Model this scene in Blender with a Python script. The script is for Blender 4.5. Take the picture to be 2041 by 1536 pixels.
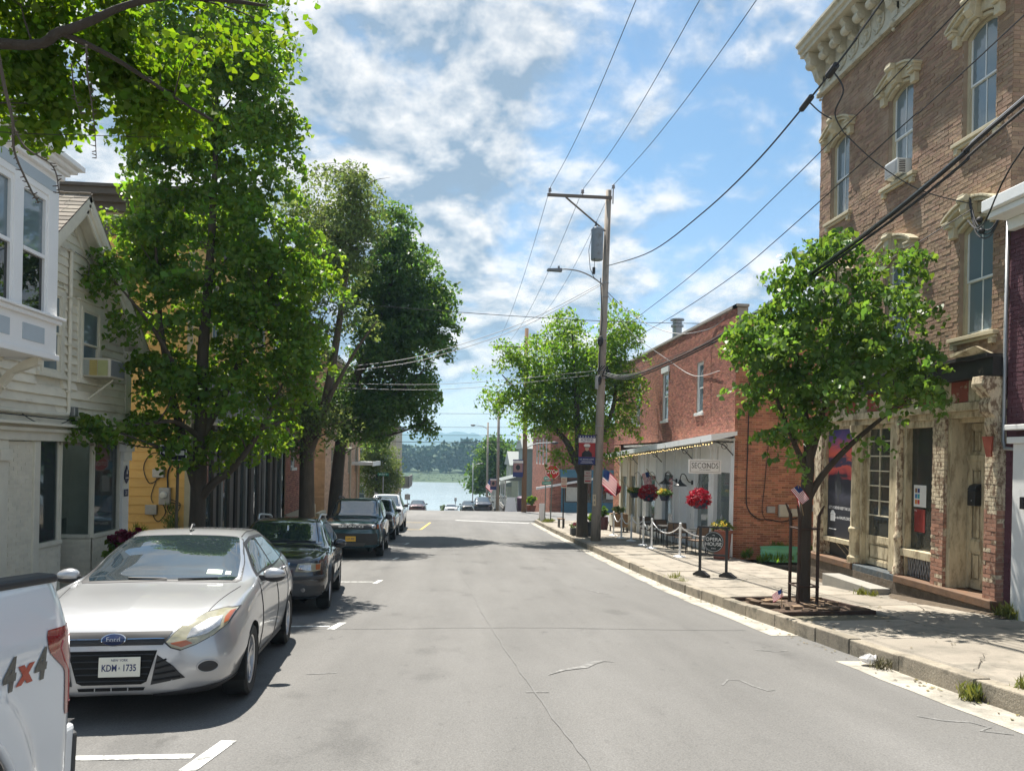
import bpy, bmesh, math, random
import numpy as np
from mathutils import Vector, Matrix
from mathutils.bvhtree import BVHTree
for o in list(bpy.data.objects): bpy.data.objects.remove(o)
S = bpy.context.scene
COL = S.collection
PI = math.pi
# ------------------------------------------------------------------ camera
EYE = 1.67
cd = bpy.data.cameras.new('camera'); cam = bpy.data.objects.new('camera', cd); COL.objects.link(cam)
cd.sensor_width = 36; cd.sensor_fit = 'HORIZONTAL'; cd.lens = 1500 / 2041 * 36
cd.shift_y = (908 - 768) / 2041
cd.clip_start = .05; cd.clip_end = 12000
A_, R_ = math.radians(4.574), .02
rt, up, fw = Vector((math.cos(A_), -math.sin(A_), 0)), Vector((0, 0, 1)), Vector((math.sin(A_), math.cos(A_), 0))
r2 = rt * math.cos(R_) + up * math.sin(R_); u2 = -rt * math.sin(R_) + up * math.cos(R_)
cam.matrix_world = Matrix(((r2.x, u2.x, -fw.x, 0), (r2.y, u2.y, -fw.y, 0), (r2.z, u2.z, -fw.z, EYE), (0, 0, 0, 1)))
S.camera = cam
# ------------------------------------------------------------------ light
SUN = Vector((-.16, .42, 1)).normalized()
sl = bpy.data.lights.new('sun', 'SUN'); sl.energy = 4.1; sl.angle = math.radians(.53); sl.color = (1, .945, .86)
so = bpy.data.objects.new('sun', sl); COL.objects.link(so)
so.rotation_euler = SUN.to_track_quat('Z', 'Y').to_euler()
so.location = SUN * 60
S.view_settings.view_transform = 'Standard'; S.view_settings.look = 'None'
S.view_settings.gamma = 1; S.view_settings.use_curve_mapping = False
S.view_settings.exposure = 1.36
S.cycles.max_bounces = 6; S.cycles.transparent_max_bounces = 12; S.cycles.diffuse_bounces = 3
S.cycles.glossy_bounces = 3; S.cycles.transmission_bounces = 4; S.cycles.volume_bounces = 0
S.cycles.caustics_reflective = False; S.cycles.caustics_refractive = False
S.cycles.sample_clamp_indirect = 6
W = bpy.data.worlds.new('World'); S.world = W; W.use_nodes = True
def world_sky():
    nt = W.node_tree; N = nt.nodes; L = nt.links
    N.clear()
    out = N.new('ShaderNodeOutputWorld'); bg = N.new('ShaderNodeBackground'); bg.inputs[1].default_value = .10
    sky = N.new('ShaderNodeTexSky'); sky.sky_type = 'NISHITA'; sky.sun_disc = False
    sky.sun_elevation = math.asin(SUN.z); sky.sun_rotation = math.atan2(SUN.x, SUN.y)
    sky.air_density = 1.0; sky.dust_density = .6; sky.ozone_density = 1.6; sky.altitude = 20
    tc = N.new('ShaderNodeTexCoord')
    def math_(op, a, b=None, clamp=False):
        m = N.new('ShaderNodeMath'); m.operation = op; m.use_clamp = clamp
        for i, v in enumerate((a, b)):
            if v is None: continue
            if isinstance(v, (int, float)): m.inputs[i].default_value = v
            else: L.new(v, m.inputs[i])
        return m.outputs[0]
    sep = N.new('ShaderNodeSeparateXYZ'); L.new(tc.outputs['Generated'], sep.inputs[0])
    z = math_('MAXIMUM', sep.outputs[2], 0.0); zz = math_('ADD', z, .42)
    cx = math_('DIVIDE', sep.outputs[0], zz); cy = math_('DIVIDE', sep.outputs[1], zz)
    cmb = N.new('ShaderNodeCombineXYZ'); L.new(cx, cmb.inputs[0]); L.new(cy, cmb.inputs[1])
    def noise(scale, detail, rough, off, dist=0, k=1.):
        mp = N.new('ShaderNodeMapping'); mp.inputs[1].default_value = off; mp.inputs[3].default_value = (k, k, 1); L.new(cmb.outputs[0], mp.inputs[0])
        n = N.new('ShaderNodeTexNoise'); n.noise_dimensions = '3D'
        n.inputs['Scale'].default_value = scale; n.inputs['Detail'].default_value = detail
        n.inputs['Roughness'].default_value = rough; n.inputs['Distortion'].default_value = dist
        L.new(mp.outputs[0], n.inputs['Vector']); return n.outputs[0]
    def bump(d, w, amp):
        d = Vector(d).normalized()
        vm = N.new('ShaderNodeVectorMath'); vm.operation = 'DOT_PRODUCT'; vm.inputs[1].default_value = d
        nrm = N.new('ShaderNodeVectorMath'); nrm.operation = 'NORMALIZE'; L.new(tc.outputs['Generated'], nrm.inputs[0])
        L.new(nrm.outputs[0], vm.inputs[0])
        mr = N.new('ShaderNodeMapRange'); mr.interpolation_type = 'SMOOTHSTEP'
        mr.inputs[1].default_value = math.cos(w); mr.inputs[2].default_value = 1; mr.inputs[3].default_value = 0; mr.inputs[4].default_value = amp
        L.new(vm.outputs['Value'], mr.inputs[0]); return mr.outputs[0]
    def field(k):
        return math_('ADD', math_('MULTIPLY', noise(1.55, 3, .5, SKY_OFF, .2, k), .62), math_('MULTIPLY', noise(6.2, 10, .58, (1.3, .4, 2), .15, k), .70))
    f0 = field(1.); f1 = field(.965)
    f = f0
    for b in SKY_BUMPS: f = math_('ADD', f, bump(*b))
    def smooth(x, lo, hi):
        m = N.new('ShaderNodeMapRange'); m.interpolation_type = 'SMOOTHSTEP'; m.inputs[1].default_value = lo; m.inputs[2].default_value = hi; L.new(x, m.inputs[0]); return m.outputs[0]
    cov = math_('MULTIPLY', smooth(f, .57, .76), smooth(sep.outputs[2], .015, .13))
    edge = math_('SUBTRACT', f0, f1)                      # sun-facing flanks of the clouds
    core = smooth(f, .64, .90)
    shade = math_('SUBTRACT', math_('ADD', math_('MULTIPLY', core, .50), .42), math_('MULTIPLY', edge, 8.5), True)
    ramp = N.new('ShaderNodeMixRGB'); L.new(shade, ramp.inputs[0])
    ramp.inputs[1].default_value = (4.4, 4.3, 4.2, 1); ramp.inputs[2].default_value = (1.30, 1.76, 2.30, 1)
    tint = N.new('ShaderNodeMixRGB'); tint.blend_type = 'MULTIPLY'; tint.inputs[0].default_value = 1
    L.new(sky.outputs[0], tint.inputs[1]); tint.inputs[2].default_value = (.53, .64, .64, 1)
    lo = N.new('ShaderNodeMixRGB'); L.new(smooth(sep.outputs[2], 0, .4), lo.inputs[0]); lo.inputs[1].default_value = (.68, .64, .68, 1); lo.inputs[2].default_value = (.53, .64, .64, 1); L.new(lo.outputs[0], tint.inputs[2])
    mix = N.new('ShaderNodeMixRGB'); L.new(math_('MULTIPLY', cov, .95), mix.inputs[0]); L.new(tint.outputs[0], mix.inputs[1]); L.new(ramp.outputs[0], mix.inputs[2])
    L.new(mix.outputs[0], bg.inputs[0]); L.new(bg.outputs[0], out.inputs[0])
SKY_OFF = (15.2, 3.4, 6)
SKY_BUMPS = [((.62, 1, .62), .36, -.075), ((-.30, 1, .45), .6, .10), ((.12, 1, .42), .35, .08), ((.45, 1, .22), .2, .06)]
world_sky()
# ------------------------------------------------------------------ ground profile
KN = [(-60, 4.0), (-40, 2.8), (-15, 1.17), (0, 0), (6.67, -.52), (9.5, -.73), (16.8, -1.22), (25, -1.57), (43, -2.22), (50, -2.40), (56, -2.52), (60, -2.78), (71, -3.87), (81, -4.75), (105, -6.6), (112, -7.0), (130, -7.2)]
def _tangents():
    n = len(KN); d = [(KN[i+1][1]-KN[i][1])/(KN[i+1][0]-KN[i][0]) for i in range(n-1)]
    return [d[0]] + [0 if d[i-1]*d[i] <= 0 else 2*d[i-1]*d[i]/(d[i-1]+d[i]) for i in range(1, n-1)] + [d[-1]]
_KT = _tangents()
def zr(Y):
    if Y <= KN[0][0]: return KN[0][1]
    if Y >= KN[-1][0]: return KN[-1][1]
    for i in range(len(KN)-1):
        a, b = KN[i], KN[i+1]
        if a[0] <= Y <= b[0]:
            h = b[0]-a[0]; t = (Y-a[0])/h
            return (2*t**3-3*t*t+1)*a[1]+(t**3-2*t*t+t)*h*_KT[i]+(-2*t**3+3*t*t)*b[1]+(t**3-t*t)*h*_KT[i+1]
def gz(X, Y):
    z = zr(Y)
    if X > 5: z += .14 + .02*(X-5)
    elif X < -4.1: z += .14
    return z
# ------------------------------------------------------------------ helpers
WL = {}
def tag(o, label=None, cat=None, group=None, kind=None):
    if label: o['label'] = label
    if cat: o['category'] = cat
    if group: o['group'] = group
    if kind: o['kind'] = kind
    return o
def thing(name, label, cat, loc=(0, 0, 0), rot=None, group=None):
    o = bpy.data.objects.new(name, None); COL.objects.link(o); o.location = loc; o.empty_display_size = .2
    if rot: o.rotation_euler = rot
    WL[o.name] = Vector(loc)
    return tag(o, label, cat, group)
def wl(o):
    return WL.get(o.name, Vector((0, 0, 0))) if o else Vector((0, 0, 0))
class Fr:
    """facade frame: a along, d outwards, b up"""
    def __init__(s, o, u, n): s.o, s.u, s.n, s.w = Vector(o), Vector(u), Vector(n), Vector((0, 0, 1))
    def __call__(s, a, d, b): return s.o + s.u*a + s.n*d + s.w*b
    def hand(s): return s.u.cross(s.n).dot(s.w)
ID = Fr((0, 0, 0), (1, 0, 0), (0, 1, 0))
class MB:
    def __init__(s): s.v, s.f, s.r, s.m = [], [], [], []; s.cr = 0.; s.cm = 0
    def face(s, idx): s.f.append(tuple(idx)); s.r.append(s.cr); s.m.append(s.cm)
    def add(s, vs, fs):
        k = len(s.v); s.v += [tuple(v) for v in vs]
        for f in fs: s.face([i+k for i in f])
    def box(s, fr, a0, a1, d0, d1, b0, b1, skip=()):
        if fr is None: fr = ID
        c = [fr(a, d, b) for a in (a0, a1) for d in (d0, d1) for b in (b0, b1)]
        F = dict(a0=(0, 1, 3, 2), a1=(4, 6, 7, 5), d0=(0, 4, 5, 1), d1=(2, 3, 7, 6), b0=(0, 2, 6, 4), b1=(1, 5, 7, 3))
        fl = fr.hand()*(1 if a1 > a0 else -1)*(1 if d1 > d0 else -1)*(1 if b1 > b0 else -1) < 0
        s.add(c, [f[::-1] if fl else f for k, f in F.items() if k not in skip]); return s
    def quad(s, p): s.add(p, [tuple(range(len(p)))]); return s
    def prism(s, pts, off):
        """closed polygon pts (3D) swept by vector off"""
        n = len(pts); off = Vector(off); P = [Vector(p) for p in pts]
        nn = Vector((0, 0, 0))
        for i in range(n): nn += P[i].cross(P[(i+1) % n])
        a, b = list(range(n)), list(range(n, 2*n))
        fs = [a[::-1], b]+[(i, (i+1) % n, n+(i+1) % n, n+i) for i in range(n)]
        if nn.dot(off) < 0: fs = [f[::-1] for f in fs]
        s.add(P+[p+off for p in P], fs); return s
    def tube(s, pts, r, n=6, cap=True):
        P = [Vector(p) for p in pts]; m = len(P)
        if not hasattr(r, '__len__'): r = [r]*m
        prev = None; k = len(s.v)
        for i in range(m):
            t = (P[min(i+1, m-1)]-P[max(i-1, 0)]).normalized()
            if prev is None: x = t.orthogonal().normalized()
            else:
                x = prev - t*prev.dot(t)
                x = x.normalized() if x.length > 1e-6 else t.orthogonal().normalized()
            y = t.cross(x); prev = x
            for j in range(n):
                a = 2*PI*j/n; s.v.append(tuple(P[i]+(x*math.cos(a)+y*math.sin(a))*r[i]))
        for i in range(m-1):
            for j in range(n):
                q = (j+1) % n; s.face((k+i*n+j, k+i*n+q, k+(i+1)*n+q, k+(i+1)*n+j))
        if cap:
            s.face([k+j for j in range(n)][::-1]); s.face([k+(m-1)*n+j for j in range(n)])
        return s
    def lathe(s, prof, c, n=16, axis='z', M=None, cap=True):
        """prof: (radius, height) pairs"""
        k = len(s.v); c = Vector(c)
        for r, h in prof:
            for j in range(n):
                a = 2*PI*j/n; x, y = r*math.cos(a), r*math.sin(a)
                p = Vector((x, y, h)) if axis == 'z' else Vector((h, x, y)) if axis == 'x' else Vector((y, h, x))
                if M: p = M @ p
                s.v.append(tuple(c+p))
        for i in range(len(prof)-1):
            for j in range(n):
                q = (j+1) % n; s.face((k+i*n+j, k+i*n+q, k+(i+1)*n+q, k+(i+1)*n+j))
        if cap and prof[0][0] > 1e-4: s.face([k+j for j in range(n)][::-1])
        if cap and prof[-1][0] > 1e-4: s.face([k+(len(prof)-1)*n+j for j in range(n)])
        return s
    def disc(s, c, r, nrm, n=20, ry=None, upv=(0, 0, 1)):
        c, nrm, upv = Vector(c), Vector(nrm).normalized(), Vector(upv); x = upv.cross(nrm).normalized(); y = nrm.cross(x)
        s.add([c+x*r*math.cos(2*PI*i/n)+y*(ry or r)*math.sin(2*PI*i/n) for i in range(n)], [tuple(range(n))]); return s
    def sphere(s, c, r, n=8, sz=1.):
        prof = [(max(1e-5, r*math.sin(PI*i/n)), -r*sz*math.cos(PI*i/n)) for i in range(n+1)]
        return s.lathe(prof, c, n*2)
    def text(s, fr, txt, a, d, b, size, ext=.002, sx=1.):
        vs, fs = TXT[txt]
        fl = fr.hand() > 0  # seen from +n
        k = len(s.v)
        for x, y in vs: s.v.append(tuple(fr(a+(-x if fl else x)*size*sx, d, b+y*size)))
        for f in fs: s.face([i+k for i in (f)])
        return s
    def build(s, name, mat, parent=None, smooth=False, bevel=0, world=True, fix=False, autos=None):
        me = bpy.data.meshes.new(name)
        off = wl(parent) if (parent and world) else Vector((0, 0, 0))
        if s.v:
            va = np.array(s.v, dtype=np.float64)-np.array(off)
        else: va = np.zeros((0, 3))
        me.from_pydata(va.tolist(), [], s.f)
        at = me.attributes.new('rnd', 'FLOAT', 'FACE'); at.data.foreach_set('value', np.array(s.r, dtype=np.float32))
        mats = mat if isinstance(mat, (list, tuple)) else [mat]
        for m in mats: me.materials.append(m)
        if len(mats) > 1: me.polygons.foreach_set('material_index', np.array(s.m, dtype=np.int32))
        if fix:
            bm = bmesh.new(); bm.from_mesh(me); bmesh.ops.recalc_face_normals(bm, faces=bm.faces); bm.to_mesh(me); bm.free()
        if smooth or autos: me.polygons.foreach_set('use_smooth', np.ones(len(me.polygons), dtype=bool))
        if autos: me.set_sharp_from_angle(angle=math.radians(autos))
        me.update()
        o = bpy.data.objects.new(name, me); COL.objects.link(o)
        if parent: o.parent = parent; WL[o.name] = wl(parent) if world else Vector((0, 0, 0))
        if bevel:
            b = o.modifiers.new('b', 'BEVEL'); b.width = bevel; b.segments = 2; b.limit_method = 'ANGLE'; b.angle_limit = .6; b.harden_normals = False
        return o
def link_copy(o, name, parent, loc, rot=None, scale=None):
    c = bpy.data.objects.new(name, o.data); COL.objects.link(c); c.parent = parent; c.location = loc
    if rot: c.rotation_euler = rot
    if scale: c.scale = scale
    return c
def copy_tree(o, parent=None):
    c = o.copy(); COL.objects.link(c); c.parent = parent
    for ch in o.children: copy_tree(ch, c)
    return c
def arc(c, r, a0, a1, n): return [(c[0]+r*math.cos(a0+(a1-a0)*i/n), c[1]+r*math.sin(a0+(a1-a0)*i/n)) for i in range(n+1)]
def sag(p, q, s, n=16):
    p, q = Vector(p), Vector(q)
    return [p.lerp(q, i/n)-Vector((0, 0, 4*s*(i/n)*(1-i/n))) for i in range(n+1)]
def crom(pts, m):
    """Catmull-Rom resample of a list of tuples to m per span"""
    P = [np.array(p, float) for p in pts]; n = len(P); out = []
    for i in range(n-1):
        p0, p1, p2, p3 = P[max(i-1, 0)], P[i], P[i+1], P[min(i+2, n-1)]
        for k in range(m):
            t = k/m; out.append(.5*((2*p1)+(-p0+p2)*t+(2*p0-5*p1+4*p2-p3)*t*t+(-p0+3*p1-3*p2+p3)*t**3))
    out.append(P[-1]); return out
# text outlines, made once
TXT = {}
BOLD = {'4': .05, 'x': .055, 'KDM': .02, '1735': .02, 'STOP': .022, 'BRONCO': .03, 'OPERA': .0, 'HOUSE': .0, 'Ford': .0, 'SECONDS': .0}
def make_texts(words):
    for w in words:
        c = bpy.data.curves.new('lettering', 'FONT'); c.body = w; c.offset = BOLD.get(w, .012); c.size = 1; c.align_x = 'CENTER'; c.align_y = 'CENTER'; c.resolution_u = 3
        o = bpy.data.objects.new('lettering', c); COL.objects.link(o)
        dg = bpy.context.evaluated_depsgraph_get(); me = bpy.data.meshes.new_from_object(o.evaluated_get(dg))
        TXT[w] = ([(v.co.x, v.co.y) for v in me.vertices], [tuple(p.vertices) for p in me.polygons])
        bpy.data.objects.remove(o); bpy.data.curves.remove(c); bpy.data.meshes.remove(me)
make_texts(['STOP', '4', 'x', 'KDM', '1735', 'NEW YORK', 'Ford', 'BRONCO', 'SECONDS', 'OPERA', 'HOUSE', "LET'S FOREVER KEEP THE LIGHT", 'Go to HALPS.ORG', 'ATHENS', 'HOMETOWN HERO', 'U.S. MARINE CORPS', 'PARKING', 'NO', 'ATHENS VILLAGE', 'SECOND ST', 'N WASHINGTON ST', '19', 'CAFE AND MARKET', 'EVENTS', 'PARK HERE', 'HAPPY', 'ONE WAY', 'LAD 4082', 'A', 'THE', '31'])
# ------------------------------------------------------------------ materials
MATS = {}
def hexc(h):
    h = h.lstrip('#'); c = [int(h[i:i+2], 16)/255 for i in (0, 2, 4)]
    return tuple(x/12.92 if x <= .04045 else ((x+.055)/1.055)**2.4 for x in c)
def M(name, col, rough=.6, metal=0., var=.12, scale=6., bump=0., bscale=None, spec=.5, piece=0., dirt=None, dscale=2., dth=(.5, .7), coat=0., emit=None, stretch=(1, 1, 1), hue=0., trans=0.):
    if name in MATS: return MATS[name]
    if isinstance(col, str): col = hexc(col)
    m = bpy.data.materials.new(name); m.use_nodes = True; nt = m.node_tree; N, L = nt.nodes, nt.links
    b = N['Principled BSDF']; b.inputs['Roughness'].default_value = rough; b.inputs['Metallic'].default_value = metal
    b.inputs['Specular IOR Level'].default_value = spec
    if coat: b.inputs['Coat Weight'].default_value = coat; b.inputs['Coat Roughness'].default_value = .03
    geo = N.new('ShaderNodeTexCoord'); mp = N.new('ShaderNodeMapping'); mp.inputs[3].default_value = stretch; L.new(geo.outputs['Object'], mp.inputs[0])
    val = None
    def nz(sc, det, off):
        n = N.new('ShaderNodeTexNoise'); n.inputs['Scale'].default_value = sc; n.inputs['Detail'].default_value = det; n.inputs['Roughness'].default_value = .62
        L.new(mp.outputs[0], n.inputs['Vector']); return n
    hsv = N.new('ShaderNodeHueSaturation'); hsv.inputs['Color'].default_value = (*col, 1)
    n1 = nz(scale, 8, 0)
    mr = N.new('ShaderNodeMapRange'); mr.inputs[1].default_value = .25; mr.inputs[2].default_value = .75; mr.inputs[3].default_value = 1-var; mr.inputs[4].default_value = 1+var
    L.new(n1.outputs[0], mr.inputs[0]); v = mr.outputs[0]
    if piece or hue:
        at = N.new('ShaderNodeAttribute'); at.attribute_name = 'rnd'; oi = N.new('ShaderNodeObjectInfo')
        ad = N.new('ShaderNodeMath'); ad.operation = 'ADD'; L.new(at.outputs['Fac'], ad.inputs[0]); L.new(oi.outputs['Random'], ad.inputs[1])
        fr = N.new('ShaderNodeMath'); fr.operation = 'FRACT'; L.new(ad.outputs[0], fr.inputs[0])
        m2 = N.new('ShaderNodeMapRange'); m2.inputs[3].default_value = 1-piece; m2.inputs[4].default_value = 1+piece; L.new(fr.outputs[0], m2.inputs[0])
        mu = N.new('ShaderNodeMath'); mu.operation = 'MULTIPLY'; L.new(v, mu.inputs[0]); L.new(m2.outputs[0], mu.inputs[1]); v = mu.outputs[0]
        if hue:
            f2 = N.new('ShaderNodeMath'); f2.operation = 'MULTIPLY'; f2.inputs[1].default_value = 7.31; L.new(fr.outputs[0], f2.inputs[0])
            f3 = N.new('ShaderNodeMath'); f3.operation = 'FRACT'; L.new(f2.outputs[0], f3.inputs[0])
            m3 = N.new('ShaderNodeMapRange'); m3.inputs[3].default_value = .5-hue; m3.inputs[4].default_value = .5+hue; L.new(f3.outputs[0], m3.inputs[0]); L.new(m3.outputs[0], hsv.inputs['Hue'])
    L.new(v, hsv.inputs['Value']); colout = hsv.outputs[0]
    if dirt:
        dc = hexc(dirt) if isinstance(dirt, str) else dirt
        n2 = nz(dscale, 10, 1); n2.inputs['Roughness'].default_value = .7
        r2_ = N.new('ShaderNodeMapRange'); r2_.interpolation_type = 'SMOOTHSTEP'; r2_.inputs[1].default_value = dth[0]; r2_.inputs[2].default_value = dth[1]; L.new(n2.outputs[0], r2_.inputs[0])
        mx = N.new('ShaderNodeMixRGB'); L.new(r2_.outputs[0], mx.inputs[0]); L.new(colout, mx.inputs[1]); mx.inputs[2].default_value = (*dc, 1); colout = mx.outputs[0]
    L.new(colout, b.inputs['Base Color'])
    if bump:
        n3 = nz(bscale or scale*4, 6, 2); bp = N.new('ShaderNodeBump'); bp.inputs['Strength'].default_value = bump; bp.inputs['Distance'].default_value = .02
        L.new(n3.outputs[0], bp.inputs['Height']); L.new(bp.outputs[0], b.inputs['Normal'])
    if emit: b.inputs['Emission Color'].default_value = (*emit[0], 1); b.inputs['Emission Strength'].default_value = emit[1]
    if trans:
        t = N.new('ShaderNodeBsdfTranslucent'); ms = N.new('ShaderNodeMixShader'); ms.inputs[0].default_value = trans
        h2 = N.new('ShaderNodeHueSaturation'); h2.inputs['Hue'].default_value = .485; h2.inputs['Saturation'].default_value = 1.15; h2.inputs['Value'].default_value = 1.9
        L.new(colout, h2.inputs['Color']); L.new(h2.outputs[0], t.inputs[0])
        L.new(b.outputs[0], ms.inputs[1]); L.new(t.outputs[0], ms.inputs[2]); L.new(ms.outputs[0], N['Material Output'].inputs[0])
    MATS[name] = m; return m
def glass(name, col=(.02, .028, .032), rough=.02, see=0., ior=1.9):
    if name in MATS: return MATS[name]
    m = bpy.data.materials.new(name); m.use_nodes = True; nt = m.node_tree; N, L = nt.nodes, nt.links
    b = N['Principled BSDF']; b.inputs['Base Color'].default_value = (*col, 1); b.inputs['Roughness'].default_value = rough
    b.inputs['IOR'].default_value = ior; b.inputs['Specular IOR Level'].default_value = .5
    tc = N.new('ShaderNodeTexCoord'); n = N.new('ShaderNodeTexNoise'); n.inputs['Scale'].default_value = 1.3; n.inputs['Detail'].default_value = 2
    L.new(tc.outputs['Object'], n.inputs['Vector']); bp = N.new('ShaderNodeBump'); bp.inputs['Strength'].default_value = .02 if see == 0 else .008; bp.inputs['Distance'].default_value = .05
    L.new(n.outputs[0], bp.inputs['Height']); L.new(bp.outputs[0], b.inputs['Normal'])
    if see:
        t = N.new('ShaderNodeBsdfTransparent'); t.inputs[0].default_value = (.86, .93, .90, 1)
        g = N.new('ShaderNodeBsdfGlossy'); g.inputs['Roughness'].default_value = rough; L.new(bp.outputs[0], g.inputs['Normal'])
        fz = N.new('ShaderNodeFresnel'); fz.inputs[0].default_value = ior; L.new(bp.outputs[0], fz.inputs['Normal'])
        ms = N.new('ShaderNodeMixShader'); L.new(fz.outputs[0], ms.inputs[0]); L.new(t.outputs[0], ms.inputs[1]); L.new(g.outputs[0], ms.inputs[2])
        m2 = N.new('ShaderNodeMixShader'); m2.inputs[0].default_value = see; L.new(b.outputs[0], m2.inputs[1]); L.new(ms.outputs[0], m2.inputs[2])
        L.new(m2.outputs[0], N['Material Output'].inputs[0])
    MATS[name] = m; return m
G_WIN = glass('window_glass', (.15, .20, .225), .05, 0, 1.75)
G_DARK = glass('dark_glass', (.012, .016, .018), .02, 0, 1.7)
G_SHOP = glass('shop_glass', (.16, .20, .20), .02, .78, 1.6)
G_CAFE = glass('cafe_glass', (.26, .32, .33), .04, .40, 1.6)
G_OLD = glass('old_glass', (.17, .165, .14), .03, .66, 1.6)
G_REAR = glass('rear_glass', (.008, .009, .012), .06, 0, 1.35)
G_CAR = glass('car_glass', (.018, .024, .026), .015, 0, 2.0)
RND = random.Random(7)
# ================================================================== GROUND
asphalt = M('asphalt', (.136, .132, .124), .88, var=.10, scale=1.1, bump=.35, bscale=160, dirt=(.160, .156, .148), dscale=.35, dth=(.4, .75), stretch=(1, .35, 1))
asphalt2 = M('cross_asphalt', (.15, .147, .14), .88, var=.12, scale=.8, bump=.3, bscale=120, dirt=(.2, .195, .185), dscale=.3, dth=(.4, .7))
concrete = M('sidewalk_concrete', (.285, .252, .205), .9, var=.14, scale=1.6, bump=.3, bscale=60, piece=.13, dirt=(.17, .155, .125), dscale=1.3, dth=(.46, .70))
kerbmat = M('kerb_stone', (.27, .235, .18), .9, var=.2, scale=3, bump=.5, bscale=40, piece=.16, dirt=(.11, .10, .075), dscale=2.2, dth=(.48, .7))
gutter = M('gutter_concrete', (.40, .37, .31), .9, var=.16, scale=1.7, bump=.3, bscale=60, dirt=(.2, .185, .155), dscale=1.3, dth=(.45, .68))
earth = M('earth', (.14, .125, .085), .95, var=.3, scale=2, bump=.5, bscale=20)
paint = M('road_paint', (.58, .58, .55), .7, var=.15, scale=6, dirt=(.2, .2, .19), dscale=11, dth=(.49, .62))
ypaint = M('yellow_road_paint', (.70, .46, .06), .7, var=.12, scale=6, dirt=(.2, .2, .19), dscale=7, dth=(.5, .62))
chalk = M('faded_chalk', (.235, .23, .22), .9, var=.3, scale=14, dirt=(.15, .148, .14), dscale=8, dth=(.42, .56))
tar = M('tar_seam', (.137, .134, .127), .8, var=.15, scale=8)
def speckle(m, sc, amt, streak):
    nt = m.node_tree; N, L = nt.nodes, nt.links; b = N['Principled BSDF']; src = b.inputs['Base Color'].links[0].from_socket
    tc = N.new('ShaderNodeTexCoord'); v = src
    for s_, det, a_, st in ((sc, 3, amt, (1, 1, 1)), (1.6, 4, streak, (1, .06, 1))):
        mp = N.new('ShaderNodeMapping'); mp.inputs[3].default_value = st; L.new(tc.outputs['Object'], mp.inputs[0]); n = N.new('ShaderNodeTexNoise'); n.inputs['Scale'].default_value = s_; n.inputs['Detail'].default_value = det; L.new(mp.outputs[0], n.inputs['Vector'])
        mr = N.new('ShaderNodeMapRange'); mr.inputs[1].default_value = .3; mr.inputs[2].default_value = .7; mr.inputs[3].default_value = 1-a_; mr.inputs[4].default_value = 1+a_; L.new(n.outputs[0], mr.inputs[0])
        h = N.new('ShaderNodeHueSaturation'); L.new(v, h.inputs['Color']); L.new(mr.outputs[0], h.inputs['Value']); v = h.outputs[0]
    L.new(v, b.inputs['Base Color'])
def stains(m, sc, lo, hi, dark):
    nt = m.node_tree; N, L = nt.nodes, nt.links; b = N['Principled BSDF']; src = b.inputs['Base Color'].links[0].from_socket
    tc = N.new('ShaderNodeTexCoord'); mp = N.new('ShaderNodeMapping'); mp.inputs[1].default_value = (3.3, 8.1, 0); mp.inputs[3].default_value = (1, .6, 1); L.new(tc.outputs['Object'], mp.inputs[0]); n = N.new('ShaderNodeTexNoise'); n.inputs['Scale'].default_value = sc; n.inputs['Detail'].default_value = 6; n.inputs['Roughness'].default_value = .6; L.new(mp.outputs[0], n.inputs['Vector'])
    mr = N.new('ShaderNodeMapRange'); mr.interpolation_type = 'SMOOTHSTEP'; mr.inputs[1].default_value = lo; mr.inputs[2].default_value = hi; mr.inputs[3].default_value = 1; mr.inputs[4].default_value = dark; L.new(n.outputs[0], mr.inputs[0])
    h = N.new('ShaderNodeHueSaturation'); L.new(src, h.inputs['Color']); L.new(mr.outputs[0], h.inputs['Value']); L.new(h.outputs[0], b.inputs['Base Color'])
stains(asphalt, .9, .57, .68, .80); stains(asphalt, 3.1, .64, .72, .78); stains(concrete, 2.4, .57, .70, .62); stains(kerbmat, 2.2, .55, .68, .66); stains(gutter, 2.6, .55, .68, .62)
speckle(asphalt, 75, .24, .10); speckle(asphalt2, 60, .2, .05); speckle(concrete, 90, .14, .0); speckle(gutter, 70, .16, .0); speckle(kerbmat, 60, .18, .0)
def sheet(name, xs, ys, zf, mat, parent=None):
    mb = MB(); nx = len(xs); mb.v = [(x, y, zf(x, y)) for y in ys for x in xs]
    for j in range(len(ys)-1):
        for i in range(nx-1): mb.face((j*nx+i, j*nx+i+1, (j+1)*nx+i+1, (j+1)*nx+i))
    return mb.build(name, mat, parent, smooth=True)
def frange(a, b, s):
    n = max(1, round((b-a)/s)); return [a+(b-a)*i/n for i in range(n+1)]
def gbase(x, y):
    z = zr(y)-.06
    if y > 112: z -= (y-112)*.9
    return max(z, -14.)
tag(sheet('ground', [-3500, -800, -200, -60, -20, -8, 8, 20, 60, 200, 800, 3500], frange(-60, 57, 1.5)+frange(58, 124, 2), gbase, earth), kind='structure')
road = tag(sheet('road', [-4.12, -2, 0, 2.5, 5.02], frange(-30, 46, .8), lambda x, y: zr(y)-.012*abs(x-.4)**1.2*.4, asphalt), kind='structure')
RZ = lambda x, y: zr(y)-.012*abs(x-.4)**1.2*.4
tag(sheet('cross_street', [-70, -20, -4.1, 5.4, 20, 70], frange(46, 57.2, .8), lambda x, y: zr(y)-.006, asphalt2), kind='structure')
tag(sheet('lower_road', [-5, 0, 5.2], frange(57.2, 106, 1.6), lambda x, y: zr(y)-.004, asphalt2), kind='structure')
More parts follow.
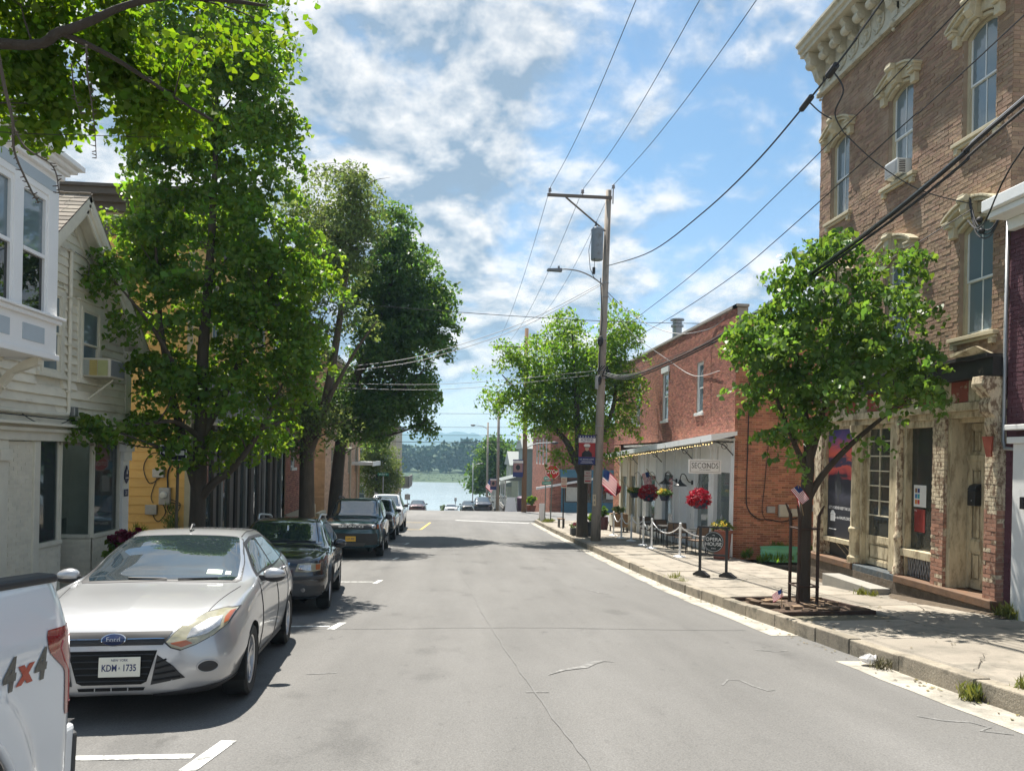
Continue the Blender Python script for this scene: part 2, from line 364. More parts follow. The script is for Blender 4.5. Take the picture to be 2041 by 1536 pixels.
def strip(name, pts, w, mat, parent=road, lift=.004, wv=None):
    mb = MB(); n = len(pts)
    for i, (x, y) in enumerate(pts):
        x0, y0 = pts[max(i-1, 0)]; x1, y1 = pts[min(i+1, n-1)]
        t = Vector((x1-x0, y1-y0)).normalized(); ww = wv[i] if wv else w
        for sgn in (1, -1):
            X, Y = x-t.y*ww/2*sgn, y+t.x*ww/2*sgn; mb.v.append((X, Y, RZ(X, Y)+lift))
    for i in range(n-1): mb.face((2*i, 2*i+1, 2*i+3, 2*i+2))
    return mb.build(name, mat, parent)
def line(a, b, s=.5):
    n = max(1, int(math.dist(a, b)/s)); return [(a[0]+(b[0]-a[0])*i/n, a[1]+(b[1]-a[1])*i/n) for i in range(n+1)]
# parking stall marks along the left kerb
for y in (5.30, 11.1, 17.3, 22.9, 28.6):
    strip('stall_line', line((-4.0, y), (-1.72, y)), .10, paint)
    strip('stall_end_mark', line((-1.66, y-.30), (-1.58, y+.34)), .115, paint, lift=.005)
for y in (37.2, 43.2): strip('stall_line', line((-3.9, y), (-1.5, y)), .10, ypaint)
strip('stall_end_mark', line((-1.45, 37.2), (-1.15, 43.2)), .11, ypaint, lift=.005)
strip('stop_bar', line((.3, 45.6), (4.6, 44.0)), .42, paint)
rr = random.Random(3)
seam = [(1.05, 2.2), (.98, 4.6), (.86, 6.4), (.72, 9), (.55, 12.5), (.45, 16), (.30, 19), (.16, 23), (.1, 30), (.1, 44)]
seam = [tuple(p[:2]) for p in crom(seam, 8)]; seam = [(x+rr.uniform(-.012, .012), y) for x, y in seam]
strip('road_seam', seam, .018, tar, lift=.003)
for y, x0, x1 in ((10.9, -4.0, 4.4), (24.5, -2, 4.5)):
    strip('road_seam', [(x, y+.06*math.sin(x*1.3)+rr.uniform(-.02, .02)) for x in frange(x0, x1, .25)], .022, tar, lift=.0035)
strip('chalk_mark', [(1.05, 7.8), (1.25, 8.05), (1.5, 8.2), (1.62, 8.42), (1.78, 8.55), (1.9, 8.5)], .07, chalk, wv=[.01, .06, .1, .12, .06, .02])
strip('chalk_mark', line((.74, 7.05), (.96, 7.05), .1), .02, chalk)
strip('chalk_mark', [(2.75, 7.35), (2.9, 7.6), (3.02, 7.55), (3.05, 7.3), (3.12, 7.1), (3.2, 7.15)], .025, chalk)
strip('chalk_mark', [(3.9, 9.3), (4.1, 9.2), (4.3, 9.25)], .03, chalk)
strip('chalk_mark', [(4.05, 6.2), (4.2, 6.05), (4.4, 6.0), (4.45, 5.85), (4.3, 5.75), (4.5, 5.65)], .035, chalk)
strip('chalk_mark', line((-1.45, 7.9), (-1.15, 7.95), .1), .03, chalk)
strip('chalk_mark', [(3.0, 16.2), (3.15, 15.6), (3.3, 15.4)], .05, chalk)
# concrete gutter apron along the right kerb, broken where the asphalt laps over it
gz_ = lambda x, y: RZ(x, y)+.004
def gutter_piece(y0, y1, w0, w1):
    mb = MB(); ys = frange(y0, y1, .5); n = len(ys)
    for i, y in enumerate(ys):
        w = w0+(w1-w0)*i/(n-1)+rr.uniform(-.02, .02)
        for x in (5.02, 5.02-w): mb.v.append((x, y, gz_(x, y)))
    for i in range(n-1): mb.face((2*i, 2*i+2, 2*i+3, 2*i+1))
    return mb.build('gutter_apron', gutter, road)
gutter_piece(-3, 8.6, .44, .44); gutter_piece(10.4, 17, .42, .36); gutter_piece(17.0, 44.2, .36, .30)
# kerb stones
def kerb(x0, side, y0, y1, label):
    k = tag(bpy.data.objects.new('kerb', None), kind='structure'); COL.objects.link(k); WL[k.name] = Vector((0, 0, 0))
    y = y0
    while y < y1:
        ln = RND.uniform(.85, 1.35); e = min(y+ln, y1); j = RND.uniform(-.012, .012)
        mb = MB(); z0, z1 = zr(y), zr(e-.012)
        xa, xb = (x0+j, x0+.17) if side > 0 else (x0-.17, x0-j)
        h = .165+RND.uniform(-.01, .008)
        P = []
        for yy, zz in ((y, z0), (e-.014, z1)):
            for x in (xa, xb):
                for q in (-.1, h): P.append((x, yy, zz+q))
        mb.add(P, [(0, 1, 3, 2), (4, 6, 7, 5), (0, 4, 5, 1), (2, 3, 7, 6), (1, 5, 7, 3)])
        mb.cr = RND.random(); o = mb.build('kerb_stone', kerbmat, k, bevel=.014, fix=True); y = e
    return k
kerb(5.0, 1, -6, 44.6, ''); kerb(-4.1, -1, -6, 45, '')
# sidewalks of jointed slabs over a bed
def sidewalk(name, xs, y0, y1, step, zf):
    o = tag(sheet(name, [xs[0], xs[-1]], frange(y0, y1, 1), lambda x, y: zf(x, y)-.035, earth), kind='structure')
    y = y0
    while y < y1-.01:
        e = min(y+step, y1)
        for i in range(len(xs)-1):
            g = .008; a, b = xs[i]+g, xs[i+1]-g; c, d = y+g, e-g; t = RND.uniform(-.006, .006)
            if name == 'right_sidewalk' and a < 6.7 and b > 5.3 and c < 13.35 and d > 11.45:
                if i == 0: continue
            mb = MB(); top = [(a, c), (b, c), (b, d), (a, d)]
            vs = [(p, q, zf(p, q)+t) for p, q in top]+[(p, q, zf(p, q)-.05) for p, q in top]
            mb.add(vs, [(0, 1, 2, 3), (0, 4, 5, 1), (1, 5, 6, 2), (2, 6, 7, 3), (3, 7, 4, 0)])
            mb.cr = RND.random(); mb.build('slab', concrete, o, bevel=.006)
        y = e
    return o
swz = lambda x, y: zr(y)+.14+.02*(x-5)
sidewalk('right_sidewalk', [5.17, 6.75, 8.35], -6, 17.05, 1.52, swz)
sidewalk('right_sidewalk', [5.17, 6.75, 8.5], 17.05, 44, 1.52, swz)
sidewalk('left_sidewalk', [-6.55, -4.27], -4, 45, 1.5, lambda x, y: zr(y)+.14)
# river, marsh, far woods, hills
def water_mat():
    m = M('river_water', (.30, .36, .38), .18, var=.1, scale=.02, bump=0); nt = m.node_tree; N, L = nt.nodes, nt.links
    tc = N.new('ShaderNodeTexCoord'); mp = N.new('ShaderNodeMapping'); mp.inputs[3].default_value = (.25, 1, 1); L.new(tc.outputs['Object'], mp.inputs[0])
    n = N.new('ShaderNodeTexNoise'); n.inputs['Scale'].default_value = .6; n.inputs['Detail'].default_value = 5; L.new(mp.outputs[0], n.inputs['Vector'])
    bp = N.new('ShaderNodeBump'); bp.inputs['Strength'].default_value = .5; bp.inputs['Distance'].default_value = .35
    L.new(n.outputs[0], bp.inputs['Height']); L.new(bp.outputs[0], N['Principled BSDF'].inputs['Normal']); return m
tag(sheet('river', [-3500, 0, 3500], [112, 200, 370], lambda x, y: -11.2, water_mat()), kind='structure')
marsh = M('marsh_ground', (.040, .068, .026), .95, var=.25, scale=.05)
tag(sheet('far_shore', [-3500, -500, 0, 500, 3500], [346, 352, 480, 1200, 3900], lambda x, y: {346: -11.4, 352: -10.9, 480: -10.2, 1200: -8, 3900: 0}[y], marsh), kind='structure')
# ================================================================== WALL TOOLS
def holed(mb, fr, a0, a1, b0, b1, holes, d=0., depth=.16, jambs=True):
    A = sorted({a0, a1, *[min(max(h[i], a0), a1) for h in holes for i in (0, 1)]}); B = sorted({b0, b1, *[min(max(h[i], b0), b1) for h in holes for i in (2, 3)]})
    fl = fr.hand() > 0
    def q(*p): mb.quad(p if fl else p[::-1])
    for i in range(len(A)-1):
        for j in range(len(B)-1):
            am, bm_ = (A[i]+A[i+1])/2, (B[j]+B[j+1])/2
            if any(h[0] < am < h[1] and h[2] < bm_ < h[3] for h in holes): continue
            q(fr(A[i], d, B[j]), fr(A[i], d, B[j+1]), fr(A[i+1], d, B[j+1]), fr(A[i+1], d, B[j]))
    if jambs:
        for h in holes:
            x0, x1, y0, y1 = h; e = d-depth
            q(fr(x0, d, y0), fr(x0, e, y0), fr(x0, e, y1), fr(x0, d, y1)); q(fr(x1, d, y1), fr(x1, e, y1), fr(x1, e, y0), fr(x1, d, y0))
            q(fr(x0, d, y1), fr(x0, e, y1), fr(x1, e, y1), fr(x1, d, y1)); q(fr(x1, d, y0), fr(x1, e, y0), fr(x0, e, y0), fr(x0, d, y0))
def bricks(root, fr, a0, a1, b0, b1, holes, mat, mortar, singles=0, wname='wall', ch=.0675, bl=.2135, prot=.007, key=None, jambs=True, depth=.16, rough=1.):
    w = MB(); holed(w, fr, a0, a1, b0, b1, holes, 0, depth, jambs); wall = w.build(wname, mortar, root)
    R = random.Random(int(a0*100+b0*10)); full, cut = [], []
    nb = int((b1-b0)/ch); g = .010
    for j in range(nb):
        z0 = b0+j*ch; z1 = z0+ch-g; zc = (z0+z1)/2; x = a0-(bl/2 if j % 2 else 0)
        hs = [h for h in holes if h[2] < z1 and h[3] > z0]
        while x < a1:
            s, e = max(x, a0), min(x+bl-g, a1); segs = [(s, e)]
            for h in hs:
                n2 = []
                for p, q in segs:
                    if h[1] <= p or h[0] >= q: n2.append((p, q))
                    else:
                        if h[0]-p > .015: n2.append((p, h[0]))
                        if q-h[1] > .015: n2.append((h[1], q))
                segs = n2
            for p, q in segs:
                if q-p < .015: continue
                (full if q-p > bl-g-.001 else cut).append((p, q, z0, z1, R.uniform(-.003, .003)*rough, R.random()))
            x += bl
    if singles:
        full.sort(key=key or (lambda t: (fr((t[0]+t[1])/2, 0, t[2])-Vector((0, 0, EYE))).length))
        one, full = full[:singles], full[singles:]
        t = MB(); L2, H2 = (bl-g)/2, (ch-g)/2; f0 = Fr((0, 0, 0), fr.u, fr.n); t.box(f0, -L2, L2, -.02, prot, -H2, H2, skip=('d0',))
        p = t.build('brick', mat, root, world=False)
        for i, (s, e, z0, z1, dj, rv) in enumerate(one):
            loc = fr((s+e)/2, dj, (z0+z1)/2)-wl(root)
            if i == 0: p.location = loc
            else: link_copy(p, 'brick', root, loc)
    mb = MB()
    for s, e, z0, z1, dj, rv in full+cut:
        mb.cr = rv; mb.box(fr, s, e, -.004, prot+dj, z0, z1, skip=('d0',))
    o = mb.build('brickwork', mat, root); o['kind'] = 'stuff'
    return wall
def sash_window(root, fr, a0, a1, b0, b1, d=-.09, fm=None, sm=None, gl=None, fw_=.055, mid=.5, cols=2, rise=0., rows=1, name='window'):
    fm = fm; sm = sm or fm; gl = gl or G_WIN
    mb = MB(); mb.box(fr, a0, a0+fw_, d-.05, d+.03, b0, b1); mb.box(fr, a1-fw_, a1, d-.05, d+.03, b0, b1)
    mb.box(fr, a0+fw_, a1-fw_, d-.05, d+.03, b0, b0+fw_)
    if rise:
        c = (a0+a1)/2; h = (a1-a0)/2-fw_; R0 = (h*h+rise*rise)/(2*rise); n = 10
        pts = [(a1-fw_, b1), (a0+fw_, b1)]+[(c-h+2*h*i/n, b1-rise-fw_+math.sqrt(max(0, R0*R0-(h-2*h*i/n)**2))-(R0-rise)) for i in range(n+1)]
        mb.prism([fr(x, d-.05, y) for x, y in pts], fr.n*.08)
    else: mb.box(fr, a0+fw_, a1-fw_, d-.05, d+.03, b1-fw_, b1)
    w = mb.build(name, fm, root, fix=True)
    x0, x1, y0, y1 = a0+fw_, a1-fw_, b0+fw_, b1-(0 if rise else fw_); ym = y0+(y1-y0)*mid; s = .032
    for k, (p, q, dd) in enumerate(((y0, ym+.012, d-.03), (ym-.012, y1, d-.005))):
        t = MB(); t.box(fr, x0, x0+s, dd-.02, dd+.012, p, q); t.box(fr, x1-s, x1, dd-.02, dd+.012, p, q); t.box(fr, x0+s, x1-s, dd-.02, dd+.012, p, p+s)
        if not (rise and k): t.box(fr, x0+s, x1-s, dd-.02, dd+.012, q-s, q)
        for i in range(1, cols): xm = x0+(x1-x0)*i/cols; t.box(fr, xm-.010, xm+.010, dd-.016, dd+.008, p+s, q-s)
        for i in range(1, rows): zm = p+(q-p)*i/rows; t.box(fr, x0+s, x1-s, dd-.014, dd+.007, zm-.009, zm+.009)
        t.build('sash', sm, w)
        for i in range(cols):
            u0, u1 = x0+(x1-x0)*i/cols, x0+(x1-x0)*(i+1)/cols
            MB().box(fr, u0+.004, u1-.004, dd-.008, dd-.002, p+.01, q-.01).build('pane', gl, w)
    return w
def arc_band(mb, fr, c, bs, h, rise, t0, t1, d0, d1, n=14):
    R0 = (h*h+rise*rise)/(2*rise); th = math.asin(min(1, h/R0)); cy = bs-(R0-rise); ring = []
    for i in range(n+1):
        a = -th+2*th*i/n; ring.append([(c+(R0+t)*math.sin(a), cy+(R0+t)*math.cos(a)) for t in (t0, t1)])
    for i in range(n):
        p = [ring[i][0], ring[i][1], ring[i+1][1], ring[i+1][0]]
        mb.prism([fr(x, d0, y) for x, y in p], fr.n*(d1-d0))
def hood(root, fr, c, bs, h, mat):
    mb = MB(); arc_band(mb, fr, c, bs, h, .17, .0, .17, -.02, .07); arc_band(mb, fr, c, bs, h, .17, .172, .23, -.02, .15); arc_band(mb, fr, c, bs, h, .17, .232, .275, -.02, .19)
    arc_band(mb, fr, c, bs, h-.05, .155, -.055, -.002, -.06, .03)
    for s in (-1, 1):
        x = c+s*h; mb.box(fr, x-.07, x+.07, -.02, .10, bs-.10, bs+.07); mb.box(fr, x-.08*(1-.2*s)+s*.02, x+.08+s*.02, -.02, .17, bs+.072, bs+.135); mb.box(fr, x-.085+s*.03, x+.085+s*.03, -.02, .20, bs+.137, bs+.175)
    w = mb.build('window_hood', mat, root, fix=True, bevel=.008)
    k = MB(); P = [(-.085, .10), (.085, .10), (.125, .46), (-.125, .46)]; k.prism([fr(c+x, 0, bs+y) for x, y in P], fr.n*.17)
    pr = [(.02, .12), (.19, .14), (.26, .22), (.24, .33), (.29, .40), (.29, .475), (.02, .475)]
    k.prism([fr(c-.075, d, bs+b) for d, b in pr], fr.u*.15); k.tube([fr(c-.10, .25, bs+.40), fr(c+.10, .25, bs+.40)], .055, 10)
    for sx in (-1, 1): k.sphere(fr(c+sx*.03, .07, bs+.06), .04, 5)
    k.build('keystone', mat, w, fix=True, bevel=.008)
    return w
def sill(root, fr, a0, a1, b, mat, deep=.10):
    mb = MB(); mb.box(fr, a0, a1, -.10, deep, b-.065, b); mb.box(fr, a0+.03, a1-.03, -.02, deep-.035, b-.115, b-.067)
    for x in (a0+.10, a1-.10): mb.box(fr, x-.045, x+.045, -.02, deep-.02, b-.20, b-.117)
    return mb.build('window_sill', mat, root, bevel=.008)
cream = M('cream_stone_paint', (.50, .44, .30), .75, var=.10, scale=5, dirt=(.36, .32, .22), dscale=3, dth=(.52, .74), bump=.1)
cream2 = M('cornice_paint', (.50, .465, .36), .7, var=.08, scale=5, dirt=(.33, .30, .22), dscale=4, dth=(.48, .70))
peel = M('peeling_cream_paint', (.56, .48, .32), .85, var=.22, scale=9, dirt=(.27, .21, .13), dscale=7, dth=(.45, .64), bump=.35, bscale=30, stretch=(1, 1, .3))
peel2 = M('heavily_peeled_paint', (.60, .51, .36), .88, var=.25, scale=14, dirt=(.20, .135, .085), dscale=13, dth=(.46, .58), bump=.5, bscale=30, stretch=(1, 1, .5))
rustst = M('rusty_steel', (.145, .085, .05), .75, var=.3, scale=5, dirt=(.20, .09, .035), dscale=3, dth=(.5, .7), bump=.2)
brk1 = M('old_brown_brick', (.285, .185, .120), .9, var=.20, scale=2.2, piece=.24, hue=.012, bump=.35, bscale=50, dirt=(.37, .275, .19), dscale=.9, dth=(.47, .70))
mor1 = M('old_mortar', (.35, .27, .20), .95, var=.2, scale=5, bump=.3, bscale=60, dirt=(.36, .31, .26), dscale=.8, dth=(.54, .7))
brk2 = M('red_brick', (.31, .12, .078), .88, var=.18, scale=2, piece=.34, hue=.007, bump=.3, bscale=50, dirt=(.40, .24, .18), dscale=.9, dth=(.56, .8))
mor2 = M('pink_mortar', (.46, .34, .27), .95, var=.15, scale=5)
brk3 = M('orange_side_brick', (.40, .17, .095), .88, var=.18, scale=2, piece=.36, hue=.008, bump=.3, bscale=50, dirt=(.30, .11, .06), dscale=1.2, dth=(.5, .75))
mor3 = M('side_mortar', (.50, .36, .25), .95, var=.15, scale=5)
purp = M('purple_painted_brick', (.115, .045, .06), .8, var=.15, scale=2, piece=.14, bump=.3, bscale=40)
white = M('white_paint', (.80, .80, .78), .5, var=.05, scale=3, dirt=(.5, .5, .48), dscale=2, dth=(.58, .8))
white2 = M('trim_white', (.70, .72, .70), .5, var=.06, scale=3, dirt=(.42, .42, .38), dscale=3, dth=(.58, .75))
black = M('black_metal', (.018, .018, .02), .45, var=.1, spec=.5)
inside = M('dark_interior', (.075, .068, .058), .9, var=.4, scale=1.5)
steelg = M('galvanised_steel', (.34, .35, .36), .45, metal=.6, var=.1, scale=10)
roofing = M('flat_roofing', (.10, .10, .10), .9)
# ================================================================== BROWN BRICK BUILDING
XF = 8.5
FR = Fr((XF, 0, 0), (0, 1, 0), (-1, 0, 0))
BB = thing('brick_building', 'tall old brown brick building with cream arched window hoods and peeling wooden shopfront', 'building', (XF, 14, -1.0))
WY = (16.15, 13.88, 11.70)
holes = [(y-.40, y+.40, 7.12, 8.98) for y in WY]+[(y-.40, y+.40, 3.80, 5.72) for y in WY]
bricks(BB, FR, 10.95, 17.05, 3.36, 10.2, holes, brk1, mor1, singles=300, key=lambda t: -t[2]*.0+abs(t[0]-11.2)*1.0+abs(t[2]-5.5)*.55, rough=1.6)
FRs = Fr((XF, 10.95, 0), (1, 0, 0), (0, -1, 0))
bricks(BB, FRs, 0.0, 3.0, 5.2, 10.2, [], brk1, mor1, wname='side_wall')
mb = MB(); mb.box(None, XF+3.0, 20, 10.95, 11.2, -1, 10.2); mb.box(None, XF+.3, 20, 16.7, 17.05, -1.3, 10.2); mb.box(None, 19.8, 20.1, 11.2, 16.7, -1.3, 10.2)
mb.build('back_wall', mor1, BB)
MB().box(None, XF+.02, 20, 10.97, 17.03, 10.1, 10.9).build('roof', roofing, BB)
for i, y in enumerate(WY):
    for (z0, z1) in ((7.12, 8.98), (3.80, 5.72)):
        sash_window(BB, FR, y-.40, y+.40, z0, z1, d=-.11, fm=cream, sm=white2, rise=.13, mid=.47, cols=2)
        hood(BB, FR, y, z1-.11, .50, cream); sill(BB, FR, y-.56, y+.56, z0, cream)
# cornice
mb = MB(); mb.box(FR, 10.95, 17.06, .0, .05, 10.2, 11.15); mb.box(FR, 10.95, 17.09, .052, .13, 10.20, 10.27); mb.box(FR, 10.95, 17.08, .052, .10, 10.272, 10.33)
mb.box(FR, 10.95, 17.10, .0, .12, 11.02, 11.15)
CR = mb.build('cornice', cream2, BB, bevel=.01)
mb = MB(); mb.prism([FR(10.90, d, b) for d, b in ((-.1, 11.15), (.50, 11.15), (.50, 11.24), (.56, 11.26), (.56, 11.36), (.62, 11.40), (.62, 11.46), (-.1, 11.60))], (0, 6.27, 0))
mb.build('corona', cream2, CR, fix=True)
def bracket(y, w, h, proj, z1):
    mb = MB(); pr = [(.05, z1), (proj, z1), (proj, z1-.09)]
    pr += [(proj-.02+.06*math.sin(t)*.6-.17*(t/PI), z1-.09-h*.45*(t/PI)) for t in [PI*i/7 for i in range(1, 8)]]
    pr += [(.16+.05*math.cos(t)*.8, z1-.62*h-.18-.14*h*(t/PI)) for t in [PI*i/5 for i in range(6)]]+[(.05, z1-h-.1)]
    mb.prism([FR(y-w/2, d, b) for d, b in pr], FR.u*w)
    mb.tube([FR(y-w/2-.02, proj-.13, z1-.24), FR(y+w/2+.02, proj-.13, z1-.24)], .10, 12); mb.tube([FR(y-w/2-.03, proj-.13, z1-.24), FR(y+w/2+.03, proj-.13, z1-.24)], .04, 8)
    return mb.build('bracket', cream2, CR, fix=True, bevel=.006)
for i in range(13):
    y = 16.93-.485*i; big = i % 6 == 0
    bracket(y, .20 if big else .15, .62 if big else .34, .46 if big else .40, 11.148)
    if big:
        t = MB(); t.box(FR, y-.10, y+.10, .05, .10, 10.34, 10.6); t.sphere(FR(y, .12, 10.22), .07, 6); t.sphere(FR(y, .10, 10.10), .035, 5); t.build('pendant', cream2, CR)
    else:
        t = MB(); t.disc(FR(y+.05, .062, 10.60), .13, FR.n, 16, .17); t.tube([FR(y+.05+.13*math.cos(a), .06, 10.60+.17*math.sin(a)) for a in [2*PI*k/16 for k in range(17)]], .022, 5)
        t.tube([FR(y+.30-.26*k/8, .06, 10.52-.13*math.sin(k/8*PI)) for k in range(9)], .028, 5); t.sphere(FR(y+.05, .07, 10.60), .05, 5); t.build('frieze_ornament', cream2, CR)
# shopfront
FL = -.42
mb = MB(); mb.box(FR, 10.97, 17.0, -.35, .22, 3.06, 3.34); mb.box(FR, 10.97, 17.03, -.3, .32, 3.342, 3.40)
mb.build('shop_cornice', M('black_fascia', (.03, .027, .025), .6, var=.3, dirt=(.2, .17, .12), dscale=3, dth=(.6, .7)), BB)
MB().prism([FR(10.98+i, .20+.02*math.sin(i*3), 3.401+.06*(i % 2)) for i in (0,)]+[FR(11.7, .34, 3.41), FR(11.75, .34, 3.47), FR(11.1, .36, 3.52)], FR.n*.06).build('torn_flashing', peel, BB, fix=True)
red_old = M('faded_red_panel', (.26, .06, .035), .8, var=.25, scale=5, dirt=(.45, .36, .24), dscale=6, dth=(.56, .64))
for k in range(13):
    a = 11.25+k*.43
    MB().box(FR, a, a+.42, -.20, .10, 2.70, 3.05).build('frieze_panel', red_old if k % 2 else peel, BB)
mb = MB(); mb.box(FR, 11.0, 17.0, -.22, .13, 2.56, 2.695); mb.box(FR, 11.25, 16.55, -.24, .06, 2.45, 2.558); mb.build('lintel', peel, BB, bevel=.008)
# plinth and step
prof = lambda y: zr(y)+.20
mb = MB(); mb.box(FR, 10.95, 13.52, -.9, .20, FL-.13, FL); mb.build('steel_plinth', rustst, BB, bevel=.012); MB().box(FR, 15.05, 17.05, -.9, .20, FL-.13, FL).build('steel_plinth', rustst, BB, bevel=.012)
mb = MB(); mb.box(FR, 13.522, 15.048, -.9, .16, FL-.16, FL-.005); mb.build('door_sill', M('tarred_stone', (.06, .075, .085), .55, var=.4, scale=9, bump=.6, bscale=12, dirt=(.13, .12, .10), dscale=6), BB, bevel=.02)
mb = MB(); mb.box(FR, 10.96, 17.04, -.6, .17, -1.45, FL-.131); mb.build('foundation', M('dark_rubble', (.115, .09, .065), .95, var=.35, scale=6, bump=.8, bscale=14), BB)
MB().box(Fr((XF, 0, 0), (0, 1, 0), (-1, 0, 0)), 13.62, 15.5, .18, .56, -1.1, -.70).build('stone_step', M('bluestone', (.30, .285, .25), .8, var=.15, scale=4, bump=.3, bscale=30), BB, bevel=.012)
# floor inside and dark room
mb = MB(); mb.box(FR, 11.0, 17.0, -4, -.9, FL-.1, FL); mb.box(FR, 11.0, 17.0, -2.1, -2, FL, 3.1); mb.box(FR, 11.0, 17, -4, -.3, 3.0, 3.06); mb.box(FR, 10.97, 11.02, -4, -.45, FL, 3.05); mb.box(FR, 16.9, 16.99, -4, -.3, FL, 3.05)
mb.build('interior_shell', M('old_shop_interior', (.34, .31, .25), .9, var=.3, scale=1.5), BB)
mb = MB(); mb.box(FR, 12.6, 12.95, -.75, -.7, FL, 2.3); mb.box(FR, 13.0, 13.06, -.45, -.38, .1, 2.4); mb.box(FR, 13.1, 13.5, -.9, -.85, 1.6, 2.4); mb.box(FR, 13.35, 13.42, -.45, -.38, .1, 2.4); mb.box(FR, 14.1, 14.8, -.8, -.78, .9, 1.9); mb.build('inner_partition', M('inner_cream', (.75, .70, .60), .8), BB)
mb = MB()
for k in range(9): mb.box(FR, 12.7+.09*k, 12.7+.09*k+.07, -.7-.04*(k % 3), -.6, FL+.4, FL+.55+.12*((k*7) % 4))
mb.build('window_clutter', M('clutter', (.09, .085, .075), .7, piece=.6, var=.4, scale=20), BB)
# piers: painted brick above, bare below
sl_m = M('base_soil', (.10, .075, .05), .95, var=.4, scale=9, bump=.8, bscale=25)
sm_ = MB(); q_ = random.Random(12); ys_ = frange(10.5, 17.0, .12)
for i, y in enumerate(ys_):
    w_ = (.22+.10*math.sin(y*2.1)+q_.uniform(-.05, .05))*(.5 if 13.4 < y < 15.6 else 1)*(1 if y < 13.5 else .6)
    for x, h in ((XF-.15, .035), (XF-.18-w_*.5, .025), (XF-.18-w_, .002)): sm_.v.append((x, y, gz(x, y)+h))
for i in range(len(ys_)-1):
    for k in (0, 1): a_ = i*3+k; sm_.face((a_, a_+1, a_+4, a_+3))
tag(sm_.build('soil_strip', sl_m, None, smooth=True), kind='structure')
pierb = M('pier_brick', (.32, .165, .11), .9, var=.2, scale=9, piece=.28, dirt=(.42, .33, .24), dscale=9, dth=(.54, .66))
def pier(a0, a1, dd):
    w = MB(); w.box(FR, a0, a1, -.45, dd-.008, FL, 2.45); p = w.build('brick_pier', mor2, BB)
    for side in (0, 1):
        nb = 20; prev = MB()
        f2 = FR if side == 0 else Fr(FR(a0, dd-.008, 0), (1, 0, 0), (0, -1, 0))
        L = a1-a0 if side == 0 else .43
        for j in range(43):
            z0 = FL+j*.0667; paint_ = z0 > .95-.25*((j*37) % 5)/5+(.3 if j % 2 else 0)*.3
            x = 0-(.106 if j % 2 else 0)
            while x < L:
                s, e = max(0, x), min(L, x+.203)
                if e-s > .02:
                    m = MB()
                    if side == 0: m.box(FR, a0+s, a0+e, dd-.012, dd+RND.uniform(-.002, .004), z0, z0+.058)
                    else: m.box(f2, s, e, -.004, .006+RND.uniform(-.002, .003), z0, z0+.058)
                    m.build('brick', peel2 if paint_ or RND.random() < .14 else pierb, p)
                x += .2135
pier(10.99, 11.26, .10); pier(12.25, 12.57, .10)
# far pier and iron columns
mb = MB(); mb.box(FR, 16.55, 16.88, -.40, .10, FL, 2.45); mb.build('wooden_pier', peel2, BB, bevel=.01)
for a, r in ((13.60, .075), (15.14, .105)):
    mb = MB(); c = FR(a, .04, 0); mb.lathe([(r*1.5, FL), (r*1.5, FL+.12), (r*1.15, FL+.16), (r*1.1, FL+.62), (r*1.35, FL+.66), (r*1.35, FL+.72), (r, FL+.76), (r*.9, 2.2), (r*1.2, 2.24), (r*1.4, 2.36), (r*1.4, 2.45)], c, 16)
    mb.build('iron_column', peel2 if a < 14 else peel, BB, smooth=False, autos=40)
    MB().box(FR, a-r*1.7, a+r*1.7, -.02, .14, FL-.003, FL+.02).build('column_base', rustst, BB)
# end scroll corbel over the near pier
mb = MB(); pr = [(.0, 3.05), (.36, 3.05), (.38, 2.93), (.30, 2.80), (.22, 2.72), (.26, 2.62), (.24, 2.5), (.14, 2.42), (.16, 2.3), (.12, 2.16), (0, 2.02)]
mb.prism([FR(10.99, d, b) for d, b in pr], FR.u*.24); mb.tube([FR(10.97, .27, 2.92), FR(11.25, .27, 2.92)], .10, 12); mb.build('scroll_corbel', peel2, BB, fix=True, bevel=.01)
MB().prism([FR(11.0, .16, 2.12), FR(11.22, .16, 2.12), FR(11.16, .13, 1.8), FR(11.06, .13, 1.8)], FR.n*.03).build('red_drop', red_old, BB, fix=True)
# double door recessed in the near bay
def panel_door(a0, a1, b0, b1, d, rows, mat=peel, name='door', glz=None, parent=BB):
    t = MB(); st = .085; t.box(FR, a0, a0+st, d-.05, d, b0, b1); t.box(FR, a1-st, a1, d-.05, d, b0, b1); e = b0
    for (p, q) in rows: t.box(FR, a0+st, a1-st, d-.05, d, e, p); e = q
    t.box(FR, a0+st, a1-st, d-.05, d, e, b1); w = t.build(name, mat, parent, bevel=.006)
    for i, (p, q) in enumerate(rows):
        if glz and i in glz: continue
        m = MB(); m.box(FR, a0+st, a1-st, d-.06, d-.045, p, q); m.box(FR, a0+st+.06, a1-st-.06, d-.045, d-.012, p+.06, q-.06)
        for k in (0, 1): m.box(FR, a0+st+k*.018, a1-st-k*.018, d-.03, d-.006-.008*k, p+k*.018, p+.018+k*.018); m.box(FR, a0+st+k*.018, a1-st-k*.018, d-.03, d-.006-.008*k, q-.018-k*.018, q-k*.018)
        for x in (a0+st, a1-st-.018): m.box(FR, x, x+.018, d-.03, d-.006, p+.018, q-.018)
        m.build('door_panel', mat, w, bevel=.004)
    return w
mb = MB(); mb.box(FR, 12.16, 12.25, -.44, .04, FL, 2.45); mb.box(FR, 11.26, 11.30, -.44, .02, FL, 2.45); mb.box(FR, 11.30, 12.16, -.44, -.24, 1.74, 1.84); mb.box(FR, 11.26, 12.25, -.44, -.1, 2.38, 2.45); mb.build('door_frame', peel, BB, bevel=.008)
panel_door(11.735, 12.155, FL+.02, 2.37, -.26, [(-.28, .22), (.40, 1.62), (1.86, 2.28)], name='door')
panel_door(11.305, 11.725, FL+.02, 1.735, -.26, [(-.28, .22), (.40, 1.58)], name='door')
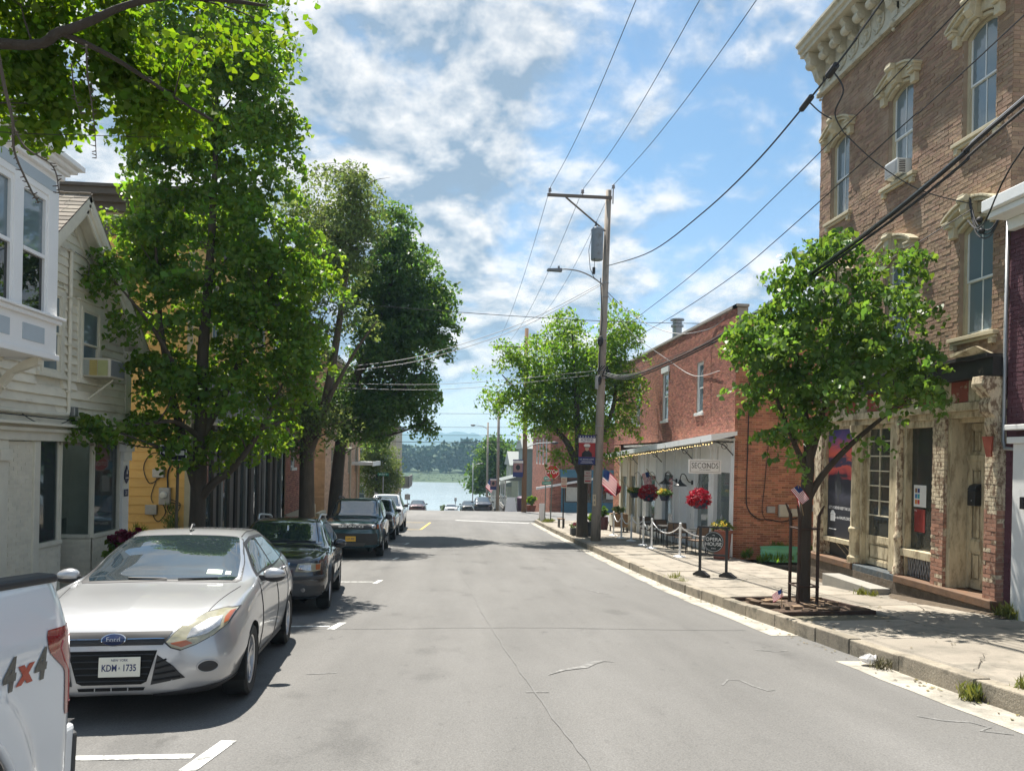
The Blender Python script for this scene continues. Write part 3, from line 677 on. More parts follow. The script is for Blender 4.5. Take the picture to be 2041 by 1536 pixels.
m = MB(); m.box(FR, 11.31, 11.72, -.36, -.35, 1.85, 2.37); m.build('transom_pane', G_DARK, BB)
mb = MB(); mb.box(FR, 11.305, 11.725, -.35, -.25, 1.842, 1.90); mb.box(FR, 11.305, 11.36, -.35, -.25, 1.902, 2.37); mb.box(FR, 11.67, 11.725, -.35, -.25, 1.902, 2.37); mb.build('transom_frame', peel, BB)
mb = MB(); mb.box(FR, 11.80, 11.99, -.255, -.14, .99, 1.25); mb.prism([FR(11.80, d, b) for d, b in ((-.255, 1.252), (-.13, 1.252), (-.17, 1.33), (-.255, 1.36))], FR.u*.19); mb.build('mailbox', black, BB, fix=True, bevel=.012)
MB().disc(FR(11.87, -.128, 1.08), .014, FR.n, 10).build('mailbox_lock', steelg, BB)
# shop window bay
mb = MB(); mb.box(FR, 12.57, 13.52, -.25, .07, -.05, .09); mb.box(FR, 12.57, 12.64, -.2, .03, .092, 2.45); mb.box(FR, 13.44, 13.52, -.2, .03, .092, 2.45); mb.box(FR, 12.64, 13.44, -.2, .02, 2.33, 2.45); mb.box(FR, 12.57, 12.62, -.2, .0, FL, -.052); mb.box(FR, 13.46, 13.51, -.2, 0, FL, -.052)
SW = mb.build('shop_window', peel, BB, bevel=.006)
MB().box(FR, 12.642, 13.438, -.10, -.09, .094, 2.328).build('pane', G_OLD, SW)
MB().box(FR, 12.622, 13.458, -.16, -.14, FL, -.055).build('vent_back', inside, SW)
lat = MB()
for k in range(16):
    a = 12.64+k*.053
    lat.tube([FR(a, -.05, FL+.01), FR(a, -.05, -.06)], .006, 4)
for k in range(10):
    lat.tube([FR(12.63+.08*k, -.045, FL+.01), FR(12.63+.08*k+.1, -.045, -.06)], .004, 3); lat.tube([FR(12.73+.08*k, -.04, FL+.01), FR(12.63+.08*k, -.04, -.06)], .004, 3)
lat.build('wire_lattice', steelg, SW)
# notices stuck inside the shop window
mb = MB(); mb.box(FR, 13.0, 13.36, -.088, -.083, .88, 1.28); NT = mb.build('notice', M('paper_white', (.78, .78, .76), .7, var=.03), SW)
SWATCH = [M('swatch_'+n, c, .7, var=.05) for n, c in (('orange', (.7, .25, .04)), ('red', (.55, .05, .04)), ('blue', (.06, .2, .45)), ('teal', (.04, .35, .4)), ('brown', (.25, .12, .06)), ('navy', (.03, .05, .2)))]
# the coloured squares belong to the window so they sit under it
for r in range(3):
    for c_ in range(2): MB().box(FR, 13.26-.075*c_, 13.26-.075*c_+.06, -.082, -.080, .93+.105*r, 1.01+.105*r).build('notice_square', SWATCH[(r*2+c_) % 6], SW)
MB().box(FR, 13.02, 13.33, -.088, -.083, .42, .84).build('red_poster', M('poster_red', (.24, .025, .02), .6, var=.3, scale=6, dirt=(.6, .5, .45), dscale=8, dth=(.62, .66)), SW)
# glazed door
mb = MB(); mb.box(FR, 13.70, 14.02, -.25, .0, FL, 2.45); mb.box(FR, 14.96, 15.05, -.25, .02, FL, 2.45); mb.build('door_frame', peel, BB, bevel=.006)
GD = panel_door(14.03, 14.95, FL+.02, 2.44, -.08, [(-.30, .06), (.20, 2.36)], name='shop_door', glz=(1,))
mb = MB(); x0, x1 = 14.115, 14.865
for k in range(1, 2): mb.box(FR, (x0+x1)/2-.012, (x0+x1)/2+.012, -.11, -.075, .62, 2.36)
for k in range(6): z = .60+.30*k; mb.box(FR, x0, x1, -.11, -.076, z, z+.024)
mb.build('glazing_bars', M('bar_cream', (.66, .60, .45), .7, dirt=(.35, .3, .2), dscale=8), GD)
MB().box(FR, x0, x1, -.105, -.098, .20, 2.36).build('pane', G_OLD, GD)
mb = MB(); mb.box(FR, 14.2, 14.6, -.5, -.48, 1.35, 1.75); mb.box(FR, 14.65, 14.85, -.9, -.85, .5, 2.2); mb.build('door_notices', M('dim_card', (.30, .29, .26), .8), GD)
# poster bay
mb = MB(); mb.box(FR, 15.26, 16.55, -.2, .03, -.10, .0); mb.box(FR, 15.26, 15.32, -.2, .02, .002, 2.45); mb.box(FR, 16.50, 16.55, -.2, .02, .002, 2.45); mb.box(FR, 15.32, 16.5, -.2, .01, 2.40, 2.45); PW = mb.build('poster_window', peel, BB, bevel=.006)
MB().box(FR, 15.27, 16.54, -.16, -.14, FL, -.102).build('dark_panel', inside, PW)
mb = MB(); mb.tube([FR(15.3, -.1, FL+.02), FR(15.9, -.1, -.12)], .008, 4); mb.tube([FR(15.6, -.1, FL+.02), FR(16.2, -.1, -.12)], .008, 4); mb.build('panel_brace', peel, PW)
def poster_mat():
    m = M('sunset_poster', (.2, .2, .2), .45, var=0); nt = m.node_tree; N, L = nt.nodes, nt.links
    tc = N.new('ShaderNodeTexCoord'); sp = N.new('ShaderNodeSeparateXYZ'); L.new(tc.outputs['Generated'], sp.inputs[0])
    mp = N.new('ShaderNodeMapping'); mp.inputs[3].default_value = (1, .55, 2.6); mp.inputs[2].default_value = (.12, 0, 0); L.new(tc.outputs['Generated'], mp.inputs[0])
    n = N.new('ShaderNodeTexNoise'); n.inputs['Scale'].default_value = 3.2; n.inputs['Detail'].default_value = 7; n.inputs['Distortion'].default_value = .8; L.new(mp.outputs[0], n.inputs['Vector'])
    r = N.new('ShaderNodeMath'); r.operation = 'MULTIPLY_ADD'; r.inputs[1].default_value = .30; L.new(n.outputs[0], r.inputs[0]); L.new(sp.outputs[2], r.inputs[2])
    s = N.new('ShaderNodeMath'); s.operation = 'SUBTRACT'; s.inputs[1].default_value = .15; L.new(r.outputs[0], s.inputs[0])
    cr = N.new('ShaderNodeValToRGB'); L.new(s.outputs[0], cr.inputs[0]); e = cr.color_ramp.elements
    stops = [(0, (.02, .021, .03)), (.30, (.022, .024, .035)), (.40, (.06, .06, .085)), (.46, (.02, .022, .035)), (.54, (.03, .025, .045)), (.57, (.45, .06, .07)), (.66, (.75, .13, .09)), (.69, (.055, .045, .10)), (.73, (.06, .045, .11)), (.755, (.75, .14, .09)), (.83, (.62, .12, .12)), (.89, (.14, .07, .22)), (1, (.045, .045, .20))]
    e[0].position, e[0].color = stops[0][0], (*stops[0][1], 1); e[1].position, e[1].color = stops[-1][0], (*stops[-1][1], 1)
    for p, c in stops[1:-1]: q = e.new(p); q.color = (*c, 1)
    L.new(cr.outputs[0], N['Principled BSDF'].inputs['Base Color']); return m
MB().box(FR, 15.322, 16.498, -.06, -.05, .003, 2.398).build('sunset_poster', poster_mat(), PW)
lw = M('lettering_white', (.80, .80, .80), .6, var=0)
mb = MB(); mb.text(FR, "LET'S FOREVER KEEP THE LIGHT", 15.93, -.047, .66, .088, sx=.82); mb.text(FR, 'Go to HALPS.ORG', 15.86, -.047, .45, .09); mb.box(FR, 16.16, 16.36, -.049, -.046, .36, .50); mb.prism([FR(16.14, -.049, .505), FR(16.38, -.049, .505), FR(16.30, -.049, .60), FR(16.22, -.049, .60)], FR.n*.003); mb.box(FR, 16.1, 16.42, -.049, -.046, .17, .19)
mb.build('poster_lettering', lw, PW)
mb = MB(); lh = [(-.05, .78), (.05, .78), (.05, .95), (.16, 1.0), (.13, 1.22), (.05, 1.28), (.05, 1.4), (0, 1.5), (-.05, 1.4), (-.05, 1.28), (-.13, 1.22), (-.16, 1.0), (-.05, .95)]
mb.prism([FR(16.05+x, -.049, y) for x, y in lh], FR.n*.002); mb.build('poster_tower', M('poster_grey', (.05, .052, .06), .6, var=.3, scale=9), PW, fix=True)
# wires and service head on the near edge
mb = MB(); c = [(XF-.04, 10.93, 5.72)]; mb.tube([(XF-.05, 10.93, 5.70), (XF-.05, 10.935, 2.6), (XF-.05, 10.94, 2.05), (XF-.08, 10.86, 1.93), (XF-.1, 10.6, 1.92)], .028, 8); mb.build('conduit', steelg, BB, smooth=True)
mb = MB(); mb.box(None, XF-.14, XF-.02, 10.86, 11.0, 5.66, 5.78)
mb.build('service_head', steelg, BB)
mb = MB(); wireblk = M('wire_black', (.02, .02, .022), .6)
for k in range(3):
    mb.tube(crom([(XF-.10, 10.95, 5.66), (XF-.2, 11.1, 5.25+.05*k), (XF-.25, 11.35, 5.35+.08*k), (XF-.2, 11.6, 5.9+.05*k)], 6), .012, 5)
mb.sphere((XF-.24, 11.25, 5.36), .05, 6); mb.sphere((XF-.24, 11.3, 5.55), .05, 6); mb.build('service_loop', wireblk, BB)
# air conditioner in the middle top window
mb = MB(); mb.box(FR, 13.64, 14.06, -.10, .20, 7.17, 7.47); AC = mb.build('air_conditioner', white2, BB, bevel=.015)
mb = MB(); mb.box(FR, 13.66, 14.04, .201, .207, 7.20, 7.44)
for k in range(9): mb.box(FR, 13.67, 14.03, .208, .213, 7.21+.025*k, 7.21+.025*k+.011)
mb.build('grille', M('ac_grille', (.42, .43, .44), .6), AC)
mb = MB()
for k in range(7): mb.box(Fr(FR(13.64, 0, 0), (1, 0, 0), (0, -1, 0)), -.16, -.04, .0, .006, 7.2+.034*k, 7.217+.034*k)
mb.build('side_louvre', black, AC)
# ================================================================== PURPLE BUILDING
PB = thing('purple_building', 'purple painted brick building with white shopfront frame, at right edge of the view', 'building', (XF, 8, -.5))
bricks(PB, FR, 4.0, 10.93, -.62, 5.25, [(4.4, 10.35, -.5, 2.3)], purp, purp, singles=0)
mb = MB(); mb.box(FR, 4.0, 10.94, -5, -.02, 5.25, 5.4); mb.build('roof', roofing, PB)
mb = MB(); mb.box(FR, 4, 10.86, -.05, .12, 5.25, 5.42); mb.box(FR, 4, 10.9, -.05, .42, 5.422, 5.52); mb.box(FR, 4, 10.92, -.05, .50, 5.522, 5.70); mb.build('cornice', white, PB, bevel=.015)
mb = MB(); mb.box(FR, 10.32, 10.62, -.1, .14, -.75, 2.0); mb.box(FR, 4.2, 10.32, -.1, .10, 1.85, 2.2); mb.box(FR, 10.28, 10.68, -.1, .20, 2.002, 2.10); mb.box(FR, 4.2, 10.7, -.1, .24, 2.202, 2.28); mb.box(FR, 4.2, 10.28, -.1, .06, -.75, .2); mb.build('shopfront', white, PB, bevel=.01)
MB().box(FR, 4.3, 10.3, -.08, -.07, .2, 1.85).build('shop_pane', G_DARK, PB)
MB().box(FR, 10.33, 10.40, .145, .20, 1.04, 1.22).build('letter_box', black, PB, bevel=.01)
# ================================================================== SECONDS CAFE BUILDING
SB = thing('cafe_building', 'red brick corner building with white shopfront awning and SECONDS sign, beside the utility pole', 'building', (XF, 30, -1.7))
sh = [(25.05, 25.75, 3.28, 5.02), (29.2, 30.05, 3.2, 5.12), (33.65, 34.4, 3.2, 5.1)]
FS = FR
bricks(SB, FS, 22.1, 39.0, 2.36, 6.30, sh, brk2, mor2, singles=300, depth=.14)
FSs = Fr((XF, 22.1, 0), (1, 0, 0), (0, -1, 0))
bricks(SB, FSs, .0, 4.2, -1.32, 5.90, [], brk3, mor3, singles=300, wname='side_wall', key=lambda t: abs(t[2]-.3)+.3*t[0])
mb = MB(); mb.box(None, XF+.01, 22, 22.12, 38.98, 5.6, 5.72); mb.build('roof', roofing, SB)
mb = MB(); mb.box(None, XF+4.2, 22, 22.1, 22.3, -1.3, 5.9); mb.box(None, XF+.2, 22, 38.8, 39.0, -2.3, 5.9); mb.box(None, 21.8, 22, 22.3, 38.8, -2, 5.9); mb.build('back_wall', brk3, SB)
mb = MB(); mb.box(FS, 22.02, 39.05, -.28, .05, 6.302, 6.38); mb.box(FSs, -.05, .35, -.28, .06, 6.302, 6.38); mb.box(FSs, .0, .34, -.3, .0, 5.9, 6.30); mb.box(FSs, .36, 6, -.28, .04, 5.902, 5.97); mb.build('coping', M('coping_grey', (.36, .34, .31), .8), SB)
mb = MB(); mb.lathe([(.2, 6.2), (.2, 7.25), (.27, 7.25), (.27, 7.33), (.2, 7.35), (.2, 7.5), (.3, 7.52), (.3, 7.58)], (XF+.9, 31.2, 0), 12); mb.build('flue', steelg, SB)
for i, (a0, a1, b0, b1) in enumerate(sh):
    sash_window(SB, FS, a0, a1, b0, b1, d=-.06, fm=white2, cols=1); MB().box(FS, a0-.08, a1+.08, -.05, .07, b0-.09, b0).build('window_sill', white2, SB, bevel=.008)
MB().box(FS, 29.12, 30.13, -.02, .06, 5.12, 5.36).build('window_head', white2, SB, bevel=.008)
MB().box(FS, 33.72, 34.3, -.05, .25, 3.25, 3.6).build('air_conditioner', steelg, SB, bevel=.01)
# white shopfront
cw = M('shopfront_white', (.84, .86, .86), .45, var=.05, scale=3, dirt=(.52, .55, .54), dscale=2, dth=(.6, .8))
beige = M('shopfront_beige', (.60, .56, .44), .55, var=.07, scale=3, dirt=(.34, .31, .24), dscale=2, dth=(.6, .8))
def zt(y): return 2.24-(y-22)*.036     # underside line of the awning
def bay(a0, a1, mat, glz, sillz=.62, top=1.62):
    g = min(zr(a0), zr(a1))-.2; gm = zr((a0+a1)/2)+.2
    mb = MB(); zb = gm+sillz; ztp = gm+top+.95; t = zt((a0+a1)/2)+.1
    mb.box(FS, a0, a0+.13, -.12, .05, g, t); mb.box(FS, a1-.13, a1, -.12, .05, g, t); mb.box(FS, a0+.13, a1-.13, -.12, .0, g, zb); mb.box(FS, a0+.13, a1-.13, -.12, .0, ztp, t); mb.box(FS, a0+.13, a1-.13, -.14, .035, zb-.002, zb+.07)
    mb.box(FS, a0-.03, a0+.16, .052, .075, gm, gm+.28); mb.box(FS, a1-.16, a1+.03, .052, .075, gm, gm+.28); mb.box(FS, a0-.02, a0+.15, .052, .085, t-.16, t-.04); mb.box(FS, a1-.15, a1+.02, .052, .085, t-.16, t-.04)
    w = mb.build('shop_window', mat, SB, bevel=.008)
    MB().box(FS, a0+.13, a1-.13, -.09, -.08, zb+.068, ztp).build('pane', glz, w)
    mb = MB(); mb.box(FS, a0+.24, a1-.24, .0, .018, gm+.12, zb-.12); mb.build('base_panel', mat, w, bevel=.008)
for a0, a1 in ((22.2, 23.85), (24.1, 25.75), (28.1, 29.75), (30.6, 32.3)): bay(a0, a1, cw, G_CAFE)
bay(32.6, 33.7, cw, G_CAFE)
for a0, a1 in ((34.0, 35.4), (35.7, 37.2)): bay(a0, a1, beige, G_CAFE)
mb = MB()
for a0, a1 in ((22.1, 22.2), (23.85, 24.1), (25.75, 26.1), (27.5, 28.1), (29.75, 30.6), (32.3, 32.6)): mb.box(FS, a0, a1, -.12, .02, zr(a1)-.2, zt(a1)+.12)
mb.box(FS, 26.1, 27.5, -.12, -.02, .95, zt(27)+.12); mb.build('pilasters', cw, SB, bevel=.006)
mb = MB()
for a0, a1 in ((33.7, 34.0), (35.4, 35.7), (37.2, 37.5)): mb.box(FS, a0, a1, -.12, .03, zr(a1)-.2, zt(a1)+.12); mb.box(FS, a0-.02, a1+.02, .032, .10, zt(a1)-.2, zt(a1)+.1)
mb.build('beige_pilasters', beige, SB, bevel=.006)
bricks(SB, FS, 37.5, 39.0, -2.1, 2.3, [], brk3, mor3, wname='end_wall')
zf = zr(26.8)+.2
mb = MB(); mb.box(FS, 26.1, 26.2, -.3, -.02, zf, .95); mb.box(FS, 27.4, 27.5, -.3, -.02, zf, .95); mb.box(FS, 26.2, 27.4, -.3, -.2, zf-.3, zf); mb.build('door_frame', cw, SB)
mb = MB(); mb.box(FS, 26.2, 26.3, -.26, -.22, zf, .95); mb.box(FS, 26.72, 26.82, -.26, -.22, zf, .95); mb.box(FS, 26.3, 26.72, -.26, -.22, zf, zf+.5); mb.box(FS, 26.82, 27.4, -.26, -.22, zf, .95); DR = mb.build('door', cw, SB)
MB().box(FS, 26.3, 26.72, -.25, -.24, zf+.5, .95).build('pane', G_DARK, DR)
MB().box(FS, 26.66, 26.7, -.22, -.17, zf+.95, zf+1.15).build('handle', black, DR)
mb = MB(); mb.box(FS, 22.2, 37.4, -5, -.14, -1.6, -1.5); mb.box(FS, 22.2, 37.4, -5.1, -5, -1.6, 2.2); mb.box(FS, 22.2, 37.4, -5, -.14, 2.2, 2.3); mb.build('interior_shell', M('cafe_interior', (.45, .43, .40), .9, var=.4, scale=1.2), SB)
mb = MB()
for k in range(6):
    y = 22.8+k*1.9; mb.box(FS, y, y+.3, -1.2, -.9, -1.4, -.2+.2*(k % 3)); mb.box(FS, y+.5, y+.9, -2.4, -2.2, -.6, 1.4)
mb.build('cafe_furniture', M('cafe_pieces', (.35, .33, .30), .7, piece=.4), SB)
# awning: sloped roof slab, fascia, corrugated soffit, brackets
AW = MB(); ys = frange(21.95, 37.7, 1.5)
for y0, y1 in zip(ys[:-1], ys[1:]):
    for (d0, d1, h0, h1) in ((-.02, .78, .20, .06),):
        P = []
        for y in (y0, y1):
            z = zt(y); P += [FS(y, d0, z+.30), FS(y, d1, z+.19), FS(y, d1, z), FS(y, d1-.06, z), FS(y, d0, z+.18)]
        AW.add(P, [(0, 1, 6, 5), (1, 2, 7, 6), (2, 3, 8, 7), (3, 4, 9, 8), (4, 0, 5, 9), (0, 4, 3, 2, 1), (5, 6, 7, 8, 9)])
AWO = AW.build('awning', cw, SB, fix=True)
mb = MB(); ncor = 90
for i in range(ncor):
    y0 = 22.0+15.6*i/ncor; y1 = 22.0+15.6*(i+.5)/ncor; mb.box(None, XF-.72, XF-.02, y0, y1, zt(y0)+.02, zt(y0)+.075)
mb.build('corrugated_soffit', M('soffit', (.48, .49, .46), .5, metal=.2), AWO)
mb = MB()
for y in (22.15, 26.0, 29.9, 33.8, 37.3):
    z = zt(y); mb.tube([FS(y, .02, z-.42), FS(y, .30, z-.12), FS(y, .66, z+.02)], .018, 6); mb.tube([FS(y, .02, z-.02), FS(y, .72, z-.01)], .018, 6); mb.tube([FS(y, .3+.09*math.cos(a), z-.14+.09*math.sin(a)) for a in [2*PI*k/10 for k in range(11)]], .01, 5)
mb.build('awning_bracket', black, AWO)
sw = MB(); bulbs = []
for i in range(60):
    y = 22.1+15.4*i/59; z = zt(y)-.03-.035*abs(math.sin(i*1.1)); sw.cr = 0; bulbs.append((XF-.71, y, z))
wire_s = MB().tube(bulbs, .005, 4); STR = tag(wire_s.build('string_lights', wireblk, None), 'warm string of little bulbs hanging under the white cafe awning', 'string lights')
bl = MB()
for p in bulbs[::1]: bl.sphere((p[0], p[1], p[2]-.03), .022, 4)
bl.build('bulbs', M('warm_bulb', (.9, .75, .4), .4, emit=((1, .72, .3), .8)), STR)['kind'] = 'stuff'
# meters, boxes and cables on the side wall
mb = MB(); mb.box(FSs, 1.02, 1.27, .008, .09, .10, .30); mb.build('meter_box', steelg, SB, bevel=.01)
ivory = M('ivory_plastic', (.50, .47, .38), .5, var=.05)
for a0, a1, b0, b1 in ((1.38, 1.68, -.02, .36), (1.76, 1.98, .0, .24)): MB().box(FSs, a0, a1, .008, .13, b0, b1).build('utility_box', ivory, SB, bevel=.03)
MB().box(FSs, 2.12, 2.5, .008, .3, .18, .36).build('meter_shelf', steelg, SB, bevel=.01)
mb = MB(); mb.tube([FSs(x, .03, z) for x, z in [tuple(p) for p in crom([(.42, 5.2), (.40, 2.2), (.38, .7), (.45, .2), (.75, -.08), (1.1, -.10), (1.5, -.16), (1.9, -.06), (2.3, .1)], 6)]], .016, 5)
mb.tube([FSs(x, .03, z) for x, z in [tuple(p) for p in crom([(1.05, 2.4), (.95, 1.0), (.88, .2), (1.0, -.1), (1.2, -.14)], 6)]], .010, 4); mb.tube([FSs(2.22, .04, .36), FSs(2.22, .04, 4.5)], .03, 8); mb.build('wall_cable', wireblk, SB)
# ================================================================== CLAPBOARD HOUSE (left)
XL = -6.6
LF = Fr((XL, 0, 0), (0, 1, 0), (1, 0, 0))
clap = M('weathered_white_clapboard', (.74, .70, .58), .8, var=.12, scale=3, piece=.10, bump=.15, bscale=30, dirt=(.50, .46, .37), dscale=2.2, dth=(.5, .72), stretch=(1, .5, 1))
trimw = M('weathered_trim', (.70, .67, .56), .7, var=.1, scale=4, dirt=(.42, .39, .31), dscale=3, dth=(.58, .80))
shing = M('brown_shingle', (.235, .205, .165), .92, var=.2, scale=6, piece=.22, hue=.01, bump=.3, bscale=50)
pbrick = M('painted_beige_brick', (.72, .68, .56), .85, var=.1, scale=4, piece=.05, bump=.2, bscale=40, dirt=(.45, .42, .34), dscale=2, dth=(.60, .80))
CH = thing('clapboard_house', 'weathered white clapboard house with steep gable, over a beige shopfront', 'house', (XL, 12, -.8))
YA, ZA, YE, ZE = 13.4, 5.86, 15.92, 3.62
def roofz(y): return ZA-(abs(y-YA))*(ZA-ZE)/(YE-YA)
W1, W2 = (12.55, 13.2, 2.86, 4.22), (13.84, 14.56, 2.86, 4.16)
mb = MB(); mb.quad([(XL-.02, 8, 2.0), (XL-.02, YE-.02, 2.0), (XL-.02, YE-.02, ZE), (XL-.02, YA, ZA-.05), (XL-.02, 10.88, ZE), (XL-.02, 8, ZE)])
mb.box(None, -14, XL-.02, YE-.2, YE-.02, -1.2, ZE); mb.build('wall', trimw, CH)
z = 2.06; ex = .148
while z < ZA-.1:
    t = min(z+ex, ZA); ymax = YE-.02 if z < ZE else YA+(ZA-z)/(ZA-ZE)*(YE-YA); ymin = 8.0 if z < ZE else YA-(ZA-z)/(ZA-ZE)*(YE-YA)
    segs = [(ymin, ymax)]
    for w in (W1, W2):
        if w[2]-.1 < t and w[3]+.1 > z:
            n2 = []
            for p, q in segs:
                if w[1]+.09 <= p or w[0]-.09 >= q: n2.append((p, q)); continue
                if w[0]-.09 > p: n2.append((p, w[0]-.09))
                if w[1]+.09 < q: n2.append((w[1]+.09, q))
            segs = n2
    for p, q in segs:
        if q-p < .05: continue
        cuts = [p]
        if q-p > 2.5: cuts.append(p+(q-p)*RND.uniform(.3, .7))
        cuts.append(q)
        for a, b in zip(cuts[:-1], cuts[1:]):
            m = MB(); j = RND.uniform(-.003, .003); m.cr = RND.random()
            if z < ZE: m.prism([LF(a+.002, d, h) for d, h in ((-.03, z), (.044+j, z), (.046+j, z+.008), (.004, t+.012), (-.03, t+.012))], LF.u*(b-a-.004))
            else:
                a2, b2 = (YA-(ZA-t)/(ZA-ZE)*(YE-YA), YA+(ZA-t)/(ZA-ZE)*(YE-YA)); lo = a if a > ymin+.01 else None; hi = b if b < ymax-.01 else None
                P = [LF(a, .028+j, z), LF(b, .028+j, z), LF(hi or max(b2, a+.02), .004, t+.01), LF(lo or min(a2, b-.02), .004, t+.01)]; Q = [p_-LF.n*.05 for p_ in P]
                m.add(P+Q, [(0, 1, 2, 3), (0, 4, 5, 1), (1, 5, 6, 2), (2, 6, 7, 3), (3, 7, 4, 0)])
            m.build('clapboard', clap, CH, fix=True)
    z += ex
for w in (W1, W2):
    sash_window(CH, LF, w[0], w[1], w[2], w[3], d=.035, fm=trimw, sm=trimw, cols=1, gl=G_WIN)
    mb = MB(); mb.box(LF, w[0]-.09, w[0], -.02, .045, w[2], w[3]+.09); mb.box(LF, w[1], w[1]+.09, -.02, .045, w[2], w[3]+.09); mb.box(LF, w[0], w[1], -.02, .045, w[3], w[3]+.09); mb.box(LF, w[0]-.12, w[1]+.12, -.02, .09, w[2]-.06, w[2]); mb.box(LF, w[0]-.11, w[1]+.11, -.02, .07, w[3]+.092, w[3]+.125); mb.build('window_casing', trimw, CH, bevel=.006)
# roof with rakes
for sgn in (-1, 1):
    sl_ = Vector((0, sgn*(YE-YA), -(ZA-ZE))); L_ = sl_.length+.32; sl_.normalize(); nrm = Vector((0, sgn*(ZA-ZE), YE-YA)).normalized()
    o = Vector((XL+.36, YA, ZA+.10))
    rf = Fr(o, (-1, 0, 0), nrm); rf.w = sl_
    RO = MB().box(rf, 0, 8, -.10, 0, 0, L_).build('roof', shing, CH, fix=True)
    rows = int(L_/.14)
    for r in range(rows):
        x = -.02
        while x < (2.4 if sgn < 0 else .8):
            wd = RND.uniform(.18, .30); m = MB(); m.cr = RND.random(); b0 = r*.14+RND.uniform(-.006, .006)
            P = [rf(x, .012, b0-.06), rf(x+wd-.006, .012, b0-.06), rf(x+wd-.006, .026, b0+.14), rf(x, .026, b0+.14)]; Q = [rf(x, 0, b0-.06), rf(x+wd-.006, 0, b0-.06), rf(x+wd-.006, .004, b0+.14), rf(x, .004, b0+.14)]
            m.add(P+Q, [(0, 1, 2, 3), (4, 7, 6, 5), (0, 4, 5, 1), (1, 5, 6, 2), (2, 6, 7, 3), (3, 7, 4, 0)]); m.build('shingle', shing, RO, fix=True); x += wd
    mb = MB(); mb.box(rf, -.012, -.001, -.10, .004, 0, L_+.01); mb.box(rf, .04, .075, -.24, -.004, .0, L_); mb.box(rf, .0, .04, -.16, -.006, 0, L_); mb.box(rf, .076, .36, -.125, -.104, 0, L_); mb.box(rf, .30, .335, -.30, -.127, .12, L_-.1); mb.build('rake_board', trimw, CH, fix=True)
mb = MB(); mb.box(LF, 15.70, 15.95, -.03, .05, 2.0, 3.62); mb.box(LF, 15.66, 16.0, -.03, .10, 3.35, 3.42); mb.box(LF, 15.64, 16.02, -.03, .16, 3.422, 3.50); mb.box(LF, 15.60, 16.1, -.03, .3, 3.502, 3.6); mb.build('corner_board', trimw, CH, bevel=.008)
# bay window box
bw = M('fresh_white_paint', (.88, .87, .85), .5, var=.03, scale=3)
bgrey = M('pale_grey_panel', (.46, .52, .56), .5, var=.04)
BY0, BY1, BD, BZ0, BZ1 = 7.2, 11.22, .95, 2.93, 5.58
mb = MB(); mb.box(LF, BY0, BY1, 0, BD-.08, BZ0, BZ1-.1)
for y0, y1 in ((10.95, 11.22), (10.13, 10.33), (9.35, 9.55), (8.4, 8.6)): mb.box(LF, y0, y1, BD-.08, BD, 3.42, 5.2)
mb.box(LF, BY0, BY1, BD-.08, BD-.002, 5.15, BZ1-.1); mb.box(LF, BY0, BY1, BD-.08, BD-.002, BZ0, 3.42); BAY = mb.build('bay_window', bw, CH, bevel=.008)
mb = MB(); mb.box(LF, BY0, BY1+.05, .0, BD+.05, 3.40, 3.46); mb.box(LF, BY0, BY1+.09, 0, BD+.09, 3.462, 3.50); mb.box(LF, BY0, BY1+.03, 0, BD+.03, BZ0-.04, BZ0+.04); mb.build('bay_ledge', bw, BAY, bevel=.008)
mb = MB()
for a, b, c, d in ((.04, .06, 5.46, 5.54), (.10, .10, 5.542, 5.60), (.17, .17, 5.602, 5.66), (.24, .24, 5.662, 5.74)): mb.box(LF, BY0, BY1+a, 0, BD+b, c, d)
mb.build('bay_cornice', bw, BAY, bevel=.01)
for y0, y1 in ((10.33, 10.95), (9.55, 10.13), (8.6, 9.35)):
    mb = MB()
    for x0, x1 in ((y0, y0+.045), (y1-.045, y1)): mb.box(LF, x0, x1, BD-.075, BD-.02, 3.42, 5.15)
    mb.box(LF, y0+.045, y1-.045, BD-.075, BD-.02, 3.42, 3.47); mb.box(LF, y0+.045, y1-.045, BD-.075, BD-.02, 5.07, 5.15); mb.box(LF, y0+.045, y1-.045, BD-.075, BD-.012, 4.26, 4.31); mb.build('sash', bw, BAY)
    for p, q in ((3.47, 4.26), (4.31, 5.07)): MB().box(LF, y0+.045, y1-.045, BD-.062, BD-.055-.01*(p > 4), p, q).build('pane', G_DARK if p < 4 else G_WIN, BAY)
    for p, q in ((3.08, 3.30),): MB().box(LF, y0+.03, y1-.06, BD-.002, BD+.008, p, q).build('bay_panel', bgrey, BAY, bevel=.008)
MB().box(LF, 9.4, 11.12, BD-.002, BD+.006, 5.24, 5.40).build('bay_panel', bgrey, BAY, bevel=.008)
for y in (10.9, 8.6):
    mb = MB(); pts = [tuple(p) for p in crom([(.02, 2.25), (.20, 2.32), (.42, 2.62), (.7, 2.84), (.9, 2.92)], 5)]; mb.prism([LF(y-.05, d, b) for d, b in pts+[(.9, 2.80), (.55, 2.66), (.34, 2.35), (.2, 2.18), (.02, 2.12)]], LF.u*.10)
    mb.tube([LF(y-.08, .25, 2.62), LF(y+.08, .25, 2.62)], .11, 10); mb.tube([LF(y, .02, 2.9), LF(y, .45, 2.45)], .035, 6); mb.tube([LF(y, .02, 2.45), LF(y, .4, 2.9)], .03, 6); mb.build('bay_bracket', trimw, CH, fix=True)
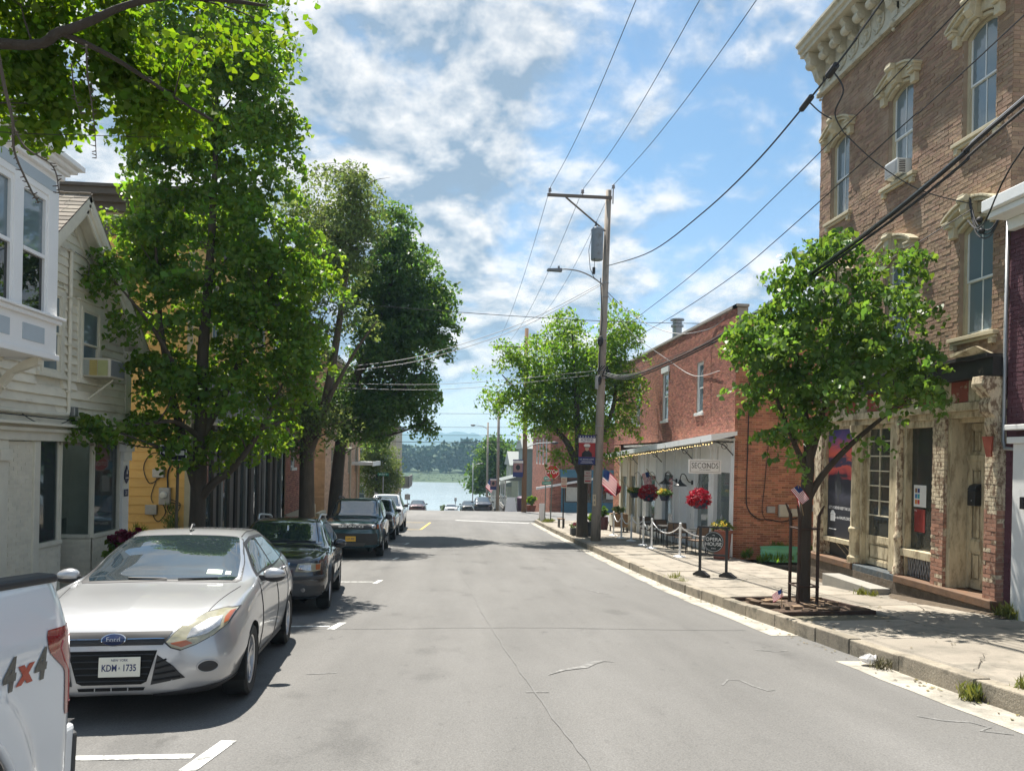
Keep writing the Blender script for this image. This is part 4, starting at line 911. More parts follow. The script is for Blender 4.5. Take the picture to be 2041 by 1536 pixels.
# conduit
mb = MB(); mb.tube(crom([LF(13.42, .06, 5.05), LF(13.42, .06, 3.6), LF(13.42, .06, 2.4), LF(13.40, .06, 2.26), LF(13.2, .06, 2.21), LF(11.5, .07, 2.20), LF(8, .07, 2.2)], 4), .032, 8)
for z in (2.6, 3.4, 4.2, 5.0): mb.box(LF, 13.37, 13.47, .02, .10, z, z+.03)
mb.build('conduit', trimw, CH, smooth=False); MB().box(LF, 13.47, 13.6, .03, .14, 2.2, 2.36).build('junction_box', steelg, CH, bevel=.01)
mb = MB(); mb.tube(sag(LF(12.0, .08, 2.16), LF(13.4, .09, 2.13), .13, 10), .008, 4); mb.tube(crom([LF(13.45, .08, 5.02), LF(13.5, .3, 4.85), LF(13.55, .25, 4.6), LF(13.5, .1, 4.7)], 5), .008, 4); mb.tube([LF(8, .12, 2.15), LF(13.5, .11, 2.13), LF(15.9, .11, 2.0)], .012, 4); mb.build('wall_cable', wireblk, CH)
# window air conditioner
AC = MB().box(LF, 13.9, 14.5, 0, .52, 2.92, 3.26).build('air_conditioner', M('ac_beige', (.50, .47, .38), .55, var=.05), CH, bevel=.02)
mb = MB(); mb.box(LF, 13.93, 14.47, .521, .53, 2.95, 3.23); mb.build('ac_face', M('ac_dark', (.16, .17, .17), .6), AC)
f2 = Fr(LF(13.9, 0, 0), (1, 0, 0), (0, -1, 0))
for q, (d0, d1, c_) in enumerate(((.05, .16, (.30, .33, .30)), (.17, .30, (.38, .31, .10)), (.31, .48, (.34, .36, .16)))): MB().box(f2, d0, d1, .002, .008, 2.95, 3.22).build('ac_side_panel', M('ac_side%d' % q, c_, .6), AC)
MB().tube([LF(14.2, .45, 2.9), LF(14.2, .02, 2.55)], .018, 6).build('ac_strut', trimw, AC)
# beige shopfront below
g0 = -1.2
mb = MB(); mb.box(LF, 8, 15.95, -.1, .08, 1.76, 2.0); mb.box(LF, 8, 15.98, -.1, .14, 1.90, 1.96); mb.box(LF, 8, 16.02, -.1, .22, 2.0, 2.05); mb.build('shop_cornice', trimw, CH, bevel=.008)
mb = MB(); mb.box(LF, 12.45, 12.62, -.12, .04, g0, 1.758); mb.box(LF, 11.5, 11.72, -.12, .05, g0, 1.758); mb.box(LF, 11.46, 11.76, -.12, .09, 1.45, 1.62); mb.build('shop_pilaster', trimw, CH, bevel=.008)
mb = MB(); mb.box(LF, 15.60, 15.90, -.15, .06, g0, 1.756); mb.box(LF, 15.57, 15.93, .062, .10, 1.42, 1.60); mb.box(LF, 15.55, 15.95, .0, .14, 1.60, 1.758); mb.build('corner_post', white, CH, bevel=.008)
def lf_bricks(a0, a1, b1, d=0., fr=None):
    f = fr or Fr(LF(0, d, 0), LF.u, LF.n); bricks(CH, f, a0, a1, g0+.2, b1, [], pbrick, pbrick, wname='brick_base', prot=.006)
lf_bricks(11.72, 12.45, 1.74, .0); lf_bricks(12.62, 13.36, .02, .0); lf_bricks(14.5, 15.6, -.02, .0); lf_bricks(8, 11.5, .1, 0)
def lwin(a0, a1, b0, b1, f=LF, nm='shop_window', gl=G_SHOP):
    mb = MB(); mb.box(f, a0, a1, -.1, .03, b0-.07, b0); mb.box(f, a0, a0+.035, -.08, .01, b0, b1); mb.box(f, a1-.035, a1, -.08, .01, b0, b1); w = mb.build(nm, trimw, CH, bevel=.004); MB().box(f, a0+.03, a1-.03, -.05, -.042, b0, b1).build('pane', gl, w); return w
lwin(12.62, 13.36, .10, 1.75); lwin(14.5, 15.6, .06, 1.75); lwin(8.0, 11.5, .2, 1.75)
# recessed entry
fr1 = Fr(LF(13.36, 0, 0), (-1, 0, 0), (0, 1, 0)); fb = Fr(LF(13.36, -1.05, 0), (0, 1, 0), (1, 0, 0)); fr2 = Fr(LF(14.5, 0, 0), (-1, 0, 0), (0, -1, 0))
bricks(CH, fb, 0, 1.14, g0+.2, -.02, [], pbrick, pbrick, wname='brick_base'); lwin(0, 1.14, .06, 1.75, fb, gl=G_OLD); bricks(CH, fr2, 0.02, 1.05, g0+.2, -.02, [], pbrick, pbrick, wname='brick_base'); lwin(.02, 1.05, .06, 1.75, fr2)
bricks(CH, fr1, 0.02, 1.05, g0+.2, .02, [], pbrick, pbrick, wname='brick_base'); lwin(.02, 1.05, .10, 1.75, fr1)
mb = MB(); mb.box(LF, 13.3, 14.6, -1.1, .0, 1.70, 1.755); mb.box(LF, 8, 15.8, -3.2, -3.1, g0, 1.9); mb.box(LF, 8, 15.8, -3.1, -1.1, -1.0, -.9); mb.box(LF, 8, 13.3, -1.1, -.12, 1.70, 1.75); mb.build('interior_shell', MATS['old_shop_interior'], CH)
mb = MB()
for k, (a, b, c, d, e, f) in enumerate(((12.7, 13.1, -2.0, -1.8, -.8, .9), (9, 9.5, -1, -.7, -.8, .6), (14.7, 15.4, -1.6, -1.5, .9, 1.7), (10.2, 10.9, -1.5, -1.2, -.8, .4), (14.8, 15.2, -1, -.8, -.6, .3))): mb.cr = k*.2; mb.box(LF, a, b, c, d, e, f)
mb.build('shop_display', M('display', (.42, .40, .35), .7, piece=.4), CH)
MB().prism([LF(15.75+x, .062, 1.12+y) for x, y in ((0, -.16), (.10, -.07), (.09, .08), (.04, .13), (0, .20), (-.04, .13), (-.09, .08), (-.10, -.07))], LF.n*.02).build('shield_plaque', M('plaque_navy', (.02, .025, .075), .5), CH, fix=True)
mb = MB(); mb.prism([LF(15.75+x, .083, 1.13+y) for x, y in ((-.03, .02), (.03, .02), (.0, .12))], LF.n*.004); mb.box(LF, 15.68, 15.82, .083, .086, 1.06, 1.08); mb.build('plaque_mark', lw, CH)
MB().box(LF, 15.66, 15.84, .062, .075, .70, .84).build('number_plate', MATS['plaque_navy'], CH); MB().text(LF, '31', 15.75, .078, .77, .11).build('house_number', lw, CH)
# ================================================================== YELLOW BUILDING
YB = thing('yellow_building', 'yellow clapboard building with heavy brown and cream cornice, dark old shopfront below', 'building', (XL, 25, -1.3))
yel = M('yellow_clapboard', (.68, .42, .135), .7, var=.07, scale=3, piece=.07, bump=.12, bscale=20, dirt=(.5, .29, .07), dscale=2, dth=(.58, .78), stretch=(.5, 1, 1))
dkb = M('dark_brown_trim', (.085, .072, .06), .6, var=.15, scale=4); ctan = M('cream_trim', (.40, .36, .26), .7, var=.08); greyb = M('grey_barn_board', (.22, .215, .20), .85, var=.25, scale=5, piece=.25, stretch=(2, 2, .3))
YF = Fr((XL, 19.6, 0), (-1, 0, 0), (0, -1, 0))
mb = MB(); mb.box(None, -14, XL-.02, 19.62, 30.6, -2, 7.2); mb.build('wall', yel, YB)
z = -1.3; ex = .222
while z < 7.0:
    t = z+ex
    for a0, a1 in ((.0, 2.4), (2.4, 6.5)):
        m = MB(); m.cr = RND.random(); j = RND.uniform(-.003, .003)
        m.prism([YF(a0+.002, d, h) for d, h in ((-.03, z), (.024+j, z), (.026+j, z+.008), (.004, t+.012), (-.03, t+.012))], YF.u*(a1-a0-.004)); m.build('clapboard', yel, YB, fix=True)
    z += ex
mb = MB(); mb.box(YF, -.03, .10, .0, .05, -1.4, 6.98); mb.build('corner_board', ctan, YB, bevel=.006)
for c0, c1, dd, mt in ((6.98, 7.12, .07, dkb), (7.122, 7.28, .05, dkb), (7.282, 7.54, .06, ctan), (7.542, 7.72, .20, dkb), (7.722, 7.86, .34, dkb), (7.862, 8.02, .50, dkb), (8.022, 8.10, .56, dkb)):
    m = MB(); m.box(YF, -dd, 7, -.1, dd, c0, c1); m.box(LF, 19.6, 30.6, -.1, dd, c0, c1); m.build('cornice', mt, YB)
mb = MB(); mb.box(None, -14, XL, 19.6, 30.6, 8.0, 8.06); mb.build('roof', roofing, YB)
for y in (21, 23.4, 25.8, 28.2):
    sash_window(YB, LF, y, y+.95, 4.3, 6.2, d=.03, fm=ctan, cols=2)
    MB().box(LF, y-.1, y+1.05, .0, .12, 6.2, 6.34).build('window_cap', dkb, YB)
for i in range(36):
    a = 19.7+i*.302; m = MB(); m.cr = RND.random(); m.box(LF, a, a+.292, -.02, .06+RND.uniform(-.008, .008), 2.42, 3.75); m.build('fascia_board', greyb, YB)
mb = MB(); mb.box(LF, 19.65, 30.6, -.02, .16, 3.752, 3.84); mb.box(LF, 19.65, 30.6, -.02, .20, 2.34, 2.418); mb.build('fascia_trim', ctan, YB)
mb = MB(); mb.box(LF, 19.6, 30.6, -.3, -.02, -2, 2.34); mb.build('shopfront_back', inside, YB)
a = 19.7
for i in range(13):
    w = .17+.10*((i*5) % 3); mb = MB(); mb.box(LF, a, a+w, -.02, .07, -1.9, 2.338); mb.box(LF, a-.02, a+w+.02, .072, .11, zr(a)+.14, zr(a)+.5); mb.build('shopfront_column', dkb if i % 3 else greyb, YB, bevel=.008)
    b = a+w; n = b+.45+.2*(i % 2)
    if n < 30.6:
        MB().box(LF, b, n, -.012, -.004, zr(a)+.75, 2.338).build('pane', G_SHOP if i % 2 else G_DARK, YB); MB().box(LF, b, n, -.012, .03, -2, zr(a)+.75).build('stall_riser', dkb, YB)
        if i % 3 == 1: MB().box(LF, b+.1, b+.3, -.03, -.013, zr(a)+.9, zr(a)+1.9).build('window_card', M('window_card', (.5, .48, .4), .7), YB)
    a = n
# meter, boxes and wiring on the yellow wall
mb = MB(); mb.box(YF, .42, .68, .03, .16, .27, .70); MT = mb.build('meter_box', steelg, YB, bevel=.015)
mb = MB(); mb.lathe([(.085, 0), (.09, .05), (.07, .11), (.0, .12)], YF(.55, .16, .52), 14, 'y', Matrix.Scale(-1, 3, (0, 1, 0))); mb.build('meter_dial', M('meter_glass', (.6, .6, .58), .2), MT)
MB().box(YF, .58, .86, .03, .12, .95, 1.16).build('junction_box', steelg, YB, bevel=.01); MB().box(YF, .74, 1.02, .03, .12, .02, .26).build('junction_box', steelg, YB, bevel=.01)
mb = MB(); W_ = lambda L_, r: mb.tube([YF(x, .045, z) for x, z in [tuple(p) for p in crom(L_, 6)]], r, 5)
W_([(.15, 1.75), (.5, 1.5), (.9, 1.55), (1.1, 1.2), (.95, .8), (.7, .95)], .012); W_([(.5, .7), (.5, 1.1), (.3, 1.5), (.1, 1.7)], .02); W_([(.6, .27), (.55, .05), (.7, -.15), (.8, -.1), (.85, .02)], .012); W_([(.42, .4), (.2, .3), (.25, .1), (.42, .05), (.5, .2), (.4, .32), (.2, .25)], .012); W_([(.75, 1.0), (.9, .5), (.85, .3)], .01); mb.build('wall_cable', wireblk, YB)
# ================================================================== LEFT BRICK BUILDING, TAN BUILDING
LB = thing('brick_building', 'red brick building on pale stone base beyond dark shopfront, half hidden by tree trunks', 'building', (XL, 33, -1.8))
hl = [(31.6, 32.4, 1.0, 2.6), (34.6, 35.4, 1.0, 2.6), (31.6, 32.4, 4.0, 5.6), (34.6, 35.4, 4.0, 5.6)]
bricks(LB, LF, 30.62, 37.0, -.85, 7.2, hl, brk2, mor2, ch=.08, bl=.25)
for h in hl: sash_window(LB, LF, *h, d=-.06, fm=white2, cols=1); MB().box(LF, h[0]-.1, h[1]+.1, -.05, .08, h[2]-.12, h[2]).build('window_sill', white2, LB)
mb = MB(); mb.box(LF, 30.62, 37.05, -.2, .08, -2.3, -.85); mb.build('stone_base', M('pale_base', (.42, .38, .28), .85, var=.12), LB)
mb = MB(); mb.box(None, -14, XL-.2, 30.7, 36.9, 6.9, 7.0); mb.box(None, -14, XL-.2, 36.8, 37.0, -2.2, 7.2); mb.box(LF, 30.62, 37.05, -.25, .25, 7.2, 7.5); mb.build('roof', ctan, LB)
RL = thing('railing', 'dark metal stair railing beside the left brick building', 'railing', (-5.9, 38, -1.95))
mb = MB()
for y in (37.2, 38.4, 39.6): mb.tube([(-5.7, y, zr(y)+.1), (-5.7, y, zr(y)+1.3)], .03, 6)
for h in (.65, 1.28): mb.tube([(-5.7, 37.2, zr(37.2)+h), (-5.7, 39.6, zr(39.6)+h)], .025, 6)
for k in range(12): mb.tube([(-5.7, 37.3+.19*k, zr(38)+.65), (-5.7, 37.3+.19*k, zr(38)+1.25)], .009, 4)
mb.build('rail', black, RL)
ST = thing('stone_steps', 'short flight of pale steps behind the dark railing', 'steps', (-6.2, 38, -1.95))
for k in range(4): MB().box(None, -6.6+.0*k, -5.85-.18*k+.0, 37.3, 39.4, zr(38)+.1+.16*k, zr(38)+.26+.16*k).build('step', MATS['pale_base'], ST)
TB = thing('tan_building', 'tan brick building with flat white canopy, beyond the left tree trunks', 'building', (XL, 48, -2.2))
tan = M('tan_brick', (.42, .27, .17), .88, var=.12, scale=3, piece=.15)
hl = [(42+3.4*k, 42.9+3.4*k, z0, z0+1.7) for k in range(4) for z0 in (.3, 3.6)]
bricks(TB, LF, 40.0, 55.0, -2.6, 6.6, hl, tan, tan, ch=.12, bl=.36)
for h in hl: sash_window(TB, LF, *h, d=-.06, fm=ctan, cols=1)
FRt = Fr((XL, 40.0, 0), (-1, 0, 0), (0, -1, 0)); bricks(TB, FRt, 0, 5, -2.4, 6.6, [], tan, tan, ch=.12, bl=.36, wname='side_wall')
mb = MB(); mb.box(LF, 40.0, 55.0, -8, .0, 6.5, 6.6); mb.box(LF, 39.9, 55.1, -.3, .3, 6.6, 6.95); mb.box(LF, 54.8, 55, -8, -.2, -2.6, 6.5); mb.build('roof', ctan, TB)
mb = MB(); mb.box(LF, 50.5, 55.6, .0, 1.35, .85, 1.05); mb.box(LF, 50.4, 55.7, 1.352, 1.42, .80, 1.10); mb.build('canopy', white2, TB)
for y in (45.5, 49.2, 52.8): MB().tube([LF(y, .1, -2.3), LF(y, .1, 6.2)], .06, 6).build('downpipe', ctan, TB)
BG = thing('beige_building', 'pale beige building with balcony beyond the green vines, above the river', 'building', (-8, 68, -3.8))
mb = MB(); mb.box(None, -14, -4.85, 66, 74, -6, 3.9); mb.build('wall', M('beige_siding', (.50, .44, .33), .8, var=.08), BG)
mb = MB(); mb.box(None, -14.2, -4.6, 65.8, 74.2, 3.9, 4.15); mb.build('roof', dkb, BG)
for x in (-6.0, -8.2, -10.4):
    for z in (.5, -2.6): sash_window(BG, Fr((0, 66, 0), (1, 0, 0), (0, -1, 0)), x, x+.8, z, z+1.5, d=.06, fm=white2, cols=1)
mb = MB(); mb.box(None, -4.85, -3.7, 66.2, 72, -1.35, -1.2); mb.box(None, -3.75, -3.68, 66.2, 72, -1.2, -.3); mb.box(None, -4.85, -3.7, 66.2, 66.26, -1.2, -.3); mb.build('balcony', M('grey_deck', (.25, .24, .22), .8), BG)
# ================================================================== FAR RIGHT BUILDINGS
CB = thing('corner_shop_building', 'red brick corner building with blue shopfront and white sloping awning across the junction', 'building', (9, 62, -2.9))
CX_ = 7.7
CF = Fr((CX_, 58.5, 0), (1, 0, 0), (0, -1, 0)); CSd = Fr((CX_, 58.5, 0), (0, 1, 0), (-1, 0, 0))
ch_ = [(2.0+2.3*k, 3.0+2.3*k, 1.0, 3.2) for k in range(4)]
bricks(CB, CSd, 0, 13, -4, 4.0, ch_, brk2, mor2, ch=.10, bl=.30); bricks(CB, CF, 0, 9, -2.7, 4.0, [(.9, 8.9, -2.7, .2)], brk2, mor2, ch=.10, bl=.30, wname='front_wall')
for h in ch_: sash_window(CB, CSd, *h, d=-.05, fm=white2, rise=.35, cols=1)
mb = MB(); mb.box(CSd, -.15, 13.1, -.3, .22, 4.0, 4.3); mb.box(CF, -.2, 9, -.3, .22, 4.0, 4.3); mb.build('cornice', dkb, CB); MB().box(CF, 0, 9, -12, -.2, 3.8, 3.95).build('roof', roofing, CB)
blue = M('blue_shopfront', (.075, .20, .28), .6, var=.12, scale=3)
mb = MB(); mb.box(CF, .8, 9, -.2, .12, .05, .55); mb.box(CF, .7, 9, -.2, .2, .55, .68)
for a in (.9, 3.3, 3.9, 6.3, 8.7): mb.box(CF, a, a+.25, -.2, .1, -2.8, .05)
for a in (1.15, 4.15, 6.55): mb.box(CF, a, a+2.2, -.2, .06, -2.8, -1.9)
mb.build('shopfront', blue, CB)
for a in (1.15, 3.55, 4.15, 6.55): MB().box(CF, a, a+(2.15 if a != 3.55 else .35), -.1, -.08, -1.9, .05).build('pane', G_DARK, CB)
mb = MB(); mb.box(CF, 1.3, 2.6, -.07, -.05, -1.8, -.7); mb.box(CF, 4.5, 5.2, -.07, -.05, -1.6, -.4); mb.build('shop_display', M('display_pale', (.6, .6, .52), .7), CB)
mb = MB(); mb.prism([CF(-1.1, .2, -.75), CF(3.6, .9, .16), CF(3.6, .9, -.0), CF(-1.1, .2, -.92)], (0, -.2, 0)); mb.build('awning_valance', white, CB, fix=True)
def porch_house(name, label, y0, y1, x0, ztop, mat, zf, roofm):
    h = thing(name, label, 'house', (x0+3, (y0+y1)/2, zr(y0))); f = Fr((x0, 0, 0), (0, 1, 0), (-1, 0, 0)); g = Fr((x0, y0, 0), (1, 0, 0), (0, -1, 0))
    MB().box(None, x0, x0+8, y0, y1, zf-3, ztop).build('wall', mat, h)
    mb = MB(); ym = (y0+y1)/2; mb.prism([(x0-.3, y0-.3, ztop), (x0-.3, y1+.3, ztop), (x0-.3, ym, ztop+1.6)], (8.6, 0, 0)); mb.build('roof', roofm, h, fix=True)
    for a in (y0+.7, y1-1.7): sash_window(h, f, a, a+.9, zf+3.2, zf+4.7, d=.06, fm=white2, cols=1)
    sash_window(h, g, 1, 1.9, zf+.8, zf+2.2, d=.06, fm=white2, cols=1); sash_window(h, g, 1, 1.9, zf+3.4, zf+4.7, d=.06, fm=white2, cols=1)
    mb = MB(); mb.box(None, x0-2, x0, y0+.2, y1-.2, zf-.2, zf); mb.build('porch_floor', greyb, h)
    mb = MB(); mb.prism([(x0-2.3, y0, zf+2.5), (x0, y0, zf+3.1), (x0, y0, zf+2.5)], (0, y1-y0, 0)); mb.build('porch_roof', roofm, h, fix=True)
    for a in (y0+.3, (y0+y1)/2, y1-.4): MB().box(None, x0-1.95, x0-1.8, a, a+.14, zf, zf+2.5).build('porch_post', white2, h)
    mb = MB(); mb.box(None, x0-1.92, x0-1.86, y0+.3, y1-.4, zf+.8, zf+.88); mb.box(None, x0-1.92, x0-.1, y0+.3, y0+.36, zf+.8, zf+.88)
    for k in range(14): mb.box(None, x0-1.91+.13*k, x0-1.88+.13*k, y0+.31, y0+.35, zf, zf+.8)
    mb.build('porch_rail', white2, h); mb = MB(); mb.box(None, x0-2.1, x0+.1, y0+.1, y1-.1, zf-3, zf-.2); mb.build('porch_base', dkb, h)
greyroof = M('pale_metal_roof', (.13, .15, .14), .5, var=.05)
porch_house('porch_house', 'grey green house with pale porch roof, just past the blue corner shop', 74, 81, 7.2, 2.4, M('green_grey_siding', (.25, .30, .29), .8), -3.3, greyroof)
porch_house('porch_house', 'small pale porch house nearest the river beside the parked dark car', 86, 94, 6.9, 0.6, M('sage_siding', (.36, .38, .30), .8), -4.4, greyroof)
SH = thing('riverside_shed', 'little white shed with dark window at the waterside behind a pole', 'shed', (6, 104, -6.6))
mb = MB(); mb.box(None, 5.2, 8.2, 103, 106, -6.8, -4.2); mb.build('wall', white, SH); MB().box(Fr((0, 103, 0), (1, 0, 0), (0, -1, 0)), 5.35, 5.95, 0, .04, -6.0, -4.7).build('window', G_DARK, SH); MB().box(None, 5, 8.4, 102.8, 106.2, -4.2, -4.0).build('roof', dkb, SH)
# ================================================================== TREES
bark4 = M('dark_bark', (.042, .034, .027), .95, var=.35, scale=9, bump=.7, bscale=40, stretch=(1, 1, .4))
bark3 = M('brown_bark', (.075, .056, .040), .95, var=.3, scale=7, bump=.7, bscale=28, stretch=(1, 1, .25))
bark = M('bark', (.085, .068, .052), .95, var=.3, scale=7, bump=.7, bscale=28, stretch=(1, 1, .25), dirt=(.11, .105, .075), dscale=3)
bark2 = M('pale_bark', (.12, .092, .066), .95, var=.3, scale=6, bump=.6, bscale=24, stretch=(1, 1, .25))
leafA = M('leaf_mid_green', (.115, .20, .036), .42, var=.0, piece=.26, hue=.026, trans=.58, spec=.35)
leafB = M('leaf_dark_green', (.076, .14, .034), .40, var=.0, piece=.26, hue=.022, trans=.50, spec=.35)
leafC = M('leaf_ginkgo', (.098, .17, .026), .5, var=.0, piece=.26, hue=.022, trans=.6, spec=.25)
leafD = M('leaf_dogwood', (.10, .178, .038), .38, var=.0, piece=.26, hue=.02, trans=.5, spec=.4)
leafE = M('leaf_light', (.13, .18, .055), .5, var=.0, piece=.35, hue=.02, trans=.42, spec=.3)
weedm = M('weed_green', (.17, .19, .045), .6, var=.0, piece=.35, hue=.02, trans=.3)
def quadmesh(name, V, nf, per, mat, rnd, parent, off):
    """V (nf*per,3): nf polygons of per vertices"""
    me = bpy.data.meshes.new(name); V = (V-np.array(off)).astype(np.float32)
    me.vertices.add(len(V)); me.vertices.foreach_set('co', V.ravel())
    me.loops.add(nf*per); me.loops.foreach_set('vertex_index', np.arange(nf*per, dtype=np.int32))
    me.polygons.add(nf); me.polygons.foreach_set('loop_start', np.arange(0, nf*per, per, dtype=np.int32))
    at = me.attributes.new('rnd', 'FLOAT', 'FACE'); at.data.foreach_set('value', rnd.astype(np.float32))
    me.materials.append(mat); me.update(calc_edges=True); me.validate()
    o = bpy.data.objects.new(name, me); COL.objects.link(o)
    if parent: o.parent = parent
    return o
def leaf_cloud(rng, clumps, per, crad, size, shape='leaf', droop=.35, flat=.6, norms=None):
    C0 = np.repeat(clumps, per, axis=0); n = len(C0)
    if norms is None: C = C0+rng.normal(0, 1, (n, 3))*np.array([1, 1, .72])*crad; base = np.array([0, 0, flat])
    else:                                                # leaves lie along drooping sprays
        N_ = np.repeat(norms, per, axis=0); t1 = np.cross(N_, rng.normal(0, 1, (n, 3))); t1 /= np.linalg.norm(t1, axis=1)[:, None]+1e-9
        rad = crad*2.0*np.sqrt(rng.uniform(0, 1, (n, 1))); C = C0+t1*rad+N_*rng.normal(0, .28, (n, 1))*crad-np.array([0, 0, 1])*(rad**2)/crad*.16; base = N_*1.15
    a = rng.normal(0, 1, (n, 3)); a[:, 2] -= droop*1.5; a /= np.linalg.norm(a, axis=1)[:, None]
    nn = rng.normal(0, 1, (n, 3))*(.62 if norms is not None else 1-flat*.5)+base; nn -= a*np.sum(nn*a, axis=1)[:, None]; nn /= np.linalg.norm(nn, axis=1)[:, None]+1e-9
    s = np.cross(a, nn); L = size*np.clip(rng.lognormal(-.08, .30, (n, 1)), .45, 1.7)
    if shape == 'fan':
        k = 5; V = np.zeros((n, k, 3)); V[:, 0] = C-a*L*.5
        for i, (u, v) in enumerate(((-.62, .18), (-.36, .5), (.36, .5), (.62, .18))): V[:, i+1] = C+s*L*u+a*L*v+nn*L*(.10 if i in (0, 3) else -.02)
    elif shape == 'broad':
        k = 6; V = np.zeros((n, k, 3))
        for i, (u, v, w) in enumerate(((0, -.5, 0), (.34, -.2, .07), (.30, .15, .06), (0, .58, -.10), (-.30, .15, .06), (-.34, -.2, .07))): V[:, i] = C+s*L*u+a*L*v+nn*L*w
    elif shape == 'blade':
        k = 4; V = np.zeros((n, k, 3))
        for i, (u, v, w) in enumerate(((0, -.5, 0), (.09, .0, .03), (0, .8, -.12), (-.09, .0, .03))): V[:, i] = C+s*L*u+a*L*v+nn*L*w
    else:
        k = 4; V = np.zeros((n, k, 3))
        for i, (u, v, w) in enumerate(((0, -.5, 0), (.30, -.02, .09), (0, .55, -.04), (-.30, -.02, .09))): V[:, i] = C+s*L*u+a*L*v+nn*L*w
    rc = np.repeat(rng.uniform(0, 1, len(clumps)), per); r = np.mod(rc*.7+rng.uniform(0, .3, n), .999)
    return V.reshape(-1, 3), n, k, r
def clump_points(rng, blobs, n, shell=.42, gaps=None):
    w = np.array([(b[3]*b[5])**.9*(b[6] if len(b) > 6 else 1) for b in blobs]); w = w/w.sum(); out, nor = [], []
    K = rng.normal(0, 1, (7, 3)); K /= np.linalg.norm(K, axis=1)[:, None]; ph = rng.uniform(0, 6.28, 7)
    for b, c in zip(blobs, np.maximum(3, (w*n*(1.5 if gaps else 1)).astype(int))):
        d = rng.normal(0, 1, (c, 3)); d /= np.linalg.norm(d, axis=1)[:, None]; r = rng.uniform(0, 1, (c, 1))**shell
        P = np.array(b[:3])+d*r*np.array(b[3:6])
        if gaps:                                         # open gaps and lobes in the crown
            f = np.sin(P@K.T*(2*np.pi/gaps)+ph).sum(1)/2.6; P = P+d*(f[:, None]*.16*gaps); keep = f > -.42; P, d = P[keep], d[keep]
        out.append(P); N_ = d*.62+np.array([0, 0, .85])+rng.normal(0, .22, d.shape); nor.append(N_/np.linalg.norm(N_, axis=1)[:, None])
    clump_points.norms = np.vstack(nor)
    return np.vstack(out)
def limb_paths(mb, rng, stems, targets, r0=.035, n=5, jit=.12):
    nodes = [Vector(p[:3]) for st in stems for p in crom([q[:4] for q in st], 4)]; rad = [float(p[3]) for st in stems for p in crom([q[:4] for q in st], 4)]
    for t in targets:
        t = Vector(t); best, bi = 1e9, 0
        for i, q in enumerate(nodes):
            dz = t.z-q.z; dist = (t-q).length+(3 if dz < .15*(t-q).xy.length else 0)
            if dist < best: best, bi = dist, i
        q = nodes[bi]; m = q.lerp(t, .5)+Vector((rng.normal()*jit, rng.normal()*jit, abs(rng.normal())*jit-.05*best)); r = min(rad[bi]*.55, r0*(.5+best*.35))
        P = [Vector(x) for x in crom([tuple(q), tuple(m), tuple(t)], 3)]; mb.tube(P, [r*(1-.8*i/(len(P)-1)) for i in range(len(P))], n)
        for i in (3, 5): nodes.append(P[i]); rad.append(r*.6)
def tree(name, label, stems, blobs, nclump, per, crad, size, leaf, barkm=bark, seed=1, shape='leaf', nlimb=60, shell=.42, twigs=0, group=None, r0=.035, droop=.35, flat=.6, jit=.12, gaps=None):
    rng = np.random.default_rng(seed); base = stems[0][0][:3]
    t = thing(name, label, 'tree', base, group=group)
    mb = MB()
    for i, st in enumerate(stems):
        P = crom(st, 5); mb.tube([p[:3] for p in P], [max(.008, float(p[3])) for p in P], 12 if i == 0 else 8)
    mb.build('trunk', barkm, t, smooth=True)
    cl = clump_points(rng, blobs, nclump, shell, gaps); nr = clump_points.norms; idx = rng.permutation(len(cl))[:nlimb]
    lb = MB(); limb_paths(lb, rng, stems, cl[idx], r0, jit=jit)
    if twigs:
        for c in cl[rng.permutation(len(cl))[:twigs]]:
            p = Vector(c); d = Vector(rng.normal(0, 1, 3)).normalized(); d.z = abs(d.z)*.3-.1; lb.tube([p, p+d*.5+Vector((0, 0, .05)), p+d*1.1], [.012, .008, .003], 4)
    lb.build('limbs', barkm, t, smooth=True)['kind'] = 'stuff'
    V, n, k, r = leaf_cloud(rng, cl, per, crad, size, shape, droop, flat, nr if gaps else None)
    quadmesh('crown', V, n, k, leaf, r, t, base); return t
LT = [(-4.95, 16, 10.1, 1.5, 1.5, 1.0), (-4.25, 16, 9.3, .9, 1.2, 1.0), (-5.7, 16, 10.9, .9, 1, .7), (-4.6, 16, 11.2, .8, 1, .6), (-5.0, 14.5, 1.75, .25, .2, .16, 2), (-5.11, 16, 8.88, 1.6, 1.6, 1.39), (-6.2, 16, 8.3, 0.75, 1, 1.17), (-4.2, 16, 7.9, 1.0, 1.3, 1.1), (-4.96, 16.2, 6.5, 1.9, 1.8, 1.39), (-6.16, 16, 6.55, 0.7, .9, 0.85), (-5.12, 16.3, 4.52, 2.0, 1.9, 1.28), (-3.62, 16, 5.21, 1.1, 1.4, 1.28), (-2.85, 16, 4.82, 0.4, .6, 0.64), (-4.79, 16.3, 2.9, 1.75, 1.6, 0.9), (-6.15, 13.8, 4.84, .36, .35, .30, 1.0), (-6.0, 14.3, 3.95, .22, .3, .24, .7), (-5.75, 15.0, 3.15, .42, .6, .5), (-6.12, 13.6, 2.03, .42, .3, .11, 2.5), (-5.75, 14.6, 2.1, .35, .6, .12, 2), (-3.38, 16.2, 3.54, 0.82, 1.1, 0.9), (-4.37, 16.3, 1.95, 1.1, 1.1, 0.45), (-5.9, 16, 2.15, 0.85, .8, 0.36), (-5.9, 16, 9.76, 0.9, .9, 0.64), (-6.34, 16, 5.51, 0.9, 1, 0.75)]
